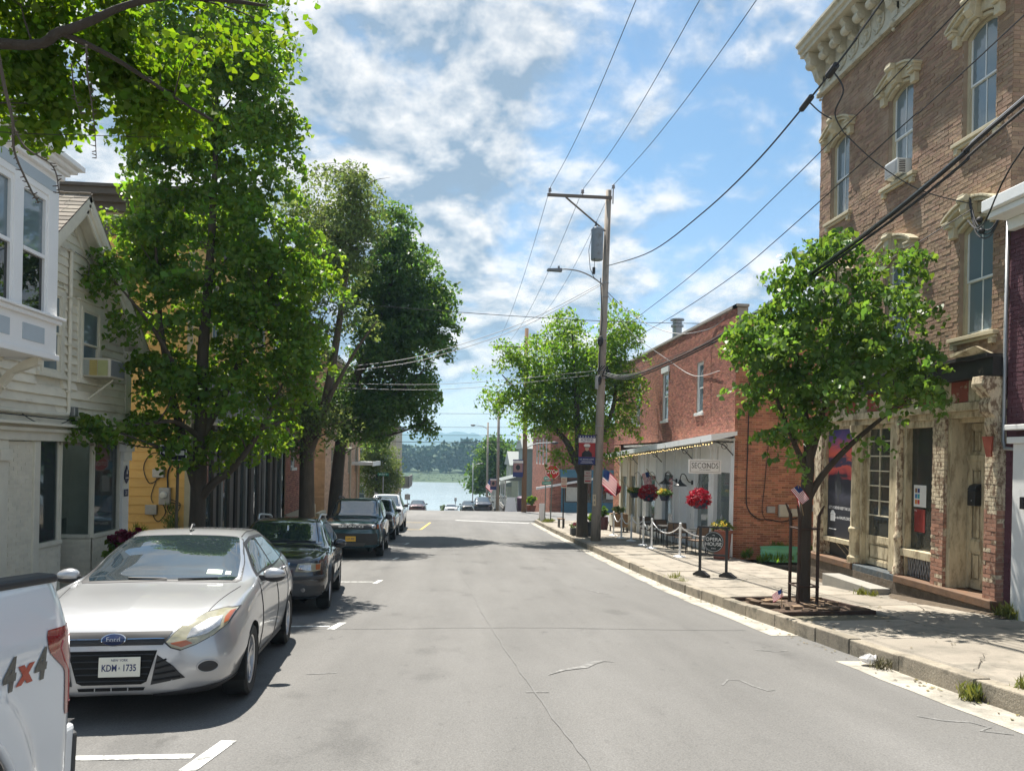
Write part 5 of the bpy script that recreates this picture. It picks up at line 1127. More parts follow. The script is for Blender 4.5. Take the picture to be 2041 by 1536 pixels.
tree('street_tree', 'tall full green street tree behind the parked cars in front of the yellow building',
     [[(-5.22, 16, -1.0, .19), (-5.22, 16, -.2, .165), (-5.19, 16, 1.0, .15), (-5.18, 16, 2.04, .13), (-5.16, 16, 3.7, .11), (-5.05, 16, 5.77, .08), (-4.99, 16, 7.85, .05), (-5.0, 16, 10.8, .012)],
      [(-5.2, 16, .75, .11), (-5.45, 15.9, 1.7, .09), (-5.75, 15.8, 3.06, .07), (-5.95, 15.8, 4.29, .05), (-6.1, 15.8, 6.2, .02)],
      [(-5.18, 16, 1.9, .06), (-5.4, 15.2, 2.2, .04), (-5.8, 14.4, 2.1, .025), (-6.2, 13.6, 2.02, .008)],
      [(-5.3, 15.9, 2.6, .06), (-5.7, 14.9, 3.9, .04), (-6.1, 13.9, 4.7, .012)],
      [(-5.2, 16, .62, .10), (-4.85, 15.9, 1.0, .085), (-4.46, 15.9, 1.33, .07), (-3.96, 15.9, 2.07, .05), (-3.5, 15.9, 3.1, .02)],
      [(-5.17, 16, 1.9, .09), (-4.7, 16.2, 3.0, .075), (-4.1, 16.3, 4.57, .05), (-3.7, 16.3, 6.2, .02)]],
     LT, 1150, 46, .17, .105, leafA, gaps=1.5, seed=4, nlimb=150, shape='broad')
GK = [(-2.51, 4.36, 4.16, 0.277, 0.4, 0.132, 1.0), (-2.5, 4.49, 3.84, 0.198, 0.33, 0.132, 1.0), (-2.53, 4.49, 3.54, 0.106, 0.26, 0.079, 0.6), (-2.28, 4.49, 3.71, 0.112, 0.26, 0.132, 1.0), (-2.03, 4.62, 4.13, 0.277, 0.4, 0.185, 1.0), (-1.74, 4.62, 4.15, 0.277, 0.4, 0.218, 0.16), (-1.49, 4.62, 4.17, 0.244, 0.4, 0.185, 0.16), (-1.82, 4.75, 3.77, 0.198, 0.4, 0.145, 1.0), (-1.05, 4.62, 4.34, 0.079, 0.13, 0.059, 0.16), (-0.98, 4.62, 4.25, 0.04, 0.07, 0.04, 0.16), (-1.97, 4.62, 3.9, 0.165, 0.33, 0.145, 1.0), (-2.38, 4.36, 3.43, 0.046, 0.07, 0.033, 0.6)]
gk = tree('ginkgo_tree', 'overhanging ginkgo boughs with fan leaves, coming in at the top left corner',
     [[(-4.95, 2.4, -0.1, 0.22), (-4.9, 2.5, 2, 0.17), (-4.6, 2.8, 3.2, 0.13), (-3.6, 3.5, 3.62, 0.06), (-2.41, 4.16, 3.78, 0.028), (-2.11, 4.16, 3.86, 0.024), (-1.95, 4.16, 3.93, 0.021), (-1.78, 4.16, 4.02, 0.017), (-1.52, 4.22, 4.13, 0.02), (-1.12, 4.49, 4.26, 0.007)], [(-2.11, 4.16, 3.86, 0.018), (-1.90, 4.29, 3.81, 0.014), (-1.64, 4.49, 3.70, 0.009), (-1.45, 4.6, 3.62, 0.004)], [(-4.6, 2.8, 3.2, 0.1), (-3.6, 3.5, 3.95, 0.06), (-2.6, 4.3, 4.4, 0.035), (-1.9, 4.7, 4.65, 0.012)]],
     GK, 430, 20, .060, .036, leafC, bark4, gaps=.6, seed=9, shape='fan', nlimb=110, r0=.010, droop=.6, flat=.35, jit=.05)
mb = MB()
def spur_twig(pts, r):
    P = crom(pts, 6); mb.tube([tuple(p) for p in P], [r*(1-.7*i/len(P)) for i in range(len(P))], 5); q = random.Random(2)
    for p in P[1::1]:
        d = Vector((q.choice((-1, 1))*q.uniform(.3, 1), q.uniform(-.5, .5), q.uniform(-.2, .5))).normalized(); p = Vector(tuple(p)); mb.tube([p, p+d*q.uniform(.01, .027)], [.0033, .002], 4)
spur_twig([(-2.15, 3.63, 3.67), (-2.08, 3.63, 3.32), (-2.04, 3.63, 3.16), (-2.03, 3.63, 3.02), (-1.96, 3.63, 2.86), (-1.92, 3.63, 2.79)], 0.0092); spur_twig([(-2.04, 3.63, 3.14), (-1.98, 3.63, 3.04), (-1.86, 3.63, 2.96), (-1.83, 3.63, 2.84)], 0.0059)
spur_twig([(-1.88, 3.96, 3.7), (-1.87, 3.96, 3.54), (-1.85, 3.96, 3.42), (-1.83, 3.96, 3.27), (-1.82, 3.96, 3.13)], 0.0053); spur_twig([(-1.95, 3.96, 3.6), (-1.93, 3.96, 3.44), (-1.9, 3.96, 3.35)], 0.0040)
mb.build('bare_twig', bark, gk, smooth=True)
T2 = [(-4.6, 29, 10.0, 1.4, 1.4, 1.4), (-5.0, 29, 11.0, 1.5, 1.6, 1.5), (-3.95, 29, 11.7, .8, 1, 1), (-5.82, 29, 8.87, 1.35, 1.5, 1.74), (-3.75, 29, 9.5, .9, 1.3, 1.4, .5), (-4.9, 29, 9.0, 1.1, 1.4, 1.3, .7), (-5.77, 29, 6.21, 1.16, 1.4, 1.35), (-4.3, 29, 7.03, 1.0, 1.2, 1.1, .35), (-4.96, 28.6, 3.01, .85, .7, .75, .6), (-5.91, 28.6, 3.55, .77, .8, .97, .7), (-6.2, 28.6, 2.03, .5, .5, .5, .6)]
tree('street_tree', 'pale green thin street tree with forked trunk and bare twigs, between the two fuller trees',
     [[(-5.42, 29, -1.7, .33), (-5.43, 29, -.4, .29), (-5.47, 29, 1.4, .26), (-5.55, 29, 3.2, .22), (-5.67, 29, 5.46, .18), (-5.81, 29, 8.11, .11), (-5.6, 29, 11, .03)], [(-5.45, 29, 1.6, .22), (-5.1, 29, 2.6, .20), (-4.75, 29, 3.9, .17), (-4.35, 29, 6.64, .12), (-4.0, 29, 9.7, .06), (-3.9, 29, 12, .02)], [(-5.0, 29, 3.0, .12), (-4.4, 28.8, 4.2, .08), (-3.6, 28.6, 5.6, .05), (-2.9, 28.5, 6.6, .02)]],
     T2, 640, 44, .26, .13, leafE, bark2, gaps=2.2, seed=5, nlimb=150, twigs=420, r0=.05)
T3 = [(-3.4, 33.5, 9.0, 1.3, 1.5, 1.6), (-2.7, 33.5, 11.1, .9, 1.2, 1.4), (-1.9, 33.5, 9.9, 1.25, 1.6, 1.3), (-.95, 33.5, 8.67, .95, 1.3, 1.2), (-2.34, 33.5, 7.95, 1.7, 2, 1.5), (-1.32, 33.5, 6.65, 1.25, 1.6, 1.2), (-3.18, 33.5, 6.15, 1.5, 1.8, 1.5), (-1.83, 33.5, 4.64, 1.05, 1.3, .95), (-3.14, 33.5, 3.72, 1.5, 1.6, 1.1), (-1.45, 33.3, 2.99, .6, .7, .55), (-4.45, 33.5, 4.13, 1.3, 1.5, 1.5), (-4.4, 33.5, 1.7, 1.05, 1, .5), (-3.55, 33.5, 2.38, 1.05, 1.1, .6), (-.68, 33.5, 9.34, .5, .6, .6)]
tree('street_tree', 'large dark green maple leaning over the road behind the thin tree',
     [[(-5.06, 33.5, -1.9, .36), (-5.05, 33.5, -.5, .30), (-4.85, 33.5, 2.14, .25), (-4.46, 33.5, 4.35, .20), (-3.63, 33.5, 6.58, .14), (-2.81, 33.5, 9.26, .08), (-2.6, 33.5, 11.5, .02)], [(-4.7, 33.5, 2.9, .16), (-3.7, 33.2, 3.6, .12), (-2.4, 33, 4.3, .08), (-1.3, 33, 5.3, .03)], [(-4.2, 33.5, 5.2, .14), (-2.8, 33.6, 6.6, .09), (-1.3, 33.6, 8.2, .04)]],
     T3, 820, 60, .30, .14, leafB, gaps=2.4, seed=6, nlimb=110, r0=.05, shape='broad')
RA = [(6.25, 12.05, 5.02, 0.42, 0.89, 0.42), (6.5, 12.05, 5.35, 0.18, 0.3, 0.15), (7.21, 11.95, 4.88, 0.41, 0.75, 0.34), (5.4, 12.05, 4.65, 0.33, 0.59, 0.3), (5.75, 12.05, 4.16, 0.64, 1.19, 0.45), (6.61, 12.05, 4.11, 0.78, 1.33, 0.6), (4.9, 12.05, 3.8, 0.39, 0.75, 0.36), (5.24, 12.05, 3.48, 0.55, 1.04, 0.36), (7.45, 11.85, 4.06, 0.39, 0.75, 0.38), (5.77, 12.05, 2.91, 0.78, 1.33, 0.45), (6.89, 11.85, 3.12, 0.74, 1.19, 0.5), (7.5, 11.55, 3.57, 0.39, 0.59, 0.25), (7.35, 11.55, 2.81, 0.46, 0.75, 0.32), (5.09, 12.05, 2.81, 0.39, 0.75, 0.26), (5.28, 12.05, 2.01, 0.41, 0.59, 0.2), (5.96, 11.95, 2.25, 0.46, 0.75, 0.24), (6.57, 11.85, 2.05, 0.31, 0.45, 0.13), (7.54, 11.35, 2.73, 0.2, 0.45, 0.18), (6.1, 12.05, 3.5, 0.87, 1.49, 0.7)]
tree('young_street_tree', 'small broad leaved tree in iron guard on the right pavement, shading brick building',
     [[(6.07, 12.5, -.9, .145), (6.07, 12.5, -.65, .118), (6.08, 12.5, .55, .105), (6.10, 12.5, 1.3, .10), (6.13, 12.5, 1.63, .085), (6.05, 12.5, 2.4, .06), (5.85, 12.5, 3.6, .04), (5.7, 12.5, 4.7, .012)], [(6.09, 12.5, .95, .07), (6.25, 12.45, 1.3, .062), (6.45, 12.4, 1.6, .056), (6.82, 12.3, 2.03, .046), (7.4, 12.2, 2.55, .03), (7.9, 12.1, 2.9, .012)], [(6.12, 12.5, 1.6, .065), (6.35, 12.5, 2.5, .05), (6.5, 12.5, 3.6, .035), (6.55, 12.5, 5.1, .01)], [(6.10, 12.5, 1.5, .06), (5.85, 12.5, 2.0, .045), (5.55, 12.5, 2.7, .03), (5.2, 12.5, 3.6, .012)]],
     RA, 400, 34, .13, .092, leafD, bark3, gaps=1.1, seed=11, shape='broad', nlimb=120, r0=.022, droop=.7, flat=.75)
RB = [(4.71, 31.1, 5.65, 2.0, 1.9, 1.5), (6.6, 31.1, 5.71, 1.2, 1.3, 1.8), (2.43, 31.1, 4.12, 1.0, 1.2, .75), (1.35, 31, 5.17, .42, .4, .22), (2.29, 31, 5.78, .65, .8, .5), (3.47, 31.1, 4.15, 1.8, 1.6, 1.1), (6.03, 31.1, 3.17, 1.5, 1.3, 1.0), (2.97, 31, 3.3, .95, .9, .4), (4.89, 31.1, 6.91, .85, .9, .7), (7.0, 31.1, 6.9, .8, .9, .75), (7.2, 31.1, 4.04, .65, .8, 1.2), (4.36, 31, 1.77, .58, .6, .6), (7.0, 31, 1.83, .6, .6, .3), (5.37, 31.1, 4.41, 1.8, 1.6, 1.4), (3.71, 31, 2.9, .75, .8, .45)]
tree('street_tree', 'wide forked street tree behind the utility pole on the right pavement',
     [[(5.49, 31.1, -1.8, .26), (5.47, 31.1, -.5, .22), (5.45, 31.1, .9, .22), (5.3, 31.1, 1.8, .16), (5.15, 31.1, 3.99, .10), (4.9, 31.1, 6.8, .03)], [(5.45, 31.1, .8, .15), (5.0, 31, 1.8, .14), (4.56, 31, 2.51, .11), (3.27, 31, 3.73, .07), (2.0, 31, 5.0, .02)], [(5.47, 31.1, .8, .15), (5.9, 31.2, 1.7, .13), (6.3, 31.2, 2.6, .10), (6.76, 31.2, 4.03, .08), (6.8, 31.2, 6.3, .03)]],
     RB, 640, 56, .27, .125, leafA, gaps=2.2, seed=13, nlimb=110, r0=.045)
# shrubs and riverside trees
VB = [(-4.95, 57, 1.1, 1.0, 1.2, 1.4), (-5.83, 57, 2.14, .95, 1.1, 1.7), (-4.2, 57, .1, .6, .8, 1.1), (-6.17, 57, .25, .9, 1, 1.9), (-5.2, 57, -1.2, 1.1, 1, 1.2)]
tree('leafy_bush', 'yellow green vine covered bush at the far left corner of the junction', [[(-5.6, 57, -2.7, .2), (-5.5, 57, 0, .12), (-5.3, 57, 1.8, .03)]], VB, 330, 30, .22, .17, leafE, seed=21, nlimb=30)
for i, (x, y, h, r, lb) in enumerate(((6.5, 112, 11.5, 3.6, 'tall riverside tree rising behind the small pale porch house'), (12.5, 108, 12.5, 4.5, 'broad riverside tree behind the grey green porch house'), (20, 112, 11, 5, 'rounded riverside tree farthest right behind the corner shop building'))):
    g = -6.9; B = [(x, y, g+h*.62, r, r, h*.34), (x-r*.5, y, g+h*.42, r*.7, r*.7, h*.2), (x+r*.4, y, g+h*.4, r*.8, r*.7, h*.22), (x, y, g+h*.88, r*.5, r*.5, h*.12)]
    tree('riverside_tree', lb, [[(x, y, g-.5, .4), (x, y, g+h*.4, .3), (x, y, g+h*.9, .05)]], B, 420, 20, .55, .5, leafB, seed=31+i, nlimb=20)
for i, (x, y, h, r, lb) in enumerate(((-13, 100, 10, 4, 'dark riverside tree far behind the beige building'), (-10.5, 60, 7.5, 3, 'dark garden tree behind the tan building and vines'))):
    g = zr(y); B = [(x, y, g+h*.6, r, r, h*.36)]
    tree('garden_tree', lb, [[(x, y, g-.5, .35), (x, y, g+h*.8, .05)]], B, 300, 20, .5, .45, leafB, seed=41+i, nlimb=15)
# far woods, marsh grass, hills
rng = np.random.default_rng(77)
cl = []
xs = rng.uniform(-420, 520, 900); ys = 478+rng.uniform(0, 60, 900)
for x, y in zip(xs, ys):
    h = 17+2.6*math.sin(x*.021+1)+1.6*math.sin(x*.073)+rng.uniform(-2, 2); c = rng.normal(0, 1, (26, 3)); c /= np.linalg.norm(c, axis=1)[:, None]
    cl.append(np.array([x, y, -10+h*.52])+c*np.array([4.6, 4.6, h*.48])*rng.uniform(.3, 1, (26, 1))**.4)
cl = np.vstack(cl); V, n, k, r = leaf_cloud(rng, cl, 3, 1.1, 3.2, 'leaf', .2, .5)
tag(quadmesh('far_woods', V, n, k, M('far_leaf', (.036, .082, .036), .8, var=0, piece=.14, hue=.02), r, None, (0, 0, 0)), 'long dense strip of woods on the far bank of the river', 'woods', kind='stuff')
cl = np.stack([rng.uniform(-260, 330, 6000), 352+rng.uniform(0, 120, 6000)**1.0, np.zeros(6000)], 1); cl[:, 2] = -10.9+(cl[:, 1]-352)*.0055
V, n, k, r = leaf_cloud(rng, cl, 4, .22, .55, 'leaf', -.8, .0)
tag(quadmesh('marsh_grass', V, n, k, M('marsh_leaf', (.050, .085, .030), .8, var=0, piece=.1, hue=.008), r, None, (0, 0, 0)), 'band of bright marsh grass along the far waterline', 'marsh grass', kind='stuff')
hillm = M('forest_hill', (.03, .058, .035), .95, var=.4, scale=.012, bump=0)
def hill(x, y):
    t = math.exp(-((y-3000)/420)**2)+.6*math.exp(-((y-2300)/200)**2)*.6
    px = x/ max(y, 1)*1500
    return -8+t*(74+26*math.exp(-((px+20)/90)**2)+6*math.sin(px*.05)+3*math.sin(px*.17)+2*math.sin(px*.41+y*.01)-.06*max(0, px-40))
tag(sheet('hills', frange(-2600, 2600, 18), frange(1900, 3800, 90), hill, hillm), kind='structure')
# haze over the river valley
hz = MB(); hz.box(None, -3900, 3900, -80, 4300, -16, 118); ho = hz.build('haze', None); ho.data.materials.clear()
hm = bpy.data.materials.new('haze_air'); hm.use_nodes = True; nt = hm.node_tree; nt.nodes.remove(nt.nodes['Principled BSDF'])
pv = nt.nodes.new('ShaderNodeVolumePrincipled'); pv.inputs['Density'].default_value = .00040; pv.inputs['Color'].default_value = (.50, .80, 1.0, 1); pv.inputs['Anisotropy'].default_value = 0
nt.links.new(pv.outputs[0], nt.nodes['Material Output'].inputs['Volume']); ho.data.materials.append(hm); tag(ho, kind='stuff')
# ================================================================== VEHICLES
def carpaint(name, col, metal=.0, rough=.3, coat=1.): return M(name, col, rough, metal=metal, var=.03, scale=2, coat=coat, spec=.5)
rubber = M('tyre_rubber', (.018, .018, .018), .8, var=.2, scale=9, bump=.2)
plastic = M('black_plastic', (.022, .022, .024), .55, var=.15, scale=8)
alloy = M('alloy', (.55, .55, .56), .3, metal=.8, var=.05); chrome = M('chrome', (.75, .75, .76), .12, metal=1., var=.02)
lampg = M('lamp_glass', (.33, .31, .22), .12, var=.25, scale=14, coat=1.); lampi = M('lamp_reflector', (.42, .42, .42), .22, metal=.85, var=.25, scale=30); amber = M('amber_lens', (.38, .10, .03), .2, coat=1.); redl = M('red_lens', (.24, .006, .010), .12, var=.15, scale=12, coat=1.)
platew = M('plate_white', (.72, .70, .60), .45, var=.04); platey = M('plate_gold', (.72, .42, .04), .45, var=.04); navy = M('plate_ink', (.02, .03, .11), .5); G_SCREEN = glass('windscreen_glass', (.02, .03, .035), .02, 0, 2.9)
liner = M('wheel_well', (.008, .008, .008), .95)
def pch(xs, ys, x):
    n = len(xs); d = [(ys[i+1]-ys[i])/(xs[i+1]-xs[i]) for i in range(n-1)]
    m = [d[0]]+[0 if d[i-1]*d[i] <= 0 else 2*d[i-1]*d[i]/(d[i-1]+d[i]) for i in range(1, n-1)]+[d[-1]]
    for i in range(n-1):
        if x <= xs[i+1]:
            h = xs[i+1]-xs[i]; t = (x-xs[i])/h; return (2*t**3-3*t*t+1)*ys[i]+(t**3-2*t*t+t)*h*m[i]+(-2*t**3+3*t*t)*ys[i+1]+(t**3-t*t)*h*m[i+1]
    return ys[-1]
class Car:
    def __init__(s, name, label, cat, loc, yaw, st, paint, axles, wr, arch, group='cars parked along the left kerb', er=.05):
        s.root = thing(name, label, cat, loc, group=group)
        y0, y1 = loc[1]-1.3, loc[1]+1.3; pitch = math.atan2(zr(y1)-zr(y0), y1-y0)
        s.root.rotation_euler = (pitch, 0, yaw); WL[s.root.name] = Vector((0, 0, 0)); s.st = st; s.paint = paint; ys = [q[0] for q in st]
        rows = []
        for a, b in zip(ys[:-1], ys[1:]):
            n = max(1, round((b-a)/.055)); rows += [a+(b-a)*i/n for i in range(n)]
        rows.append(ys[-1]); V = []; K = None
        for y in rows:
            zb, wb, zw, ww, zs, ws, zt, wt = [pch(ys, [q[k] for q in st], y) for k in range(1, 9)]
            g = zt-zs; e = min(er, max(.012, g*.3))
            ctl = [(0, zb), (wb*.8, zb), (wb, zb+.05), ((wb+ww)/2+.02, (zb+.05+zw)/2), (ww, zw), (ww*.35+ws*.65+.018, zw*.35+zs*.65), (ws, zs), (ws*.5+wt*.5+.012*min(1, g*3), zs+(g-e)*.5), (wt, zt-e), (wt*.72, zt-.012), (0, zt)]
            P = crom(ctl, 4); H = [(float(p[0]), float(p[1])) for p in P]; full = [(-x, z) for x, z in H[::-1][:-1]]+H; K = len(full)
            V += [(x, y, z) for x, z in full]
        F = []
        for i in range(len(rows)-1):
            for j in range(K-1): F.append((i*K+j, (i+1)*K+j, (i+1)*K+j+1, i*K+j+1))
        F.append(tuple(range(K))[:-1]); F.append(tuple((len(rows)-1)*K+j for j in range(K))[::-1][:-1])
        V = [list(v) for v in V]; s.bvh = BVHTree.FromPolygons([tuple(v) for v in V], F)
        keep = []; touched = {}
        for f in F:
            c = [sum(V[i][k] for i in f)/len(f) for k in range(3)]; cut = False
            if len(f) == 4:
                for ya in axles:
                    if abs(c[0]) > .5*max(q[4] for q in st) and math.hypot(c[1]-ya, c[2]-wr) < arch: cut = True
            if cut:
                for i in f: touched[i] = 1
            else: keep.append(f)
        used = {i for f in keep for i in f}
        for i in touched:
            if i in used and abs(V[i][0]) > .45*max(q[4] for q in st):
                for ya in axles:
                    r = math.hypot(V[i][1]-ya, V[i][2]-wr)
                    if 0 < r < arch*1.25: k = arch/r; V[i][1] = ya+(V[i][1]-ya)*k; V[i][2] = max(wr+(V[i][2]-wr)*k, .12)
        mb = MB(); mb.v = [tuple(v) for v in V]
        for f in keep: mb.face(f)
        s.body = mb.build('body', paint, s.root, world=False, autos=50)
        well = MB()
        for ya in axles:
            for sx in (-1, 1):
                k = len(well.v); n = 18; hw = max(q[4] for q in st)
                for xx in (hw-.30, hw-.015):
                    for i in range(n+1): a = -.35+(PI+.7)*i/n; well.v.append((sx*xx, ya+(arch+.004)*math.cos(a), wr+(arch+.004)*math.sin(a)))
                for i in range(n): well.face((k+i, k+i+1, k+n+1+i+1, k+n+1+i))
                well.face([k+i for i in range(n+1)])
        well.build('wheel_well', liner, s.root, world=False)['kind'] = 'stuff'
        s.axles, s.wr = axles, wr
    def hit(s, u, v, axis, off):
        if axis == 'f': o, d = Vector((u, -6, v)), Vector((0, 1, 0))
        elif axis == 'b': o, d = Vector((u, 6, v)), Vector((0, -1, 0))
        elif axis == 'l': o, d = Vector((6, u, v)), Vector((-1, 0, 0))
        elif axis == 'r': o, d = Vector((-6, u, v)), Vector((1, 0, 0))
        else: o, d = Vector((u, v, 6)), Vector((0, 0, -1))
        p, n, i, dist = s.bvh.ray_cast(o, d)
        if p is None:
            p, n, i, dist = s.bvh.find_nearest(o+d*5)
        if n.dot(d) > 0: n = -n
        return p+n*off
    def decal(s, name, poly, axis, mat, off=.004, rows=10, cols=10, parent=None, rim=0):
        vs = sorted({p[1] for p in poly}); lo, hi = vs[0], vs[-1]
        smp = sorted(set([lo+(hi-lo)*i/rows for i in range(rows+1)]+vs)); smp = [a for i, a in enumerate(smp) if i == 0 or a-smp[i-1] > 1e-4]; n = len(poly); mb = MB(); c = cols+1; R = 0
        for k, v in enumerate(smp):
            vv = min(max(v, lo+1e-5), hi-1e-5); X = []
            for i in range(n):
                (x0, y0), (x1, y1) = poly[i], poly[(i+1) % n]
                if (y0 <= vv < y1) or (y1 <= vv < y0): X.append(x0+(x1-x0)*(vv-y0)/(y1-y0))
            if len(X) < 2: continue
            a, b = min(X), max(X); R += 1
            for i in range(c): mb.v.append(tuple(s.hit(a+(b-a)*i/cols, vv, axis, off)))
        for r in range(R-1):
            for i in range(cols): mb.face((r*c+i, r*c+i+1, (r+1)*c+i+1, (r+1)*c+i))
        return mb.build(name, mat, parent or s.root, smooth=True, world=False, fix=True)
    def line(s, name, pts, axis, mat, r=.005, off=.001, parent=None, seg=.05):
        P = []
        for a, b in zip(pts[:-1], pts[1:]):
            n = max(1, int(math.dist(a, b)/seg)); P += [s.hit(a[0]+(b[0]-a[0])*i/n, a[1]+(b[1]-a[1])*i/n, axis, off) for i in range(n)]
        P.append(s.hit(*pts[-1], axis, off)); return MB().tube(P, r, 5).build(name, mat, parent or s.root, world=False)
    def both(s, f):
        for sx, ax in ((1, 'l'), (-1, 'r')): f(sx, ax)
    def wheels(s, hw, tw=.215, rim=.215, spokes=5, rimmat=None):
        for ya in s.axles:
            for sx in (-1, 1):
                w = thing('wheel', None, None, (sx*(hw-tw/2), ya, s.wr)); w.parent = s.root; WL[w.name] = Vector((0, 0, 0)); R = s.wr; h = tw/2
                MB().lathe([(rim, -h*.9), (R*.93, -h), (R, -h*.78), (R, h*.78), (R*.93, h), (rim+.008, h*.92), (rim, h*.8)], (0, 0, 0), 32, 'x', Matrix.Scale(sx, 3, (1, 0, 0)), False).build('tyre', rubber, w, world=False, autos=35)
                m = MB(); S1 = Matrix.Scale(sx, 3, (1, 0, 0)); m.lathe([(rim*.999, h*.86), (rim*.93, h*.8), (rim*.90, h*.25), (rim*.3, h*.2)], (0, 0, 0), 28, 'x', S1, False); m.lathe([(.055, h*.4), (.05, h*.72), (.0, h*.74)], (0, 0, 0), 12, 'x', S1)
                for k in range(spokes):
                    a = 2*PI*k/spokes+.3; ca, sa = math.cos(a), math.sin(a)
                    for da in (-.14, .14):
                        c2, s2 = math.cos(a+da*1.2), math.sin(a+da*1.2); wv = .022
                        P = [(sx*h*.62, .04*ca-wv*sa, .04*sa+wv*ca), (sx*h*.62, .04*ca+wv*sa, .04*sa-wv*ca), (sx*h*.72, rim*.93*c2+wv*.8*s2, rim*.93*s2-wv*.8*c2), (sx*h*.72, rim*.93*c2-wv*.8*s2, rim*.93*s2+wv*.8*c2)]
                        m.prism(P, (-sx*.03, 0, 0))
                m.build('rim', rimmat or alloy, w, world=False, autos=30, fix=True)
                MB().disc((sx*h*.10, 0, 0), rim*.92, (sx, 0, 0), 20, upv=(0, 0, 1)).build('brake_disc', plastic, w, world=False)
    def mirror(s, y, z, x0, mat, w=.20, h=.13):
        for sx in (-1, 1):
            m = MB(); m.sphere((0, 0, 0), 1, 8); m.v = [(sx*(x0+.11+px*w*.55), y+py*.075-abs(px)*.0, z+pz*h*.5*(1-.15*px)) for px, py, pz in m.v]; o = m.build('wing_mirror', mat, s.root, world=False, smooth=True, fix=True)
            MB().prism([(sx*(x0-.04), y-.03, z-.07), (sx*(x0+.06), y-.03, z-.06), (sx*(x0+.06), y-.03, z-.02), (sx*(x0-.04), y-.03, z-.01)], (0, .06, 0)).build('mirror_arm', plastic, o, world=False, fix=True)
            m = MB(); m.sphere((0, 0, 0), 1, 8); m.v = [(sx*(x0+.11+px*w*.52), y+.004+py*.07, z-.035+pz*h*.36) for px, py, pz in m.v]; m.build('mirror_base', plastic, o, world=False, smooth=True, fix=True)
    def plate(s, y, z, mat, texts, x=0, face=-1, ink=navy, slope=0):
        f = Fr((x, y, z), (1, 0, 0), (0, -1, 0)) if face < 0 else Fr((x, y, z), (-1, 0, 0), (0, 1, 0))
        p = MB().box(f, -.152, .152, .0, .008, -.076, .076).build('number_plate', mat, s.root, world=False, bevel=.006)
        m = MB()
        for t, a, b, sz, sx in texts: m.text(f, t, a, .0095, b, sz, sx=sx)
        if texts: m.build('plate_lettering', ink, p, world=False)
        return p
def gl(x, y): return (x, y, zr(y))
# ---------------------------------------------------- silver hatchback
silver = carpaint('silver_paint', (.43, .435, .445), metal=.5, rough=.30)
ST = [(-2.185, .25, .40, .44, .52, .60, .46, .645, .30), (-2.15, .22, .52, .45, .64, .635, .57, .69, .40), (-2.08, .20, .64, .45, .755, .685, .67, .745, .50), (-1.95, .19, .74, .47, .845, .745, .755, .81, .56), (-1.75, .19, .79, .50, .885, .81, .80, .868, .61), (-1.45, .19, .82, .56, .908, .875, .825, .925, .645), (-1.15, .19, .83, .60, .911, .925, .835, .966, .665), (-.98, .19, .83, .62, .911, .945, .838, .995, .67), (-.75, .19, .83, .63, .910, .965, .838, 1.12, .655), (-.40, .19, .83, .64, .908, .985, .835, 1.295, .61), (-.08, .19, .83, .65, .906, 1.0, .83, 1.40, .575), (.3, .19, .83, .66, .906, 1.015, .825, 1.457, .565), (.8, .19, .83, .67, .908, 1.035, .82, 1.46, .56), (1.25, .20, .83, .69, .912, 1.06, .815, 1.415, .55), (1.6, .21, .81, .71, .905, 1.075, .79, 1.335, .53), (1.9, .24, .77, .72, .87, 1.06, .73, 1.20, .50), (2.06, .28, .72, .70, .82, 1.0, .68, 1.06, .46), (2.15, .34, .64, .66, .74, .88, .62, .92, .40)]
fy = 8.23
c = Car('hatchback_car', 'silver hatchback with hazy headlights parked behind the white pickup', 'car', (-2.785, fy, zr(fy)+.0), .085, ST, silver, (-1.28, 1.37), .315, .345)
c.wheels(.90)
WS = [(-.665, -.985), (.665, -.985), (.70, -.90), (.665, -.55), (.56, -.10), (-.56, -.10), (-.665, -.55), (-.70, -.90)]
c.decal('windscreen_seal', [(x*1.025, y*1.0-.012 if y < -.5 else y+.02) for x, y in WS], 't', plastic, .003, 16, 16)
wsc = c.decal('windscreen', [(x*.955, y+.035 if y < -.7 else y-.012) for x, y in WS], 't', G_SCREEN, .006, 16, 16)
c.both(lambda sx, ax: (c.decal('window_surround', [(-.64, 1.0), (-.2, 1.315), (.15, 1.375), (.8, 1.385), (1.35, 1.27), (1.52, 1.11), (.6, 1.04)], ax, plastic, .003, 12, 18),
    c.decal('front_window', [(-.55, 1.025), (-.18, 1.29), (.12, 1.345), (.28, 1.35), (.30, 1.045)], ax, G_DARK, .006), c.decal('rear_window', [(.36, 1.048), (.34, 1.35), (.78, 1.355), (1.02, 1.31), (1.06, 1.085)], ax, G_DARK, .006), c.decal('quarter_window', [(1.10, 1.09), (1.07, 1.295), (1.30, 1.235), (1.42, 1.12)], ax, G_DARK, .006, 6, 6),
    c.line('door_seam', [(-.72, .98), (-.78, .62), (-.70, .30), (.30, .27), (.33, 1.03)], ax, plastic), c.line('door_seam', [(.33, .27), (.98, .30), (1.05, .62), (1.2, .85), (1.1, 1.08)], ax, plastic),
    c.line('sill_trim', [(-.9, .245), (.98, .255)], ax, plastic, .022),
    [MB().tube([c.hit(y-.09, z, ax, .012), c.hit(y, z+.004, ax, .034), c.hit(y+.09, z+.004, ax, .012)], .016, 7).build('door_handle', silver, c.root, world=False, smooth=True) for y, z in ((.13, .93), (1.0, .965))],
    c.line('roof_seam', [(sx*.545, -.04), (sx*.53, 1.0)], 't', plastic, .006)))
c.mirror(-.55, 1.02, .86, silver)
c.line('bonnet_seam', [(-.60, -2.02), (-.66, -1.6), (-.74, -1.1)], 't', plastic, .004); c.line('bonnet_seam', [(.60, -2.02), (.66, -1.6), (.74, -1.1)], 't', plastic, .004)
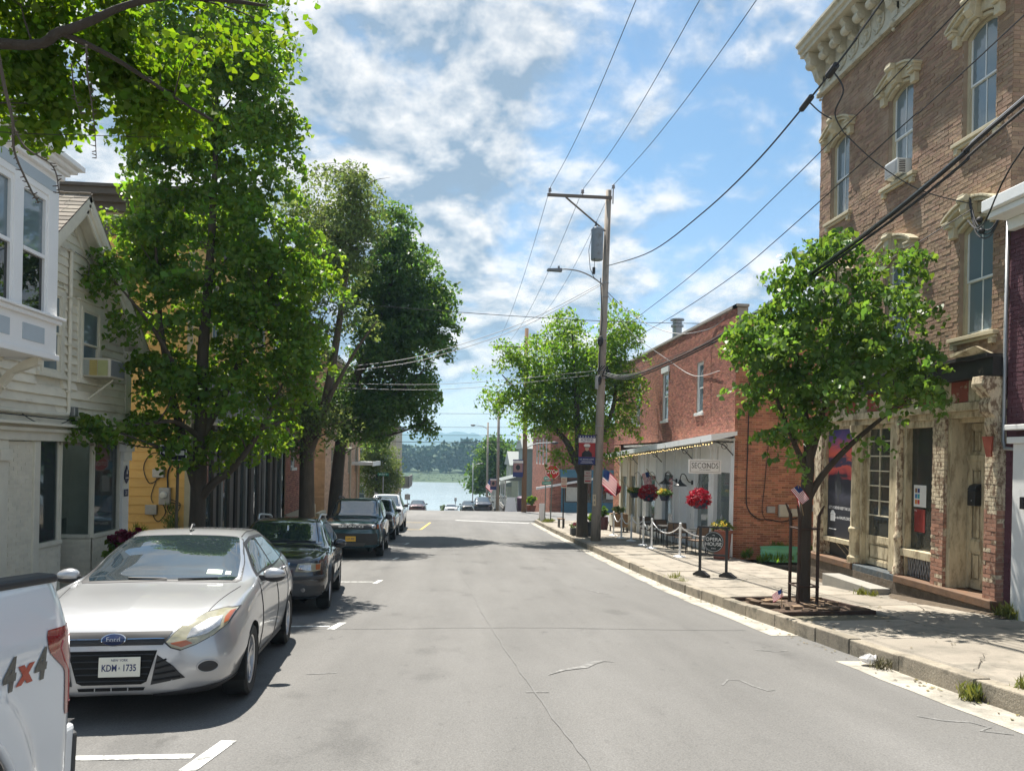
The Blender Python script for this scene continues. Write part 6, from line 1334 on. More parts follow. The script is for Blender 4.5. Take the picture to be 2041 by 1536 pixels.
grl = [(-.42, .70), (.42, .70), (.365, .605), (-.365, .605)]
c.decal('upper_grille', grl, 'f', plastic, .005, 6, 20); c.line('grille_bar', [(-.37, .648), (-.10, .648)], 'f', chrome, .006, .010); c.line('grille_bar', [(.10, .648), (.37, .648)], 'f', chrome, .006, .010)
c.decal('main_grille', [(-.325, .565), (.325, .565), (.255, .325), (.215, .305), (-.215, .305), (-.255, .325)], 'f', liner, .005, 12, 20)
for k in range(5): c.line('grille_slat', [(-.30+.013*k, .535-.05*k), (.30-.013*k, .535-.05*k)], 'f', plastic, .006, .008)
c.decal('lower_vent', [(-.245, .282), (.245, .282), (.235, .258), (-.235, .258)], 'f', liner, .004, 3, 16)
for k in (-1, 0, 1): c.line('vent_rib', [(.12*k, .284), (.12*k, .256)], 'f', silver, .004, .006)
OV = [(.082*math.cos(2*PI*i/24), .646+.037*math.sin(2*PI*i/24)) for i in range(24)]
c.decal('badge_rim', [(x*1.1, .646+(z-.646)*1.15) for x, z in OV], 'f', chrome, .012, 10, 12); bd = c.decal('badge', OV, 'f', M('badge_blue', (.012, .022, .07), .2, coat=1.), .014, 10, 12)
p0 = c.hit(0, .646, 'f', .0175); MB().text(Fr(p0, (1, 0, 0), (0, -1, 0)), 'Ford', 0, 0, -.004, .055).build('badge_lettering', M('badge_white', (.5, .52, .55), .3), bd, world=False)
def hl(sx, ax):
    P = [(.385, .625), (.43, .585), (.50, .565), (.60, .60), (.71, .655), (.79, .725), (.825, .825), (.74, .83), (.62, .81), (.48, .735)]
    b = c.decal('headlight', [(sx*x, z) for x, z in P], 'f', lampg, .005, 14, 14); cx_, cz = .62, .70
    c.decal('headlight_bezel', [(sx*(cx_+(x-cx_)*1.05), cz+(z-cz)*1.07) for x, z in P], 'f', plastic, .003, 14, 14)
    c.decal('reflector', [(sx*x, z) for x, z in ((.53, .645), (.66, .665), (.745, .72), (.75, .785), (.66, .77), (.55, .71))], 'f', lampi, .009, 8, 8, b); c.decal('amber_lens', [(sx*x, z) for x, z in ((.765, .73), (.79, .745), (.815, .815), (.785, .81), (.765, .775))], 'f', amber, .010, 6, 5, b); c.decal('amber_lens', [(sx*x, z) for x, z in ((.42, .612), (.50, .582), (.58, .608), (.53, .632))], 'f', amber, .010, 5, 6, b)
    c.decal('corner_vent', [(sx*x, z) for x, z in ((.325, .530), (.285, .298), (.535, .345), (.45, .44))], 'f', plastic, .005, 10, 10)
    for k in range(4): c.line('vent_slat', [(sx*(.305+.006*k), .335+.045*k), (sx*(.50-.035*k), .36+.045*k)], 'f', liner, .008, .008)
    c.decal('fog_light_cover', [(sx*(.69+.066*math.cos(2*PI*i/20)), .42+.043*math.sin(2*PI*i/20)) for i in range(20)], 'f', plastic, .006, 8, 8)
    c.line('fog_ring', [(sx*(.69+.071*math.cos(2*PI*i/20)), .42+.048*math.sin(2*PI*i/20)) for i in range(21)], 'f', silver, .007, .004)
    c.decal('bumper_lip', [(sx*x, z) for x, z in ((.30, .232), (.84, .275), (.84, .235), (.70, .212), (.3, .205))], 'f', plastic, .010, 6, 18)
    c.decal('tail_light', [(sx*x, z) for x, z in ((.5, .95), (.78, 1.0), (.74, .72), (.6, .7))], 'b', redl, .005, 8, 8)
c.both(hl)
py_ = c.hit(-.02, .45, 'f', .012).y-.012
c.plate(py_, .445, platew, [('KDM', -.073, -.008, .072, .72), ('1735', .073, -.008, .072, .72), ('NEW YORK', 0, .052, .026, .9), ('A', 0, -.008, .03, .7)], x=.06)
for sx in (-1, 1): c.line('wiper', [(sx*.05+.1, -.965), (sx*.4+.1, -.93)], 't', plastic, .008, .016, wsc)
# windscreen sticker, mirror and figurine sit behind the glass surface
c.decal('inspection_sticker', [(.38, -.86), (.52, -.86), (.52, -.80), (.38, -.80)], 't', M('sticker', (.45, .60, .40), .5), .008, 3, 3, wsc); c.decal('inspection_sticker', [(.55, -.86), (.60, -.86), (.60, -.81), (.55, -.81)], 't', MATS['sticker'], .008, 3, 3, wsc)
MB().tube([(0, .05, 1.44), (0, .12, 1.50), (0, .2, 1.5)], .012, 6).build('aerial', plastic, c.root, world=False)
# ---------------------------------------------------- dark wagon
navyp = carpaint('black_sapphire_paint', (.012, .014, .020), metal=.2, rough=.22)
def wagon(L2, hw, H, hood, belt, nose=.6, rear=.12, wsb=-.95, wst=-.2, roofw=.57, zb=.24):
    k = L2
    return [(-k, zb+.08, hw*.55, zb+.28, hw*.66, hood-.24, hw*.58, hood-.20, hw*.40), (-k+.04, zb+.02, hw*.68, zb+.28, hw*.78, hood-.17, hw*.68, hood-.12, hw*.5), (-k+.14, zb, hw*.80, zb+.28, hw*.90, hood-.115, hw*.80, hood-.055, hw*.6), (-k+.36, zb, hw*.88, zb+.3, hw*.97, hood-.075, hw*.86, hood-.01, hw*.64), (-k+.8, zb, hw*.9, zb+.36, hw, hood-.035, hw*.90, hood+.03, hw*.68), (wsb-.1, zb, hw*.91, zb+.4, hw, belt-.06, hw*.915, hood+.07, hw*.71), (wsb, zb, hw*.91, zb+.4, hw, belt-.05, hw*.915, hood+.10, hw*.715),
            ((wsb+wst)/2, zb, hw*.91, zb+.42, hw, belt-.03, hw*.912, (hood+.10)*.47+H*.53*.975, hw*.68), (wst, zb, hw*.91, zb+.42, hw, belt-.02, hw*.91, H-.045, roofw+.03), (wst+.4, zb, hw*.91, zb+.42, hw, belt, hw*.905, H, roofw+.02), (k*.45, zb, hw*.91, zb+.42, hw, belt+.02, hw*.90, H, roofw+.01), (k-.55, zb, hw*.9, zb+.44, hw*.995, belt+.03, hw*.885, H-.02, roofw), (k-.28, zb+.02, hw*.88, zb+.44, hw*.975, belt+.03, hw*.86, H-.09, roofw-.02), (k-rear, zb+.06, hw*.84, zb+.44, hw*.94, belt, hw*.82, belt+.22, roofw-.04), (k-.03, zb+.12, hw*.78, zb+.42, hw*.88, belt-.14, hw*.78, belt-.06, hw*.55), (k, zb+.2, hw*.7, zb+.4, hw*.8, belt-.3, hw*.7, belt-.24, hw*.45)]
def glazing(c, L2, hw, H, hood, belt, wsb, wst, roofw, rails=None):
    W_ = [(-hw*.74, wsb+.0), (hw*.74, wsb+.0), (hw*.79, wsb+.10), (roofw+.04, wst-.03), (-roofw-.04, wst-.03), (-hw*.79, wsb+.10)]
    c.decal('windscreen_seal', [(x*1.03, y-.012 if y < (wsb+wst)/2 else y+.015) for x, y in W_], 't', plastic, .003, 12, 14); c.decal('windscreen', [(x*.965, y+.03 if y < (wsb+wst)/2 else y-.01) for x, y in W_], 't', G_SCREEN, .006, 12, 14)
    b = belt+.03; t = H-.115
    c.both(lambda sx, ax: (c.decal('window_surround', [(wsb+.32, b-.015), (wst+.02, t-.03), (wst+.4, t+.02), (L2-.65, t+.01), (L2-.30, b+.03)], ax, plastic, .003, 10, 18),
        c.decal('front_window', [(wsb+.42, b), (wst+.06, t-.05), (wst+.42, t-.01), (.12, t-.005), (.14, b)], ax, G_DARK, .006), c.decal('rear_window', [(.19, b), (.18, t-.005), (L2-1.2, t-.01), (L2-1.12, b+.01)], ax, G_DARK, .006), c.decal('quarter_window', [(L2-1.06, b+.01), (L2-1.12, t-.01), (L2-.72, t-.02), (L2-.45, b+.04)], ax, G_DARK, .006),
        c.line('door_seam', [(wsb+.2, belt), (wsb+.16, .45), (.15, .38), (.165, belt)], ax, plastic), c.line('door_seam', [(.17, .38), (L2-1.35, .4), (L2-1.1, .8), (L2-1.1, belt)], ax, plastic),
        [MB().tube([c.hit(y-.09, belt-.08, ax, .01), c.hit(y, belt-.08, ax, .032), c.hit(y+.09, belt-.08, ax, .01)], .015, 6).build('door_handle', plastic, c.root, world=False) for y in (0., L2-1.3)]))
    if rails:
        for sx in (-1, 1):
            P = [c.hit(sx*(roofw-.01), wst+.28, 't', .0), c.hit(sx*(roofw-.015), wst+.42, 't', .07)]+[c.hit(sx*(roofw-.02), y, 't', .085) for y in (wst+.7, .6, L2-1.1)]+[c.hit(sx*(roofw-.03), L2-.75, 't', .06), c.hit(sx*(roofw-.03), L2-.6, 't', .0)]
            MB().tube([tuple(p) for p in crom([tuple(p) for p in P], 4)], .022, 8).build('roof_rail', rails, c.root, world=False, smooth=True)
A1 = (2.365, .93, 1.50, .98, .98)
c = Car('estate_car', 'black estate car with roof rails parked behind the silver hatchback', 'car', gl(-3.06, 14.45), .085, wagon(*A1, wsb=-.92, wst=-.12), navyp, (-1.48, 1.28), .335, .375)
glazing(c, *A1, -.92, -.12, .57, rails=M('silver_rail', (.55, .55, .55), .3, metal=.8)); c.wheels(.92, .22, .22); c.mirror(-.62, 1.06, .89, navyp, .22, .15)
grey = M('grey_cladding', (.055, .055, .055), .6, var=.1)
c.both(lambda sx, ax: (c.line('side_cladding', [(-.95, .40), (.85, .40)], ax, grey, .05, 0), c.line('arch_cladding', [(-1.48+.40*math.cos(a), .335+.40*math.sin(a)) for a in [PI*k/14 for k in range(15)]], ax, grey, .035, 0, seg=.2),
    c.decal('headlight', [(sx*x, z) for x, z in ((.42, .69), (.60, .68), (.80, .70), (.80, .81), (.62, .825), (.46, .81))], 'f', lampg, .005, 8, 10), c.decal('lamp_reflector', [(sx*x, z) for x, z in ((.47, .71), (.66, .705), (.66, .80), (.49, .79))], 'f', lampi, .008, 6, 8), c.decal('amber_lens', [(sx*x, z) for x, z in ((.73, .71), (.79, .715), (.79, .80), (.73, .80))], 'f', amber, .009, 5, 4), c.decal('fog_light', [(sx*(.55+.035*math.cos(k)), .40+.035*math.sin(k)) for k in [2*PI*i/12 for i in range(12)]], 'f', lampi, .008, 6, 6), c.decal('bumper_corner', [(sx*x, z) for x, z in ((.30, .52), (.36, .30), (.86, .30), (.86, .46), (.55, .50))], 'f', grey, .004, 8, 12)))
c.decal('grille_frame', [(-.34, .83), (.34, .83), (.29, .66), (-.29, .66)], 'f', chrome, .006, 6, 14); c.decal('grille', [(-.32, .815), (.32, .815), (.275, .675), (-.275, .675)], 'f', liner, .009, 6, 14); c.line('grille_diagonal', [(-.29, .68), (.29, .81)], 'f', chrome, .010, .012); c.decal('bumper_grille', [(-.30, .46), (.30, .46), (.27, .34), (-.27, .34)], 'f', liner, .005, 5, 12); c.line('bumper_strip', [(-.85, .60), (-.4, .575), (.4, .575), (.85, .60)], 'f', grey, .03, 0)
for sx in (-.35, .1): c.line('wiper', [(sx, -.90), (sx+.5, -.85)], 't', plastic, .008, .016)
# ---------------------------------------------------- boxy teal off-roader
teal = carpaint('teal_paint', (.016, .062, .080), metal=.3, rough=.25)
A2 = (2.19, .94, 1.75, 1.10, 1.15)
c = Car('offroad_car', 'boxy teal off roader with BRONCO grille parked behind the black estate', 'car', gl(-3.03, 24.98), .03, wagon(*A2, rear=.06, wsb=-.72, wst=-.18, roofw=.64, zb=.30), teal, (-1.30, 1.37), .36, .42, er=.07)
glazing(c, *A2, -.72, -.18, .64, rails=plastic); c.wheels(.93, .23, .23, 6); c.mirror(-.5, 1.18, .92, plastic, .21, .17)
c.decal('grille', [(-.76, 1.02), (.76, 1.02), (.76, .86), (-.76, .86)], 'f', plastic, .006, 6, 24); fr_ = c.hit(0, .94, 'f', .012); MB().text(Fr((0, fr_.y-.004, .94), (1, 0, 0), (0, -1, 0)), 'BRONCO', 0, 0, 0, .115, sx=1.5).build('grille_lettering', white, c.root, world=False)
for y in (.96,): c.decal('bumper', [(-.85, .74), (.85, .74), (.85, .40), (-.85, .40)], 'f', plastic, .008, 6, 20); c.decal('skid_plate', [(-.45, .46), (.45, .46), (.4, .36), (-.4, .36)], 'f', grey, .014, 4, 12)
c.both(lambda sx, ax: (c.decal('headlight', [(sx*x, z) for x, z in ((.58, .87), (.80, .87), (.80, 1.01), (.58, 1.01))], 'f', plastic, .009, 5, 6), c.decal('lamp', [(sx*(.67+.062*math.cos(2*PI*i/16)), .94+.062*math.sin(2*PI*i/16)) for i in range(16)], 'f', lampi, .012, 8, 8), c.decal('amber_lens', [(sx*x, z) for x, z in ((.76, .88), (.80, .88), (.80, 1.0), (.76, 1.0))], 'f', amber, .012, 4, 3), c.line('arch_cladding', [(-1.30+.45*math.cos(a), .36+.45*math.sin(a)) for a in [PI*k/14 for k in range(15)]], ax, plastic, .045, 0, seg=.2), c.line('side_cladding', [(-.85, .40), (.95, .40)], ax, plastic, .07, 0)))
c.plate(c.hit(0, .58, 'f', .02).y-.012, .58, platey, [('LAD 4082', 0, 0, .07, .8)])
# ---------------------------------------------------- two further cars at the kerb
def suv(name, label, loc, paint, A, rail=None, yaw=.02, group='cars parked along the left kerb', rearview=False, plate=None, detail=True):
    c = Car(name, label, 'car', loc, yaw, wagon(*A, wsb=-.88, wst=-.15, roofw=.58, zb=.26), paint, (-1.38, 1.38), .345, .39, group=group)
    glazing(c, *A, -.88, -.15, .58, rails=rail); c.wheels(A[1]-.01, .22, .22); c.mirror(-.58, A[4]+.09, A[1]-.05, plastic, .2, .14)
    c.decal('grille', [(-.5, .84), (.5, .84), (.42, .66), (-.42, .66)], 'f', liner, .006, 6, 14); c.decal('lower_grille', [(-.6, .50), (.6, .50), (.5, .34), (-.5, .34)], 'f', plastic, .006, 6, 14)
    c.both(lambda sx, ax: (c.decal('headlight', [(sx*x, z) for x, z in ((.54, .74), (.82, .78), (.84, .86), (.56, .82))], 'f', lampg, .006, 6, 8), c.decal('fog_light', [(sx*(.72+.05*math.cos(k)), .46+.06*math.sin(k)) for k in [2*PI*i/12 for i in range(12)]], 'f', liner, .008, 6, 6), c.decal('tail_light', [(sx*x, z) for x, z in ((.5, 1.0), (.82, 1.04), (.80, .80), (.62, .78))], 'b', redl, .006, 8, 8)))
    c.decal('rear_window', [(-.58, A[2]-.14), (.58, A[2]-.14), (.66, A[4]+.08), (-.66, A[4]+.08)], 'b', G_REAR, .006, 8, 12); c.decal('rear_bumper', [(-.8, .55), (.8, .55), (.75, .38), (-.75, .38)], 'b', plastic, .006, 5, 12)
    if plate: c.plate(c.hit(0, .78, 'b', .02).y, .78, platew, [], face=1)
    return c
suv('dark_suv', 'charcoal SUV parked between the teal off roader and the white SUV', gl(-3.12, 31.8), carpaint('charcoal_paint', (.030, .034, .042), metal=.3, rough=.25), (2.25, .92, 1.62, 1.02, 1.05))
suv('white_suv', 'white SUV parked farthest along the left kerb near the junction', gl(-3.15, 37.2), carpaint('white_car_paint', (.74, .75, .76), rough=.3), (2.3, .93, 1.70, 1.06, 1.09), rail=plastic)
# cars beyond the junction, seen from behind
suv('dark_blue_suv', 'dark blue SUV seen from behind beyond the junction, beside the grey pole', gl(3.05, 73.5), carpaint('midnight_paint', (.016, .02, .035), metal=.2), (2.35, .95, 1.72, 1.08, 1.12), yaw=PI-PI, group='cars beyond the junction', plate=True)
suv('maroon_car', 'maroon car seen from behind beyond the junction at left, against the river', gl(-3.6, 83.0), carpaint('maroon_paint', (.07, .012, .022), metal=.2), (2.3, .92, 1.55, .98, 1.02), yaw=0, group='cars beyond the junction')
suv('white_car', 'low white car facing up from the riverside car park, only its roof showing', (.05, 101.5, zr(101.5)-.05), MATS['white_car_paint'], (2.3, .92, 1.45, .96, 1.0), yaw=0, group='cars beyond the junction')
suv('dark_car', 'black car partly hidden by the dark blue SUV beyond the junction', (1.95, 80.5, zr(80.5)), carpaint('black_car_paint', (.012, .012, .014)), (2.3, .92, 1.5, .96, 1.0), yaw=0, group='cars beyond the junction')
# ---------------------------------------------------- white pickup
wp = carpaint('pickup_white', (.72, .745, .77), rough=.28)
TY = 3.52
PK = thing('pickup_truck', 'white four wheel drive pickup with red tail light, cut off by the left edge', 'truck', (-2.735, .66, zr(.66)-.045), group='cars parked along the left kerb')
PK.rotation_euler = (math.atan2(zr(3.5)-zr(-1), 4.5), 0, 0); WL[PK.name] = Vector((0, 0, 0))
T_ = TY-.6; HWp = 1.015; yc, aR = T_-1.06, .545
def px_(y, z):
    x = pch([.30, .5, .62, .95, 1.14, 1.18, 1.30, 1.38], [1.02, 1.025, 1.025, 1.02, 1.005, .993, .952, .918], z)
    e = max(0, (y-(T_-.13))/.13); x -= .035*e*e
    d = math.hypot(y-yc, z-.42); x += .045*max(0, min(1, (aR+.26-d)/.10))**1*(1 if d < aR+.26 else 0)*(.5-.5*math.cos(PI*max(0, min(1, (aR+.26-d)/.16))))
    return x
for sx in (1, -1):
    mb = MB(); ys = frange(T_-2.0, T_-.2, .03)+frange(T_-.19, T_, .012); ys = sorted(set(round(y, 4) for y in ys)); zs = frange(.46, 1.16, .025)+[1.175, 1.19, 1.23, 1.28, 1.33, 1.38]; nz = len(zs); V = [[sx*px_(y, z), y, z] for y in ys for z in zs]; F = []; touched = set(); used = set()
    for i in range(len(ys)-1):
        for j in range(nz-1):
            f = (i*nz+j, (i+1)*nz+j, (i+1)*nz+j+1, i*nz+j+1); cyy = (ys[i]+ys[i+1])/2; cz = (zs[j]+zs[j+1])/2
            if math.hypot(cyy-yc, cz-.42) < aR: touched |= set(f)
            else: F.append(f); used |= set(f)
    for i in touched & used:
        r = math.hypot(V[i][1]-yc, V[i][2]-.42); k = aR/r; V[i][1] = yc+(V[i][1]-yc)*k; V[i][2] = .42+(V[i][2]-.42)*k
    mb.v = [tuple(v) for v in V]
    for f in F: mb.face(f if sx > 0 else f[::-1])
    mb.build('bed_side', wp, PK, world=False, smooth=True)
    m = MB(); P = [(sx*px_(yc+aR*math.cos(a), max(.46, .42+aR*math.sin(a))), yc+aR*math.cos(a), .42+aR*math.sin(a)) for a in [PI*k/20 for k in range(21)]]; m.tube(P, .018, 6); m.build('arch_lip', wp, PK, world=False, smooth=True)
    m = MB(); k = len(m.v)
    for xx in (.62, .975):
        for i in range(21): a = -.2+(PI+.4)*i/20; m.v.append((sx*xx, yc+(aR+.01)*math.cos(a), .42+(aR+.01)*math.sin(a)))
    for i in range(20): m.face((i, i+1, 22+i, 21+i))
    m.face(list(range(21))); m.build('wheel_well', liner, PK, world=False)
    m = MB(); m.prism([(sx*.935, T_-2, 1.375), (sx*.925, T_-2, 1.41), (sx*.83, T_-2, 1.415), (sx*.82, T_-2, 1.35)], (0, 1.965, 0)); m.build('bed_rail_cap', plastic, PK, world=False, fix=True, bevel=.012)
    m = MB(); m.prism([(sx*.915, T_-2, 1.38), (sx*.85, T_-2, 1.36), (sx*.87, T_-2, .75), (sx*.90, T_-2, .75)], (0, 1.98, 0)); m.build('bed_inner', wp, PK, world=False, fix=True)
    # tail light wrapping the corner
    LP = [(.19, 1.165), (.17, 1.175), (.0, 1.19), (.0, .80), (.075, .785), (.09, .81), (.105, 1.0), (.175, 1.06), (.195, 1.10)]; rows = 16; m = MB(); zz = [.79+(1.18-.79)*i/rows for i in range(rows+1)]
    for z in zz:
        e = pch([.78, .80, .98, 1.06, 1.10, 1.16, 1.185], [.085, .11, .12, .21, .25, .255, .23], z)
        for i in range(7): y = T_-e+(e+.004)*i/6; m.v.append((sx*(px_(y, z)+.004), y, z))
        for x in (-.05, -.09): m.v.append((sx*(px_(T_, z)+x), T_+.008, z))
    for r in range(rows):
        for i in range(8): f = (r*9+i, r*9+i+1, (r+1)*9+i+1, (r+1)*9+i); m.face(f if sx > 0 else f[::-1])
    tl = m.build('tail_light', redl, PK, world=False, smooth=True, fix=True)
    m = MB(); P = [(sx*(px_(T_-y, z)+.003), T_-y, z) for y, z in ((.03, 1.13), (.13, 1.12), (.15, 1.09), (.12, 1.03), (.075, .98), (.065, .84), (.03, .835))]; m.tube(P, .0045, 6); m.build('lamp_band', M('pale_red_lens', (.42, .07, .07), .2, coat=1.), tl, world=False)
    m = MB(); P = [(sx*px_(T_-.2, 1.185)-sx*.0, T_-.19, 1.178)]
    # bumper
    m = MB(); B = [(sx*.70, T_+.16), (sx*.93, T_+.13), (sx*1.0, T_+.05), (sx*1.005, T_-.22), (sx*.96, T_-.22), (sx*.7, T_-.0)]; m.prism([(x, y, .44) for x, y in B], (0, 0, .27)); m.build('bumper_corner', wp, PK, world=False, fix=True, bevel=.02)
    m = MB(); B = [(sx*.70, T_+.175), (sx*.94, T_+.15), (sx*1.012, T_+.06), (sx*1.0, T_+.03), (sx*.7, T_+.1)]; m.prism([(x, y, .43) for x, y in B], (0, 0, .24)); m.build('bumper_end', grey, PK, world=False, fix=True, bevel=.015)
    for r in range(5): MB().box(None, sx*.80, sx*.97, T_+.02+.02*r, T_+.03+.02*r, .711, .716).build('step_rib', grey, PK, world=False)
FRp = Fr((0, 0, 0), (0, 1, 0), (1, 0, 0)); badge = thing('four_by_four_badge', None, None); badge.parent = PK
for t, a, mt in (('4', -.115, M('badge_grey', (.085, .085, .075), .35, var=.25, scale=30)), ('x', 0, M('badge_red', (.42, .06, .03), .35)), ('4', .115, MATS['badge_grey'])):
    m = MB(); s_ = len(m.v); m.text(FRp, t, 0, 0, 0, .165 if t == '4' else .17, sx=1.0); m.v = [(px_(T_-.43+a+y, 1.045+z)+.004, T_-.43+a+y+z*.28, 1.045+z*(1 if t == '4' else .8)+.05*0) for x, y, z in m.v]; m.build('badge_character', mt, badge, world=False)
mb = MB(); mb.box(None, -.70, .70, T_-.02, T_+.14, .44, .70); mb.build('bumper_centre', wp, PK, world=False, bevel=.02)
mb = MB(); mb.box(None, -.84, .84, T_-.06, T_+.01, .72, 1.36); mb.build('tailgate', wp, PK, world=False, bevel=.02)
mb = MB(); mb.box(None, -.9, .9, T_-2.0, T_-.06, .70, .76); mb.box(None, -.95, .95, T_-2.1, T_-2.0, .46, 1.4); mb.build('bed_floor', plastic, PK, world=False)
ys0 = T_-2.12; mb = MB(); mb.prism([(0, ys0, .45), (0, ys0-3.6, .45), (0, ys0-3.65, 1.0), (0, ys0-3.5, 1.12), (0, ys0-2.2, 1.24), (0, ys0-1.45, 1.88), (0, ys0-.25, 1.92), (0, ys0, 1.3)], (1.0, 0, 0)); mb.prism([(0, ys0, .45), (0, ys0-3.6, .45), (0, ys0-3.65, 1.0), (0, ys0-3.5, 1.12), (0, ys0-2.2, 1.24), (0, ys0-1.45, 1.88), (0, ys0-.25, 1.92), (0, ys0, 1.3)], (-1.0, 0, 0)); mb.build('cab', wp, PK, world=False, fix=True, bevel=.04)
for sx in (-1, 1):
    MB().box(None, sx*1.0, sx*1.006, ys0-1.7, ys0-.2, 1.28, 1.8).build('cab_window', G_DARK, PK, world=False)
    for ya in (yc, yc-3.7):
        w = thing('wheel', None, None, (sx*.86, ya, .41)); w.parent = PK; MB().lathe([(.24, -.13), (.38, -.14), (.41, -.1), (.41, .1), (.38, .14), (.24, .12)], (0, 0, 0), 28, 'x').build('tyre', rubber, w, world=False, autos=35)
        MB().lathe([(.24, .10*sx), (.2, .05*sx), (.06, .08*sx), (0.001, .09*sx)], (0, 0, 0), 20, 'x').build('rim', alloy, w, world=False)
# ================================================================== STREET FURNITURE
polew = M('weathered_pole_wood', (.33, .285, .235), .92, var=.25, scale=5, bump=.5, bscale=30, stretch=(1, 1, .12), dirt=(.12, .10, .085), dscale=4, dth=(.5, .7))
polebr = M('brown_pole_wood', (.19, .11, .06), .9, var=.25, scale=5, stretch=(1, 1, .15))
armw = M('crossarm_wood', (.15, .125, .105), .9, var=.2, scale=8)
whitep = M('white_plastic', (.80, .80, .79), .4, var=.03)
P1 = thing('utility_pole', 'tall weathered wooden utility pole with transformer and street lamp, beside the cafe', 'utility pole', (5.63, 28.9, -1.58))
mb = MB(); mb.tube([(5.63, 28.9, -1.75), (5.65, 28.9, -.5), (5.75, 28.9, 5.4), (5.88, 28.9, 12.05)], [.205, .19, .15, .115], 16); mb.build('pole', polew, P1, smooth=True)
arm = MB().box(None, 3.46, 5.98, 28.72, 28.78, 11.66, 11.78); arm.build('crossarm', armw, P1, bevel=.008)
MB().tube([(4.18, 28.75, 11.66), (5.75, 28.75, 10.42)], .035, 6).build('arm_brace', armw, P1)
INS = [(3.56, 28.75, 11.78), (4.83, 28.75, 11.78), (6.03, 28.75, 12.02)]
for x, y, z in INS: MB().lathe([(.02, 0), (.02, .06), (.065, .07), (.065, .11), (.04, .12), (.065, .15), (.05, .2), (.025, .22), (.0, .24)], (x, y, z), 12).build('insulator', M('porcelain', (.25, .24, .25), .25), P1, smooth=True)
MB().tube([(6.03, 28.78, 11.5), (6.03, 28.78, 12.04)], .022, 6).build('ridge_pin', armw, P1)
TRF = MB().lathe([(.0, 9.28), (.22, 9.28), (.235, 9.32), (.235, 10.40), (.25, 10.41), (.25, 10.46), (.2, 10.52), (.0, 10.54)], (5.43, 28.72, 0), 20); TRF = TRF.build('transformer', M('transformer_grey', (.22, .26, .30), .5, var=.08, dirt=(.15, .16, .17), dscale=3), P1, autos=40)
mb = MB(); mb.tube([(5.35, 28.6, 10.5), (5.35, 28.6, 10.72)], .03, 6); mb.tube([(5.2, 28.58, 10.2), (5.08, 28.55, 9.6), (5.15, 28.55, 8.9), (5.35, 28.6, 8.5)], .012, 5); mb.tube([(5.3, 28.5, 9.3), (5.3, 28.5, 8.75)], .012, 5); mb.box(None, 5.24, 5.34, 28.5, 28.6, 8.7, 8.95); mb.build('transformer_leads', wireblk, TRF)
mb = MB(); mb.tube(crom([(5.72, 28.8, 8.35), (5.2, 28.6, 8.62), (4.7, 28.5, 8.78), (4.2, 28.45, 8.82), (4.0, 28.45, 8.80)], 5), .028, 8); LA = mb.build('lamp_arm', steelg, P1, smooth=True)
mb = MB(); mb.prism([(3.46, 28.35, 8.76), (3.5, 28.33, 8.80), (4.05, 28.38, 8.84), (4.05, 28.38, 8.72), (3.5, 28.33, 8.72)], (0, .22, 0)); mb.lathe([(.045, 0), (.045, .1), (0, .11)], (3.92, 28.45, 8.83), 8); mb.build('lamp_head', M('lamp_head', (.16, .18, .20), .5), LA, fix=True, bevel=.015)
mb = MB()
for z, r in ((5.05, .19), (4.75, .2), (6.25, .16), (7.9, .15), (8.45, .14), (1.6, .19), (2.9, .18)): mb.tube([(5.63+(z+1.6)*.0183+r*math.cos(a), 28.9+r*math.sin(a), z) for a in [2*PI*k/14 for k in range(15)]], .012, 4)
mb.build('pole_band', steelg, P1); mb = MB(); mb.box(None, 5.45, 5.56, 28.55, 28.72, 4.3, 4.8); mb.build('splice_box', steelg, P1, bevel=.01)
mb = MB(); q = random.Random(5)
for k in range(9):
    a = q.uniform(0, 6.28); mb.tube(crom([(5.76+.16*math.cos(a), 28.9+.16*math.sin(a), 4.8), (5.8+.28*math.cos(a), 28.85+.25*math.sin(a), 4.95+q.uniform(-.2, .1)), (5.75+.2*math.cos(a+1), 28.75+.2*math.sin(a+1), 5.2)], 5), .018, 5)
mb.tube([(5.60, 28.75, 8.6), (5.68, 28.72, 7.0), (5.62, 28.7, 6.1), (5.6, 28.7, 5.0)], .022, 5); mb.sphere((5.62, 28.65, 6.15), .12, 5, 1.8); mb.sphere((5.6, 28.62, 4.65), .10, 5, 2); mb.build('cable_loops', wireblk, P1)
mb = MB(); f = Fr((5.52, 28.71, .02), (1, 0, 0), (0, -1, 0)); mb.box(f, -.06, .06, -.02, .02, -.22, .22); PT = mb.build('pole_tag', M('tag_tan', (.6, .5, .33), .6), P1)
mb = MB(); mb.box(f, -.03, .03, .021, .023, .05, .16); mb.box(f, -.03, .03, .021, .023, -.14, -.03); mb.build('tag_mark', polew, PT)
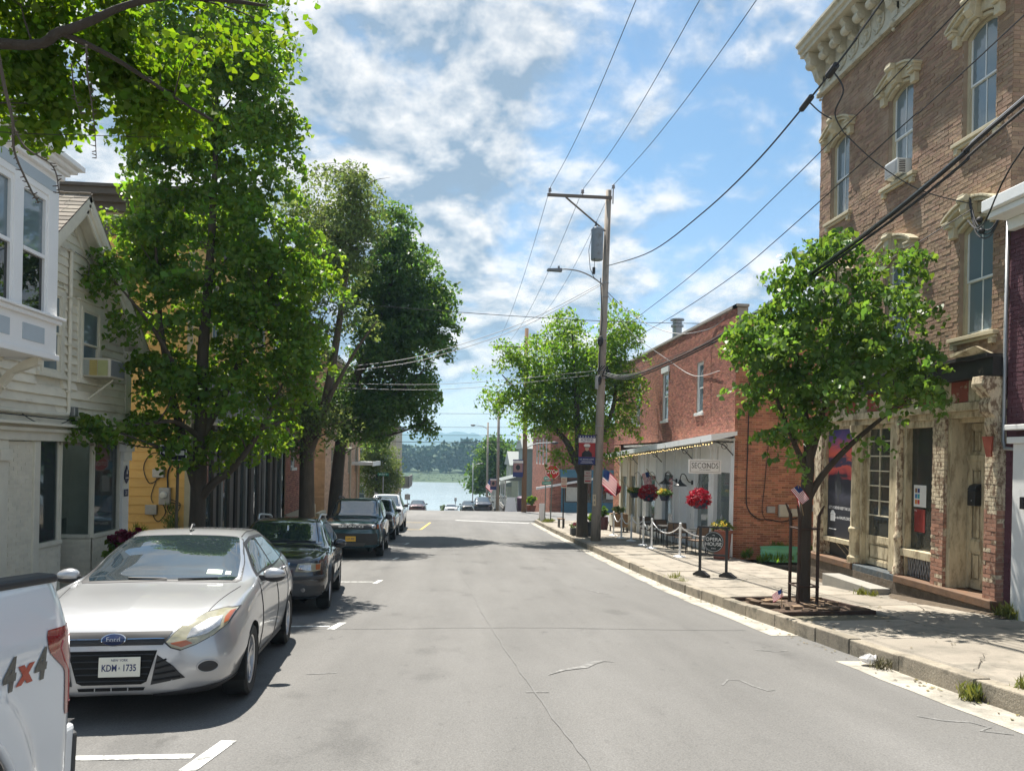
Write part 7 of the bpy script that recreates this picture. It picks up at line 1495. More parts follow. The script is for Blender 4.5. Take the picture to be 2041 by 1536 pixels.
# banner
def us_flag(name, label, loc, ux, uz, w, h, group=None, staff=None, wave=.06):
    t = thing(name, label, 'flag', loc, group=group); ux, uz = Vector(ux).normalized(), Vector(uz).normalized(); nn = ux.cross(uz).normalized(); mb = MB(); NC = 12; L = Vector(loc)
    for j in range(14):
        for i in range(NC+1): s_ = i/NC; mb.v.append(tuple(L+ux*w*s_-uz*h*j/13+nn*wave*w*math.sin(s_*5+j*.12)*s_-Vector((0, 0, .06*h*s_*s_))))
    for j in range(13):
        for i in range(NC): mb.cm = 2 if (j < 7 and i < 5) else (0 if j % 2 == 0 else 1); a = j*(NC+1)+i; mb.face((a, a+1, a+NC+2, a+NC+1))
    mb.build('cloth', [M('flag_red', (.42, .02, .03), .8, var=.05, trans=.25), M('flag_white', (.75, .73, .70), .8, var=.04, trans=.25), M('flag_blue', (.025, .035, .13), .8, var=.05, trans=.2)], t, smooth=True)
    st = MB()
    if w > .5:
        for r in range(4):
            for k in range(5): p = L+ux*w*(.04+.075*k)-uz*h*(.07+.12*r); st.disc(p-nn*.012, .012*w/.9, nn, 5); st.disc(p+nn*.012, .012*w/.9, nn, 5)
        st.build('stars', MATS['flag_white'], t)
    if staff: MB().tube(staff, .006 if w < .4 else .014, 6).build('staff', M('staff_wood', (.35, .24, .12), .6), t)
    return t
BN = thing('pole_banner', 'navy and red hometown hero banner with uniformed portrait, hung on the utility pole', 'banner', (5.55, 28.75, 2))
bx = Fr((5.19, 28.70, 1.95), (1, 0, 0), (0, -1, 0)); bn_navy, bn_red, bn_wh = M('banner_navy', (.02, .03, .14), .6, var=.05), M('banner_red', (.34, .03, .03), .6, var=.15, scale=9), M('banner_white', (.70, .68, .64), .6, var=.03)
MB().box(bx, -.33, .33, -.005, .005, -.55, .56).build('cloth', bn_navy, BN)
MB().box(bx, -.33, .33, .006, .009, .28, .46).build('title_band', bn_wh, BN); MB().box(bx, -.32, .32, .006, .009, -.26, .275).build('portrait_field', bn_red, BN)
mb = MB(); mb.prism([bx(x, .010, y) for x, y in ((-.20, -.255), (.20, -.255), (.19, -.12), (.08, -.02), (-.08, -.02), (-.19, -.12))], (0, -.003, 0)); mb.build('portrait_tunic', M('tunic', (.015, .015, .02), .7), BN, fix=True)
mb = MB(); mb.disc(bx(0, .014, .06), .075, (0, -1, 0), 16, .10); mb.build('portrait_face', M('skin_print', (.50, .30, .20), .7), BN)
mb = MB(); mb.prism([bx(x, .016, y) for x, y in ((-.10, .12), (.10, .12), (.135, .18), (.08, .235), (-.08, .235), (-.135, .18))], (0, -.003, 0)); mb.build('portrait_cap', bn_wh, BN, fix=True); MB().box(bx, -.085, .085, .0195, .021, .095, .12).build('cap_peak', MATS['tunic'], BN)
mb = MB(); mb.text(bx, 'ATHENS', 0, .0105, .39, .12, sx=1.1); mb.text(bx, 'HOMETOWN HERO', 0, .0105, .315, .05); mb.build('title_lettering', bn_navy, BN)
mb = MB(); mb.text(bx, 'U.S. MARINE CORPS', 0, .007, -.36, .062); mb.box(bx, -.2, .2, .006, .008, -.45, -.435); mb.box(bx, -.24, .24, .006, .008, -.50, -.488)
for k in range(6): mb.disc(bx(-.27+.108*k, .007, .51), .022, (0, -1, 0), 5)
mb.build('name_lettering', bn_wh, BN)
mb = MB(); mb.tube([(4.84, 28.72, 2.53), (5.72, 28.8, 2.53)], .018, 6); mb.tube([(4.84, 28.72, 1.38), (5.68, 28.8, 1.38)], .018, 6); mb.build('banner_rod', black, BN)
# ------------------------------------------------------------------ overhead wires
def wire(label, pts, r=.010, m=6, mat=None, extra=None):
    t = MB().tube([tuple(p) for p in crom(pts, m)], r, 5).build('overhead_wire', mat or wireblk); tag(t, label, 'wire', 'overhead wires'); return t
for (x, y, z), q, lb in zip(INS, ((3.5, 14.85, 10.85), (4.75, 14.68, 10.83), (5.98, 14.85, 11.01)), ('leftmost bare power wire running overhead from the crossarm tip', 'middle bare power wire running overhead from the crossarm', 'bare power wire running overhead from the pole top')):
    wire(lb, [(x, y, z+.2), (x-.02, 22, (z+q[2])/2-.12), q, (q[0], 6, q[2]+.15), (q[0], -12, 12.6)], .009)
for (x, y, z), q, lb in zip(INS, ((3.3, 60, 10.5), (4.15, 60, 10.5), (6.4, 60, 12.4)), ('leftmost power wire dropping away to the farther crossarm', 'middle power wire dropping away to the farther crossarm', 'power wire dropping away to the farther pole top')):
    wire(lb, sag((x, y, z+.2), q, .8, 8), .009, 2)
tw = wire('twisted dark service cable with splice boxes, sagging past the cornice', [(5.85, 28.9, 9.15), (5.8, 27.43, 8.81), (5.8, 21.91, 7.82), (5.8, 17.41, 7.5), (5.8, 14.43, 7.48), (5.8, 12.31, 7.65), (5.8, 10.72, 7.87), (5.8, 10.07, 8.02), (5.8, 4, 9.2), (5.8, -10, 11)], .016)
MB().tube([(5.8, 12.0, 7.69), (5.8, 12.35, 7.64)], .05, 8).build('splice_box', wireblk, tw); MB().tube([(5.8, 11.2, 7.80), (5.8, 11.45, 7.76)], .055, 8).build('splice_box', wireblk, tw)
mb = MB(); mb.tube(crom([(5.8, 11.3, 7.76), (5.95, 11.25, 7.45), (6.0, 11.6, 7.25), (6.2, 11.7, 7.0)], 5), .012, 4); mb.tube(crom([(5.8, 12.1, 7.66), (5.85, 11.8, 7.35), (6.0, 11.7, 7.2)], 5), .012, 4); mb.build('wire_tail', wireblk, tw)
wire('upper of two thin wires crossing the brick facade', [(5.85, 28.9, 6.2), (5.85, 21.98, 6.2), (5.85, 17.49, 6.27), (5.85, 13.15, 6.57), (5.85, 10.77, 6.78), (5.85, 8.23, 7.05), (5.85, -8, 9.0)], .008)
wire('lower of two thin wires crossing the brick facade', [(5.85, 28.9, 5.7), (5.85, 20.86, 5.52), (5.85, 15.81, 5.55), (5.85, 13.11, 5.74), (5.85, 9.5, 6.13), (5.85, 7.4, 6.36), (5.85, -8, 8.4)], .008)
bt = [(5.78, 28.9, 4.95), (5.75, 25.5, 4.45), (5.75, 22.02, 4.27), (5.75, 17.07, 4.30), (5.75, 14.16, 4.48), (5.75, 12.08, 4.68), (5.75, 10.51, 4.84), (5.75, 9.3, 5.0), (5.75, 8.16, 5.2), (5.75, 7.25, 5.4), (5.75, 0, 6.6), (5.75, -8, 7.5)]
bw_ = wire('thick black telephone cable bundle sweeping up across the brick building', bt, .021)
MB().tube([tuple(p) for p in crom([(x+.02, y, z+.055) for x, y, z in bt], 5)], .010, 5).build('messenger_wire', M('bare_wire', (.45, .46, .48), .4, metal=.7), bw_)
MB().tube([tuple(p) for p in crom([(x, y, z-.075-.02*math.sin(y)) for x, y, z in bt], 5)], .018, 5).build('lower_cable', wireblk, bw_)
MB().tube([tuple(p) for p in crom([(x-.05, y, z-.03) for x, y, z in bt], 5)], .014, 5).build('lashed_cable', wireblk, bw_)
wire('service wire dropping from upper right to the loops by the brick window', [(5.8, -4, 8.4), (6.4, 6.0, 6.2), (6.6, 8.3, 5.4), (7.5, 10.2, 5.1), (8.2, 11.5, 5.6)], .011)
wire('slack drop wire from twisted cable to the loops over the brick window', [(6.2, 11.7, 7.0), (6.7, 11.6, 6.5), (7.4, 11.5, 6.05), (8.25, 11.45, 5.85)], .009)
wire('thin wire running through the tree top to the brick building loops', [(8.2, 11.4, 5.75), (7.0, 12.8, 4.9), (6.0, 17, 4.4), (5.8, 28.9, 4.7)], .008)
wire('pair of pale service wires drooping from the pole to the left trees', [(5.62, 28.9, 8.42), (2.78, 28.9, 6.87), (-.09, 28.9, 5.77), (-2.36, 28.9, 5.16), (-6.6, 29.0, 4.6)], .012, mat=M('wire_grey', (.16, .165, .17), .5))
wire('lower pale service wire drooping from the pole to the left trees', [(5.62, 28.9, 8.35), (2.78, 28.9, 6.72), (-.09, 28.9, 5.60), (-2.36, 28.9, 5.0), (-6.6, 29.0, 4.45)], .012, mat=MATS['wire_grey'])
wire('single dark wire crossing level over the street above the pole bands', [(-6.6, 28.9, 7.45), (-.12, 28.9, 7.13), (5.82, 28.9, 6.97), (9.71, 28.9, 7.01)], .012)
wire('upper low wire crossing the street towards the left trees', [(5.66, 28.9, 5.05), (-.4, 28.9, 4.35), (-6.6, 29, 4.3)], .009, mat=MATS['wire_grey'])
wire('lowest wire crossing the street towards the left trees', [(5.66, 28.9, 4.9), (-.4, 28.9, 4.15), (-6.6, 29, 4.15)], .009, mat=MATS['wire_grey'])
wire('white drop wire from pole to the cafe roof corner', [(5.8, 28.9, 8.2), (6.7, 27.5, 6.9), (7.7, 26.0, 6.1), (8.4, 24.5, 6.0), (8.45, 23.0, 6.1)], .014, mat=MATS['wire_grey'])
wire('slack pale drop wire looping from pole down the cafe wall', [(5.8, 28.9, 8.25), (6.6, 28.3, 6.6), (7.8, 27, 5.3), (8.42, 25.8, 4.6), (8.43, 23.3, 4.5)], .012, mat=M('wire_pale', (.5, .48, .46), .5))
for z, s_, lb in ((2.75, .1, 'lowest dark wire crossing beyond the junction'), (3.31, .1, 'second dark wire crossing beyond the junction'), (3.95, .1, 'third dark wire crossing beyond the junction'), (5.04, .05, 'faint highest wire crossing beyond the junction')):
    wire(lb, [(-14, 60, z+.1), (-4, 60, z-.15), (5.4, 60, z)], .022 if z < 3 else .014)
# ------------------------------------------------------------------ farther poles
def pole2(label, x, y, zt, r, mat, arm=None, lamp=None, can=False):
    t = thing('utility_pole', label, 'utility pole', (x, y, zr(y)), group='poles beyond the junction'); MB().tube([(x, y, zr(y)-.3), (x-.05, y, zt)], [r, r*.7], 10).build('pole', mat, t, smooth=True)
    if arm: MB().box(None, x+arm[0], x+arm[1], y-.1, y-.02, arm[2], arm[2]+.12).build('crossarm', armw, t)
    if lamp: MB().tube([tuple(p) for p in crom([(x, y, lamp[2]-.5), (x+lamp[0]*.4, y-.1, lamp[2]-.1), (x+lamp[0], y-.2, lamp[2])], 4)], .04, 6).build('lamp_arm', steelg, t); m = MB(); m.sphere((x+lamp[0]*1.15, y-.2, lamp[2]), .3, 6, .4); m.build('lamp_head', black, t)
    if can: MB().lathe([(0, zt-1.9), (.22, zt-1.9), (.22, zt-.9), (0, zt-.9)], (x-.35, y-.1, 0), 12).build('transformer', MATS['transformer_grey'], t)
    return t
pole2('brown wooden pole with black street lamp in front of the far brick shop', 5.45, 56, 11.2, .2, polebr, (-2.3, .3, 9.7), (1.9, 0, 2.7))
pole2('pale wooden pole with transformer behind the dark blue SUV', 4.45, 72, 7.5, .17, polew, (-1.4, .3, 6.9), None, True)
pole2('slim pale pole with small lamp nearer the river', 4.3, 90, 5.6, .15, polew, None, (-1.6, 0, 5.2))
pole2('thin grey lamp post nearest the river fence', 3.0, 104, .6, .09, steelg, None, (1.0, 0, .5))
def side_banner(label, x, y, z, w, h):
    t = thing('pole_banner', label, 'banner', (x, y, z), group='far pole banners'); f = Fr((x, y, z), (1, 0, 0), (0, -1, 0)); MB().box(f, -w/2, w/2, -.01, .01, -h/2, h/2).build('cloth', bn_navy, t); MB().box(f, -w*.46, w*.46, .011, .014, -h*.22, h*.3).build('portrait_field', M('faded_field', (.30, .17, .16), .7), t); MB().box(f, -w/2, w/2, .011, .014, h*.3, h*.44).build('title_band', bn_wh, t); MB().disc(f(0, .016, .05*h), w*.22, (0, -1, 0), 12, h*.16).build('portrait', MATS['tunic'], t)
side_banner('navy banner with dark portrait on brown pole by the street lamp', 4.92, 55.7, .75, .75, 1.3); side_banner('small navy banner with portrait on pale pole above the dark blue SUV', 4.0, 71.7, -1.05, .6, 1.1)
us_flag('flag', 'small flag angled from the pale porch house beside slim pole', (4.3, 84, -.9), (.9, 0, -.8), (.5, 0, 1), .9, 1.1)
# ------------------------------------------------------------------ signs
def sign_text(parent, fr, items, mat): m = MB(); [m.text(fr, *i) for i in items]; return m.build('sign_lettering', mat, parent)
sred, swhite, sgreen = M('sign_red', (.50, .018, .025), .4, var=.03), M('sign_white', (.76, .76, .75), .4, var=.03), M('sign_green', (.01, .20, .14), .45, var=.03)
ST_ = thing('stop_sign', 'red octagonal STOP sign on a post at the right corner', 'stop sign', (5.68, 42.6, zr(42.6)+.15)); f = Fr((5.74, 42.55, .80), (1, 0, 0), (0, -1, 0)); O8 = lambda r: [(r*math.cos(PI/8+k*PI/4), r*math.sin(PI/8+k*PI/4)) for k in range(8)]
MB().prism([f(x, .0, y) for x, y in O8(.412)], (0, .01, 0)).build('sign_border', swhite, ST_, fix=True); SP = MB().prism([f(x, .008, y) for x, y in O8(.385)], (0, .006, 0)).build('sign_plate', sred, ST_, fix=True); sign_text(SP, f, [('STOP', 0, .011, -.01, .31, .003, .88)], swhite)
mb = MB(); mb.tube([(5.68, 42.65, zr(42.6)), (5.75, 42.6, 1.15)], .035, 6); mb.build('post', M('sign_post', (.14, .16, .15), .6), ST_)
SN = thing('street_name_sign', 'green street name signs on a leaning post behind the stop sign', 'street sign', (5.45, 43.4, zr(43.4)+.15)); MB().tube([(5.45, 43.4, zr(43.4)), (5.47, 43.4, .55)], .03, 6).build('post', MATS['sign_post'], SN)
for k, (z, tx) in enumerate(((.40, 'SECOND ST'), (.14, 'N WASHINGTON ST'))):
    f = Fr((5.5, 43.3-.02*k, z), (.5, .86, 0) if k == 0 else (.7, .7, 0), (.86, -.5, 0) if k == 0 else (.7, -.7, 0)); b = MB().box(f, -.42, .42, 0, .012, -.10, .10).build('name_blade', sgreen, SN); sign_text(b, f, [(tx, 0, .014, 0, .12 if k == 0 else .08)], swhite)
SN2 = thing('street_name_sign', 'green street name sign on a grey post at the far left corner', 'street sign', (-4.2, 47, zr(47))); MB().tube([(-4.2, 47, zr(47)-.1), (-4.2, 47, .45)], .035, 6).build('post', steelg, SN2); f = Fr((-4.2, 46.95, .36), (1, 0, 0), (0, -1, 0)); b = MB().box(f, -.33, .33, 0, .012, -.09, .09).build('name_blade', sgreen, SN2); sign_text(b, f, [('SECOND ST', 0, .014, 0, .10)], swhite)
pinkm = M('parking_sign_face', (.66, .58, .52), .5, var=.05)
def park(label, x, y, z0, zc, post=True, w=.30, h=.52):
    t = thing('parking_sign', label, 'parking sign', (x, y, z0), group='parking signs'); f = Fr((x, y-.03, zc), (1, 0, 0), (0, -1, 0))
    if post: MB().tube([(x, y, z0-.1), (x-.02, y, zc+.2)], .035, 6).build('post', black, t)
    b = MB().box(f, -w/2, w/2, .01, .02, -h/2, h/2).build('sign_plate', pinkm, t, bevel=.006); sign_text(b, f, [('NO', 0, .022, h*.30, .10), ('PARKING', 0, .022, h*.08, .075), ('HAPPY', 0, .022, -h*.12, .055)], sred); MB().box(f, -w*.4, w*.4, .021, .024, -h*.38, -h*.28).build('arrow_bar', sred, b); return t
park('small no parking sign on a dark post by the right kerb', 5.55, 36.9, zr(36.9)+.15, .40); park('no parking sign fastened to the dark forked tree trunk', 5.62, 30.80, -1.4, .86, False)
OW = thing('one_way_sign', 'black and white one way arrow sign on a dark post by the yellow wall', 'one way sign', (-5.15, 14.6, zr(14.6)+.14)); MB().tube([(-5.15, 14.62, zr(14.6)+.1), (-5.13, 14.62, 1.75)], .03, 6).build('post', M('rusty_post', (.09, .075, .05), .8), OW)
f = Fr((-5.2, 14.57, 1.6), (1, 0, 0), (0, -1, 0)); b = MB().box(f, -.24, .24, 0, .012, -.14, .14).build('sign_plate', swhite, OW); b2 = MB().box(f, -.225, .225, .0125, .015, -.125, .125).build('sign_face', M('sign_black', (.012, .012, .03), .5), OW); m = MB(); m.prism([f(x, .016, y) for x, y in ((-.20, 0), (-.06, .10), (-.06, .045), (.20, .045), (.20, -.045), (-.06, -.045), (-.06, -.10))], (0, -.003, 0)); m.build('arrow', swhite, OW, fix=True)
PSN = thing('small_sign', 'small square grey sign on a post at left by the river', 'sign', (-4.69, 82, zr(82))); MB().tube([(-4.69, 82, zr(82)), (-4.69, 82, -2.6)], .04, 6).build('post', steelg, PSN); MB().box(None, -4.98, -4.4, 81.95, 81.98, -3.3, -2.7).build('sign_plate', M('sign_grey', (.25, .25, .25), .6), PSN)
# opera house sign board
OH = thing('sign_stand', 'black framed stand holding round OPERA HOUSE sign on the pavement', 'sign stand', (6.13, 17.16, -1.06)); p0, p1 = Vector((5.86, 17.30, -1.08)), Vector((6.42, 17.03, -1.07)); u = (p1-p0).normalized(); u.z = 0; nn = Vector((u.y, -u.x, 0)); f = Fr((p0+p1)/2, u, nn); f.o.z = -1.075; hw = .30
for a in (-hw, hw): MB().box(f, a-.032, a+.032, -.02, .02, .02, 1.15).build('post', black, OH, bevel=.005); MB().prism([f(a, 0, b)+Vector((.50, -.86, 0))*d for d, b in ((-.22, 0), (.24, 0), (.24, .05), (.05, .14), (-.05, .14), (-.22, .05))], Vector((.086, .05, 0))).build('foot', black, OH, fix=True, bevel=.008)
MB().box(f, -hw-.06, hw+.06, -.025, .025, 1.15, 1.19).build('top_bar', black, OH); MB().box(f, -hw, hw, -.015, .015, .50, .545).build('lower_bar', black, OH)
mb = MB(); mb.tube([f(0, 0, 1.15), f(0, 0, 1.05)], .008, 4); mb.build('hanger', black, OH); D = MB(); c = f(0, 0, .83); D.prism([c+u*.235*math.cos(a)+Vector((0, 0, .245*math.sin(a)))-nn*.015 for a in [2*PI*k/32 for k in range(32)]], nn*.03); D = D.build('sign_disc', M('sign_dark_green', (.012, .02, .022), .5), OH, fix=True)
mb = MB(); mb.tube([c+u*.215*math.cos(a)+Vector((0, 0, .225*math.sin(a)))+nn*.016 for a in [2*PI*k/40 for k in range(41)]], .0035, 4); mb.text(f, 'OPERA', 0, .018, .885, .118); mb.text(f, 'HOUSE', 0, .018, .775, .118); mb.text(f, 'THE', 0, .018, .985, .03); mb.text(f, 'EVENTS', 0, .018, .675, .03); mb.build('sign_lettering', lw, D)
# SECONDS hanging sign
SS = thing('hanging_sign', 'white SECONDS sign with thin black border hanging under the cafe awning', 'sign', (7.66, 22.3, 1.45)); f = Fr((7.66, 22.3, 1.46), (1, 0, 0), (0, -1, 0)); b = MB().box(f, -.51, .51, -.015, .015, -.215, .215).build('sign_board', swhite, SS, bevel=.005)
mb = MB(); t_ = .008
for a0, a1, b0, b1 in ((-.45, .45, .16, .16+t_), (-.45, .45, -.168, -.16), (-.45, -.45+t_, -.16, .16), (.45-t_, .45, -.16, .16)): mb.box(f, a0, a1, .0155, .018, b0, b1)
mb.text(f, 'SECONDS', 0, .017, .02, .235, sx=.80); mb.text(f, 'CAFE AND MARKET', 0, .017, -.10, .04); mb.tube([f(.035+.068*math.cos(a), .017, .02+.068*math.sin(a)) for a in [2*PI*k/20 for k in range(21)]], .004, 4); mb.build('sign_lettering', M('ink_black', (.02, .02, .02), .6), b)
mb = MB(); mb.tube([f(-.4, 0, .21), f(-.4, 0, .62)], .006, 4); mb.tube([f(.4, 0, .21), f(.4, 0, .62)], .006, 4); mb.build('hanger', black, SS)
# hanging baskets
red_fl, yel_fl, grn_fl = M('red_blooms', (.36, .004, .010), .6, var=.0, piece=.35, trans=.2), M('yellow_blooms', (.62, .50, .10), .6, var=.0, piece=.3, trans=.2), M('basket_leaf', (.10, .17, .03), .6, var=.0, piece=.3, trans=.3)
rg = np.random.default_rng(4)
def basket(label, loc, r, kind, hz_=.32):
    t = thing('hanging_basket', label, 'flower basket', loc, group='hanging flower baskets'); x, y, z = loc
    MB().lathe([(0, -r*.75), (r*.45, -r*.75), (r*.72, -r*.1), (r*.75, -.0), (r*.6, -.02)], loc, 14).build('pot', M('navy_pot', (.02, .025, .06), .5), t, smooth=True)
    B = [(x, y, z+r*.10, r, r, r*.86)] if kind == 'r' else [(x, y, z+r*.25, r*.95, r*.95, r*.4)]
    if kind == 'r' and r > .32: B.append((x-.2, y-.05, z-.05, r*.55, r*.5, r*.35))
    cl = clump_points(rg, B, 420, .22); V, n, k, rr_ = leaf_cloud(rg, cl, 8, .020, .045, 'broad', .0, .3); o = quadmesh('blooms', V, n, k, red_fl if kind == 'r' else grn_fl, rr_, t, loc)
    if kind == 'y': cl = clump_points(rg, [(x-r*.4, y-r*.3, z+r*.45, r*.6, r*.6, r*.3)], 30, .4); V, n, k, rr_ = leaf_cloud(rg, cl, 6, .03, .055, 'broad', 0, .3); quadmesh('flowers', V, n, k, yel_fl, rr_, t, loc)
    mb = MB(); ht = hz_+.35
    for a in (0, 2.1, 4.2): mb.tube([(x+r*.7*math.cos(a), y+r*.7*math.sin(a), z), (x, y, z+ht)], .005, 4)
    mb.tube(crom([(x, y, z+ht), (x+.02, y, z+ht+.1), (x+.14, y, z+ht+.16), (x+.25, y, z+ht+.02), (x+.27, y, z+ht-.12)], 5), .009, 5); mb.tube([(x, y, z+ht), (x, y, zt(y)+.05)], .006, 4); mb.build('hanger', black, t)
for lb, loc, r, kd in (('red flower basket beside the flag at the far end of the awning', (7.5, 34.4, .20), .36, 'r'), ('yellow and green basket between two red baskets', (7.5, 30.4, .27), .29, 'y'), ('dark red round basket in front of the tall shop window', (7.5, 28.2, .33), .38, 'r'), ('small yellow green basket beneath the gooseneck lamps', (7.5, 26.0, .40), .27, 'y'), ('biggest bright red basket below the SECONDS sign', (7.55, 22.42, .45), .36, 'r')): basket(lb, loc, r, kd)
def gooseneck(label, y):
    t = thing('wall_lamp', label, 'wall lamp', (XF, y, .85), group='gooseneck lamps'); MB().tube([tuple(p) for p in crom([(XF-.05, y, .85), (XF-.18, y, .90), (XF-.3, y, 1.12), (XF-.42, y, 1.14), (XF-.47, y, .98), (XF-.47, y, .86)], 5)], .016, 6).build('arm', black, t, smooth=True)
    MB().lathe([(.03, .90), (.05, .84), (.08, .80), (.2, .72), (.235, .69), (.235, .675), (.19, .69), (.0, .70)], (XF-.47, y, .05), 18).build('shade', black, t, autos=50); MB().box(None, XF-.06, XF-.02, y-.05, y+.05, .78, .93).build('mount', black, t)
gooseneck('black gooseneck lamp nearer the SECONDS sign', 25.93); gooseneck('black gooseneck lamp farther along the cafe front', 27.8)
us_flag('flag', 'large flag hanging from a staff between utility pole and cafe front', (6.80, 33.2, 1.22), (.77, 0, -.62), (.12, 0, 1), .80, .78, staff=[(8.4, 33.2, .0), (6.75, 33.2, 1.3)])
us_flag('flag', 'smaller flag in front of the tall cafe window', (7.95, 29.9, 1.15), (.30, 0, -.95), (.9, 0, .35), .5, .3, staff=[(8.45, 29.9, .55), (7.85, 29.9, 1.25)])
# stanchions and ropes
STN = [(6.95, 31.7), (6.98, 30.35), (7.0, 28.73), (6.92, 26.59), (6.89, 25.33), (6.94, 22.31)]; sl_ = ['farthest white rope post, beside the wooden planter', 'second farthest white rope post near the wooden planter', 'white rope post third from the planter', 'white rope post third from the OPERA HOUSE stand', 'white rope post second from the OPERA HOUSE stand', 'white rope post nearest the OPERA HOUSE stand']; SO = []
for i, ((x, y), lb) in enumerate(zip(STN, sl_)):
    z = gz(x, y)
    if i == 0:
        t = thing('rope_post', lb, 'rope post', (x, y, z), group='white rope posts'); a = MB().lathe([(.0, 0), (.19, 0), (.19, .015), (.12, .04), (.05, .055)], (x, y, z), 20).build('base', whitep, t, autos=40); a = MB().lathe([(.036, .05), (.036, .93), (.045, .94), (.045, .96), (.03, .97), (.043, .99), (.04, 1.02), (.0, 1.04)], (x, y, z), 14).build('post', whitep, t, autos=40)
    else: t = copy_tree(SO[0]); t.location = (x, y, z); t['label'] = lb
    SO.append(t)
PT_ = [Vector((x, y, gz(x, y)+.93)) for x, y in STN]+[Vector((8.35, 22.5, -.4))]
for i in range(6): t = MB().tube(sag(PT_[i], PT_[i+1], .30 if i not in (2,) else .2, 14), .018, 7).build('rope', whitep, smooth=True); tag(t, ['white rope between the two farthest posts', 'white rope sagging between second and third far posts', 'white rope between the middle two posts', 'white rope between the fourth and fifth posts', 'long white rope sagging deepest beside the cafe chairs', 'white rope running from last post to the cafe corner'][i], 'rope', 'white ropes')
# tables and chairs
def table(x, y, label):
    z = gz(x, y); t = thing('cafe_table', label, 'table', (x, y, z), group='cafe tables'); MB().box(None, x-.36, x+.36, y-.36, y+.36, z+.71, z+.735).build('tabletop', M('dark_table', (.07, .065, .06), .35), t, bevel=.008)
    for sx in (-1, 1):
        for sy in (-1, 1): MB().tube([(x+sx*.33, y+sy*.33, z), (x+sx*.31, y+sy*.31, z+.71)], .015, 6).build('leg', black, t)
wick = M('brown_wicker', (.16, .105, .07), .8, var=.3, scale=40)
def chair(label, x, y, rz, src=[None]):
    if src[0] is None:
        t = thing('cafe_chair', label, 'chair', (0, 0, 0), group='cafe chairs'); WL[t.name] = Vector((0, 0, 0)); src[0] = t
        MB().box(None, -.23, .23, -.22, .22, .43, .46).build('seat', wick, t, world=False, bevel=.01); MB().prism([(-.22, .22, .56), (.22, .22, .56), (.20, .30, .86), (-.20, .30, .86)], (0, .012, .004)).build('backrest', wick, t, world=False, fix=True)
        for sx in (-1, 1):
            MB().tube([(sx*.22, -.21, 0), (sx*.22, -.20, .66)], .013, 6).build('leg', black, t, world=False); MB().tube([(sx*.22, .26, 0), (sx*.22, .21, .45), (sx*.22, .31, .88)], .013, 6).build('leg', black, t, world=False); MB().tube([(sx*.22, -.20, .66), (sx*.235, .0, .67), (sx*.22, .25, .65)], .016, 6).build('armrest', black, t, world=False)
        MB().tube([(-.22, .31, .88), (.22, .31, .88)], .014, 6).build('top_rail', black, t, world=False)
    else: t = copy_tree(src[0]); t['label'] = label
    t.location = (x, y, gz(x, y)); t.rotation_euler = (0, 0, rz); return t
for (x, y), lb in zip(((7.75, 23.6), (7.75, 26.1), (7.75, 28.6)), ('dark cafe table nearest the OPERA HOUSE stand', 'dark cafe table in the middle of the row', 'dark cafe table farthest from the OPERA HOUSE stand')): table(x, y, lb)
for x, y, rz, lb in ((7.7, 23.0, PI+.3, 'wicker cafe chair nearest the round sign'), (7.65, 24.25, .1, 'wicker chair on the far side of the nearest cafe table'), (7.7, 25.5, PI-.2, 'wicker chair on the near side of the middle cafe table'), (7.75, 26.75, .2, 'wicker chair on the far side of the middle cafe table'), (7.7, 28.0, PI, 'wicker chair on the near side of the farthest cafe table'), (7.75, 29.25, 0, 'wicker chair farthest along the cafe front')): chair(lb, x, y, rz)
# planters
def plant(t, B, n, per, size, mat, name='foliage', shape='leaf', droop=-.5, flat=.1): cl = clump_points(rg, B, n, .5); V, k1, k, rr_ = leaf_cloud(rg, cl, per, .04, size, shape, droop, flat); o = quadmesh(name, V, k1, k, mat, rr_, t, wl(t)); return o
woodp = M('planter_wood', (.24, .15, .08), .85, var=.2, scale=5, piece=.15, stretch=(1, 1, .3))
t = thing('wooden_planter', 'tall wooden planter box with pale plaque near the farthest rope post', 'planter', (7.75, 34.2, gz(7.75, 34.2))); z = gz(7.75, 34.2)
for k in range(4): MB().box(None, 7.35, 8.05, 33.7, 34.5, z+.25+.15*k, z+.39+.15*k).build('plank', woodp, t, bevel=.006)
for sx in (7.37, 7.99):
    for sy in (33.72, 34.42): MB().box(None, sx, sx+.06, sy, sy+.06, z, z+.26).build('leg', black, t)
MB().box(None, 7.33, 7.348, 33.75, 34.4, z+.3, z+.8).build('plaque', M('plaque_pale', (.62, .6, .5), .7), t); plant(t, [(7.7, 34.1, z+1.0, .3, .35, .16)], 40, 8, .10, leafE)
t = thing('red_barrel', 'dark red barrel planter with spiky plant near the wooden planter', 'planter', (7.35, 35.8, gz(7.35, 35.8))); z = gz(7.35, 35.8); MB().lathe([(0, 0), (.2, 0), (.24, .3), (.22, .62), (.0, .6)], (7.35, 35.8, z), 16).build('barrel', M('dark_red', (.07, .015, .02), .6), t, autos=40); plant(t, [(7.35, 35.8, z+.85, .18, .18, .25)], 30, 7, .16, leafB)
t = thing('terracotta_pot', 'terracotta pot with trailing yellow plant behind OPERA HOUSE sign', 'planter', (7.98, 21.6, gz(8, 21.6))); z = gz(8, 21.6); MB().lathe([(0, 0), (.22, 0), (.24, .05), (.22, .08), (.27, .75), (.31, .76), (.31, .84), (.25, .84), (0, .78)], (7.98, 21.6, z), 18).build('pot', M('terracotta', (.22, .075, .05), .8, var=.15), t, autos=40); plant(t, [(7.98, 21.6, z+.95, .34, .3, .18)], 40, 9, .09, leafE); plant(t, [(7.85, 21.5, z+1.0, .3, .2, .12)], 16, 7, .06, yel_fl, 'flowers')
t = thing('stock_tank_planter', 'low green corrugated oval tank planter against the orange brick wall', 'planter', (9.55, 20.95, -1.2)); z = -1.2; prof_ = []
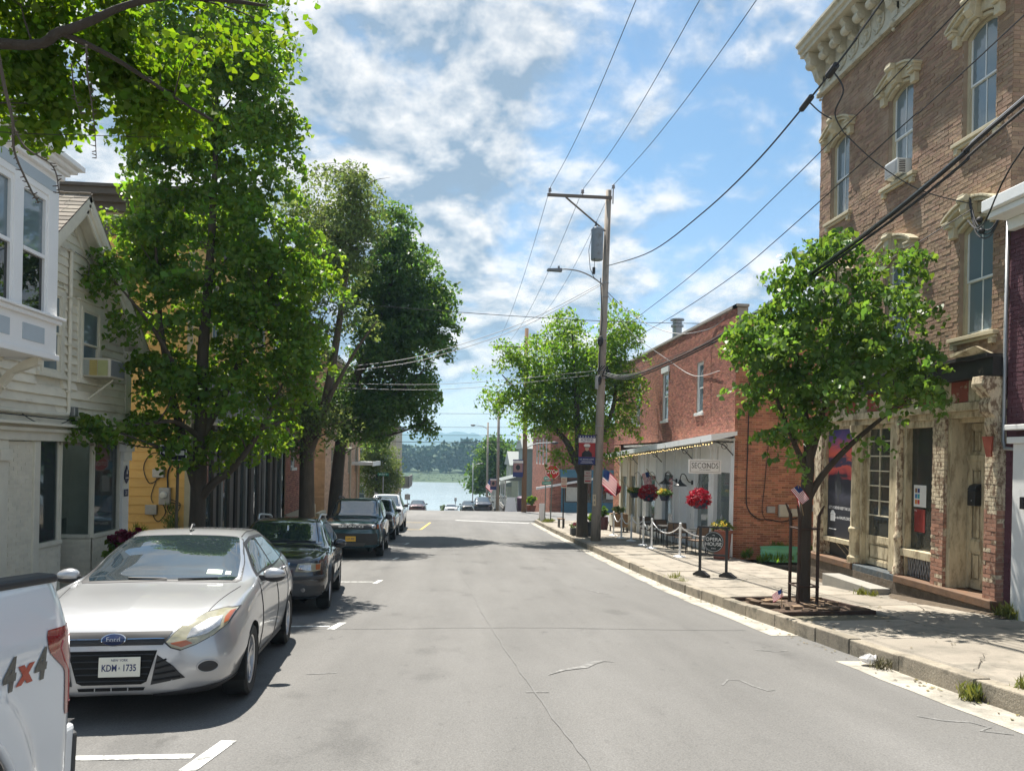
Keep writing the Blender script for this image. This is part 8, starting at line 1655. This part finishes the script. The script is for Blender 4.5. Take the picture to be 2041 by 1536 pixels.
for k in range(13): prof_.append((1+.018*math.cos(k*PI/1.5), .02+.36*k/12))
mb = MB(); n = 36
for rr_, h in [(.96, 0)]+prof_+[(1.03, .385), (1.03, .40), (.95, .40), (.95, .33), (0.001, .33)]:
    for j in range(n): a = 2*PI*j/n; mb.v.append((9.55+.66*rr_*math.cos(a), 20.95+.32*rr_*math.sin(a), z+h))
R_n = len(mb.v)//n
for i in range(R_n-1):
    for j in range(n): q = (j+1) % n; mb.face((i*n+j, i*n+q, (i+1)*n+q, (i+1)*n+j))
mb.build('tank', M('green_tank', (.16, .46, .28), .55, var=.12, scale=4, dirt=(.2, .36, .26), dscale=3), t, autos=60)
def weeds(label, pts, size, n=15, mat=None, name='weeds', shape='blade'):
    t = thing(name, label, 'weeds', (pts[0][0], pts[0][1], gz(pts[0][0], pts[0][1]))); B = [(x, y, gz(x, y)+h*.5-.0, r, r, h*.5) for x, y, r, h in pts]; plant(t, B, n*len(B), 7, size, mat or weedm, shape=shape, droop=-1.5, flat=.0)
weeds('strip of weeds growing around the green tank planter', [(8.9, 20.7, .25, .22), (9.4, 20.55, .35, .16), (10.2, 20.6, .4, .25), (10.6, 21.2, .4, .35), (8.75, 21.6, .2, .3), (9.8, 21.7, .4, .45)], .13, 30, leafA)
weeds('tuft of grass at the kerb below the OPERA HOUSE stand', [(5.2, 17.0, .16, .03), (5.35, 17.5, .12, .03), (5.2, 16.4, .10, .02)], .055, 16)
weeds('grass tuft in the gutter at the lower right corner', [(4.95, 6.75, .10, .07), (5.2, 6.4, .05, .05)], .09, 22)
weeds('little weed clump beside the stone door step', [(7.85, 13.75, .10, .07), (7.9, 13.5, .06, .05)], .08)
weeds('grass clump at the foot of the white shopfront corner', [(8.28, 10.55, .08, .16), (8.3, 10.75, .05, .12)], .12)
weeds('rough grass verge around the stop sign post', [(5.5, 42.5, .35, .08), (5.7, 43.3, .3, .08), (5.4, 44.2, .3, .08)], .12, 40)
weeds('leafy weeds against the yellow wall beside the white corner post', [(-7.7, 19.2, .25, 1.0), (-7.9, 19.3, .2, .7)], .12, 60, leafA)
weeds('vine growing up the yellow wall below the meter', [(-6.95, 19.4, .15, 1.5), (-7.3, 19.4, .1, .9)], .13, 50, leafE)
# flower tub by the beige shop
t = thing('flower_tub', 'tub of dark red coleus and green leaves at the beige shop corner', 'planter', (-5.95, 14.4, zr(14.4)+.14)); z = zr(14.4)+.14; MB().lathe([(0, 0), (.22, 0), (.3, .5), (.32, .52), (.32, .56), (.25, .54), (0, .5)], (-5.95, 14.4, z), 16).build('tub', M('tub_dark', (.05, .05, .055), .6), t, autos=40)
plant(t, [(-5.95, 14.4, z+.72, .36, .34, .22)], 70, 9, .11, leafA, shape='broad', droop=.4, flat=.6); plant(t, [(-5.95, 14.4, z+.95, .30, .28, .13)], 46, 9, .10, M('coleus', (.16, .015, .04), .6, var=0, piece=.4, trans=.25), 'coleus', 'broad', .2, .6)
# flower pots by the forked tree
t = thing('flower_trough', 'dark square flower trough at the kerb beside the forked tree', 'planter', (5.33, 32.0, gz(5.33, 32))); z = gz(5.33, 32.0); MB().box(None, 5.15, 5.5, 31.8, 32.2, z, z+.32).build('trough', M('trough_grey', (.07, .07, .075), .7), t, bevel=.01); plant(t, [(5.33, 32.0, z+.42, .2, .2, .12)], 25, 8, .08, leafE); plant(t, [(5.3, 31.9, z+.5, .14, .14, .06)], 10, 6, .06, MATS['coleus'], 'flowers')
t = thing('yellow_pot', 'pale yellow flower pot next to the dark trough at kerb', 'planter', (5.52, 31.6, gz(5.5, 31.6))); z = gz(5.5, 31.6); MB().lathe([(0, 0), (.12, 0), (.19, .28), (.2, .3), (.0, .27)], (5.58, 31.65, z), 14).build('pot', M('pale_yellow', (.50, .48, .22), .7), t, autos=40); plant(t, [(5.58, 31.65, z+.36, .16, .16, .09)], 20, 7, .07, leafE)
t = thing('dark_planter', 'dark green planter with bright leaves between the forked tree and pole', 'planter', (5.95, 31.5, gz(5.95, 31.5))); z = gz(5.95, 31.5); MB().box(None, 5.75, 6.2, 31.3, 31.7, z, z+.62).build('box', MATS['trough_grey'], t, bevel=.01); plant(t, [(5.95, 31.5, z+.75, .25, .25, .16)], 30, 8, .1, leafC)
t = thing('bench', 'small wooden bench behind the forked tree trunk', 'bench', (5.5, 38, gz(5.5, 38))); z = gz(5.5, 38)
for k in range(3): MB().box(None, 4.98+.42, 5.75, 37.6+.17*k, 37.75+.17*k, z+.42, z+.46).build('plank', woodp, t)
for x in (5.45, 5.68): MB().box(None, x, x+.06, 37.65, 38.05, z, z+.42).build('leg', black, t)
# tree guard, pit, small flags
rust2 = M('rusty_iron', (.055, .030, .020), .8, var=.3, scale=9, bump=.2)
t = thing('tree_guard', 'rusty iron tree guard with flared bars around the small tree', 'tree guard', (6.07, 12.5, -.78)); g = -.80
for i, (dx, dy) in enumerate(((-1, -1), (1, -1), (1, 1), (-1, 1))):
    P = [(6.07+dx*.165, 12.5+dy*.165, g), (6.07+dx*.165, 12.5+dy*.165, .55), (6.07+dx*.17, 12.5+dy*.17, .75), (6.07+dx*.21, 12.5+dy*.2, .86), (6.07+dx*.235, 12.5+dy*.22, .93)]; MB().tube(P, [.028]*3+[.02, .012], 6).build('bar', rust2, t)
for z in (-.45, .53): MB().tube([(6.07+.18*sx, 12.5+.18*sy, z) for sx, sy in ((-1, -1), (1, -1), (1, 1), (-1, 1), (-1, -1))], .017, 5).build('hoop', rust2, t)
t = tag(bpy.data.objects.new('tree_pit', None), 'mulched square tree pit with rusty edging around the small tree', 'tree pit'); COL.objects.link(t); WL[t.name] = Vector((0, 0, 0))
mb = MB(); n = 14; q = random.Random(8)
for j in range(n+1):
    for i in range(n+1):
        x, y = 5.2+1.5*i/n, 11.48+1.84*j/n; d = math.hypot(x-6.07, y-12.5); mb.v.append((x, y, gz(x, y)-.035+.09*math.exp(-(d/.5)**2)+q.uniform(-.012, .015)))
for j in range(n):
    for i in range(n): mb.face((j*(n+1)+i, j*(n+1)+i+1, (j+1)*(n+1)+i+1, (j+1)*(n+1)+i))
mb.build('mulch_bed', M('mulch', (.085, .055, .035), .95, var=.45, scale=14, bump=.9, bscale=30), t)
for k in range(26):
    x, y = q.uniform(5.3, 6.6), q.uniform(11.55, 13.2); a = q.uniform(0, 3); f = Fr((x, y, gz(x, y)+.015), (math.cos(a), math.sin(a), 0), (-math.sin(a), math.cos(a), 0)); l_, w_ = q.uniform(.05, .16), q.uniform(.03, .09); m = MB(); m.cr = q.random(); m.box(f, -l_, l_, -w_, w_, -.02, q.uniform(.015, .04)); m.build('wood_chip' if k % 3 else 'loose_stone', M('chips', (.17, .115, .07), .9, var=.3, piece=.5), t)
for (x0, x1, y0, y1) in ((5.2, 6.7, 11.42, 11.47), (6.7, 6.75, 11.42, 13.35), (5.2, 6.7, 13.33, 13.37)): mb = MB(); P = [(x, y, gz(x, y)+h) for x, y in ((x0, y0), (x1, y0), (x1, y1), (x0, y1)) for h in (-.06, .03)]; mb.add(P, [(0, 2, 3, 1), (2, 4, 5, 3), (4, 6, 7, 5), (6, 0, 1, 7), (1, 3, 5, 7)]); mb.build('edging', rust2, t, fix=True)
us_flag('flag', 'tiny flag on a stick in the mulch of the tree pit', (5.60, 12.3, -.48), (-1, 0, -.55), (-.25, 0, 1), .20, .13, staff=[(5.60, 12.3, -.82), (5.60, 12.3, -.46)], group='small flags')
us_flag('flag', 'small flag fixed to the left side of the tree guard', (5.86, 12.32, 1.28), (.75, -.1, -.85), (.75, 0, .55), .30, .17, staff=[(6.0, 12.4, .75), (5.84, 12.3, 1.30)], group='small flags')
us_flag('flag', 'small flag hanging behind the tree trunk, right of it', (6.28, 12.9, 1.22), (.15, 0, -1), (1, 0, .2), .30, .18, staff=[(6.2, 12.85, .7), (6.3, 12.9, 1.3)], group='small flags')
# crumpled bag in the gutter
mb = MB(); mb.sphere((4.86, 8.35, zr(8.35)+.04), .10, 6, .5); mb.v = [(x+q.uniform(-.03, .03), y+q.uniform(-.03, .03), max(zr(y)+.003, z+q.uniform(-.015, .03))) for x, y, z in mb.v]; tag(mb.build('crumpled_bag', M('bag_plastic', (.62, .61, .60), .4, trans=.3)), 'crumpled white plastic bag in the gutter near the shaded kerb', 'plastic bag')
weeds('dry twigs and leaves beside the crumpled bag', [(4.9, 8.15, .10, .05)], .06, 20, M('dry_leaf', (.12, .11, .05), .9, piece=.4))
# riverside fence, flowers, board and barrels beyond the junction
t = thing('river_fence', 'dark railing along the riverside car park', 'fence', (0, 109, zr(109)))
z = zr(109)
for h in (.35, .75, 1.1): MB().box(None, -1.5, 6.5, 108.98, 109.02, z+h, z+h+.05).build('rail', black, t)
for k in range(12): MB().tube([(-1.5+.72*k, 109, z), (-1.5+.72*k, 109, z+1.15)], .035, 5).build('post', black, t)
for i, (x, h) in enumerate(((-1.0, 1.1), (1.9, 1.3), (2.9, 1.6))):
    t = thing('shrub', ['small riverside shrub by the left end of the dark railing', 'small riverside shrub in the middle of the dark railing', 'pinkish riverside shrub beside the dark blue SUV'][i], 'shrub', (x, 107.6, zr(107.6)), group='riverside shrubs'); plant(t, [(x, 107.6, zr(107.6)+h*.6, .6, .5, h*.6)], 60, 9, .22, leafE if i < 2 else M('pink_leaf', (.20, .10, .09), .8, var=0, piece=.3, trans=.2), 'foliage', 'broad', 0, .4)
MB_ = MB(); MB_.tube([(.65, 106, zr(106)), (.65, 106, zr(106)+2.1)], .05, 6); tt = thing('viewer_post', 'slim coin viewer post standing at the riverside railing', 'viewer', (.65, 106, zr(106))); MB_.build('post', black, tt); MB().box(None, .48, .82, 105.85, 106.1, zr(106)+1.8, zr(106)+2.3).build('viewer_head', steelg, tt)
t = thing('a_frame_board', 'white A frame board standing across the junction', 'sign board', (4.85, 60.5, zr(60.5))); z = zr(60.5)
for s_ in (-1, 1): MB().prism([(4.5, 60.5+s_*.02, z+1.1), (5.15, 60.5+s_*.02, z+1.1), (5.3, 60.5+s_*.35, z), (4.35, 60.5+s_*.35, z)], (0, s_*.03, 0)).build('panel', whitep, t, fix=True)
t = thing('leaning_board', 'white leaning sandwich board by the street name post', 'sign board', (5.35, 44.0, gz(5.35, 44))); z = gz(5.35, 44.)
for s_ in (-1, 1): MB().prism([(5.2, 44+s_*.02, z+1.0), (5.5, 44+s_*.02, z+1.0), (5.5, 44+s_*.28, z), (5.2, 44+s_*.28, z)], (0, s_*.02, 0)).build('panel', whitep, t, fix=True)
t = thing('purple_bin', 'dark purple bin between the A frame board and far pole', 'bin', (5.55, 60.8, zr(60.8))); MB().lathe([(0, 0), (.38, 0), (.42, 1.1), (.45, 1.12), (.3, 1.25), (0, 1.27)], (5.75, 60.8, zr(60.8)), 14).build('bin_body', M('dark_purple', (.06, .015, .05), .6), t, autos=40)
t = thing('terracotta_planter', 'terracotta planter with bright green leaves by the far brown pole', 'planter', (6.2, 58, zr(58))); MB().lathe([(0, 0), (.3, 0), (.42, .5), (.0, .48)], (6.2, 58, zr(58)), 14).build('pot', MATS['terracotta'], t, autos=40); plant(t, [(6.2, 58, zr(58)+.85, .4, .4, .4)], 50, 8, .2, leafC)
# fallen leaves and grit along the kerbs, cracks in the slabs
q = random.Random(21); fl = MB()
for k in range(520):
    side = q.random()
    if side < .55: x, y = 5.0-abs(q.gauss(0, .13))-.01, q.uniform(5.5, 30)
    elif side < .8: x, y = q.uniform(5.25, 8.2), q.uniform(5.5, 20)
    else: x, y = -4.05+abs(q.gauss(0, .25)), q.uniform(5, 24)
    z = (RZ(x, y)+.009) if -4.1 < x < 5.0 else gz(x, y)+.006; a = q.uniform(0, 6.3); s = q.uniform(.012, .034); fl.cr = q.random(); c_, s_ = math.cos(a)*s, math.sin(a)*s
    fl.quad([(x-c_, y-s_, z), (x+s_*.5, y-c_*.5, z+s*.3), (x+c_, y+s_, z+.003), (x-s_*.5, y+c_*.5, z+s*.2)])
tag(fl.build('fallen_leaves', M('litter_leaf', (.16, .13, .055), .9, var=0, piece=.6, hue=.03), None), 'scattered dry leaves and grit along both kerbs', 'fallen leaves', kind='stuff')
sidew = [o for o in COL.objects if o.name.startswith('right_sidewalk') and not o.parent][0]
crk = M('crack_dark', (.07, .06, .045), .95)
for (x0, y0, x1, y1) in ((5.3, 9.6, 6.7, 10.2), (6.9, 8.2, 8.2, 9.3), (5.4, 14.9, 6.6, 15.6), (6.2, 16.6, 7.9, 16.2), (5.6, 19.2, 7.2, 20.1), (6.6, 6.3, 7.4, 7.6), (7.1, 10.3, 8.0, 12.4), (5.3, 7.2, 6.1, 8.1)):
    P = []; n = 14
    for i in range(n+1): t_ = i/n; x, y = x0+(x1-x0)*t_+q.uniform(-.03, .03), y0+(y1-y0)*t_+q.uniform(-.03, .03); P.append((x, y))
    mb = MB()
    for i, (x, y) in enumerate(P):
        w = .002+.003*math.sin(PI*i/n)
        for s_ in (-1, 1): mb.v.append((x+s_*w, y-s_*w*.6, swz(x, y)+.0085))
    for i in range(n): mb.face((2*i, 2*i+1, 2*i+3, 2*i+2))
    mb.build('slab_crack', crk, sidew)
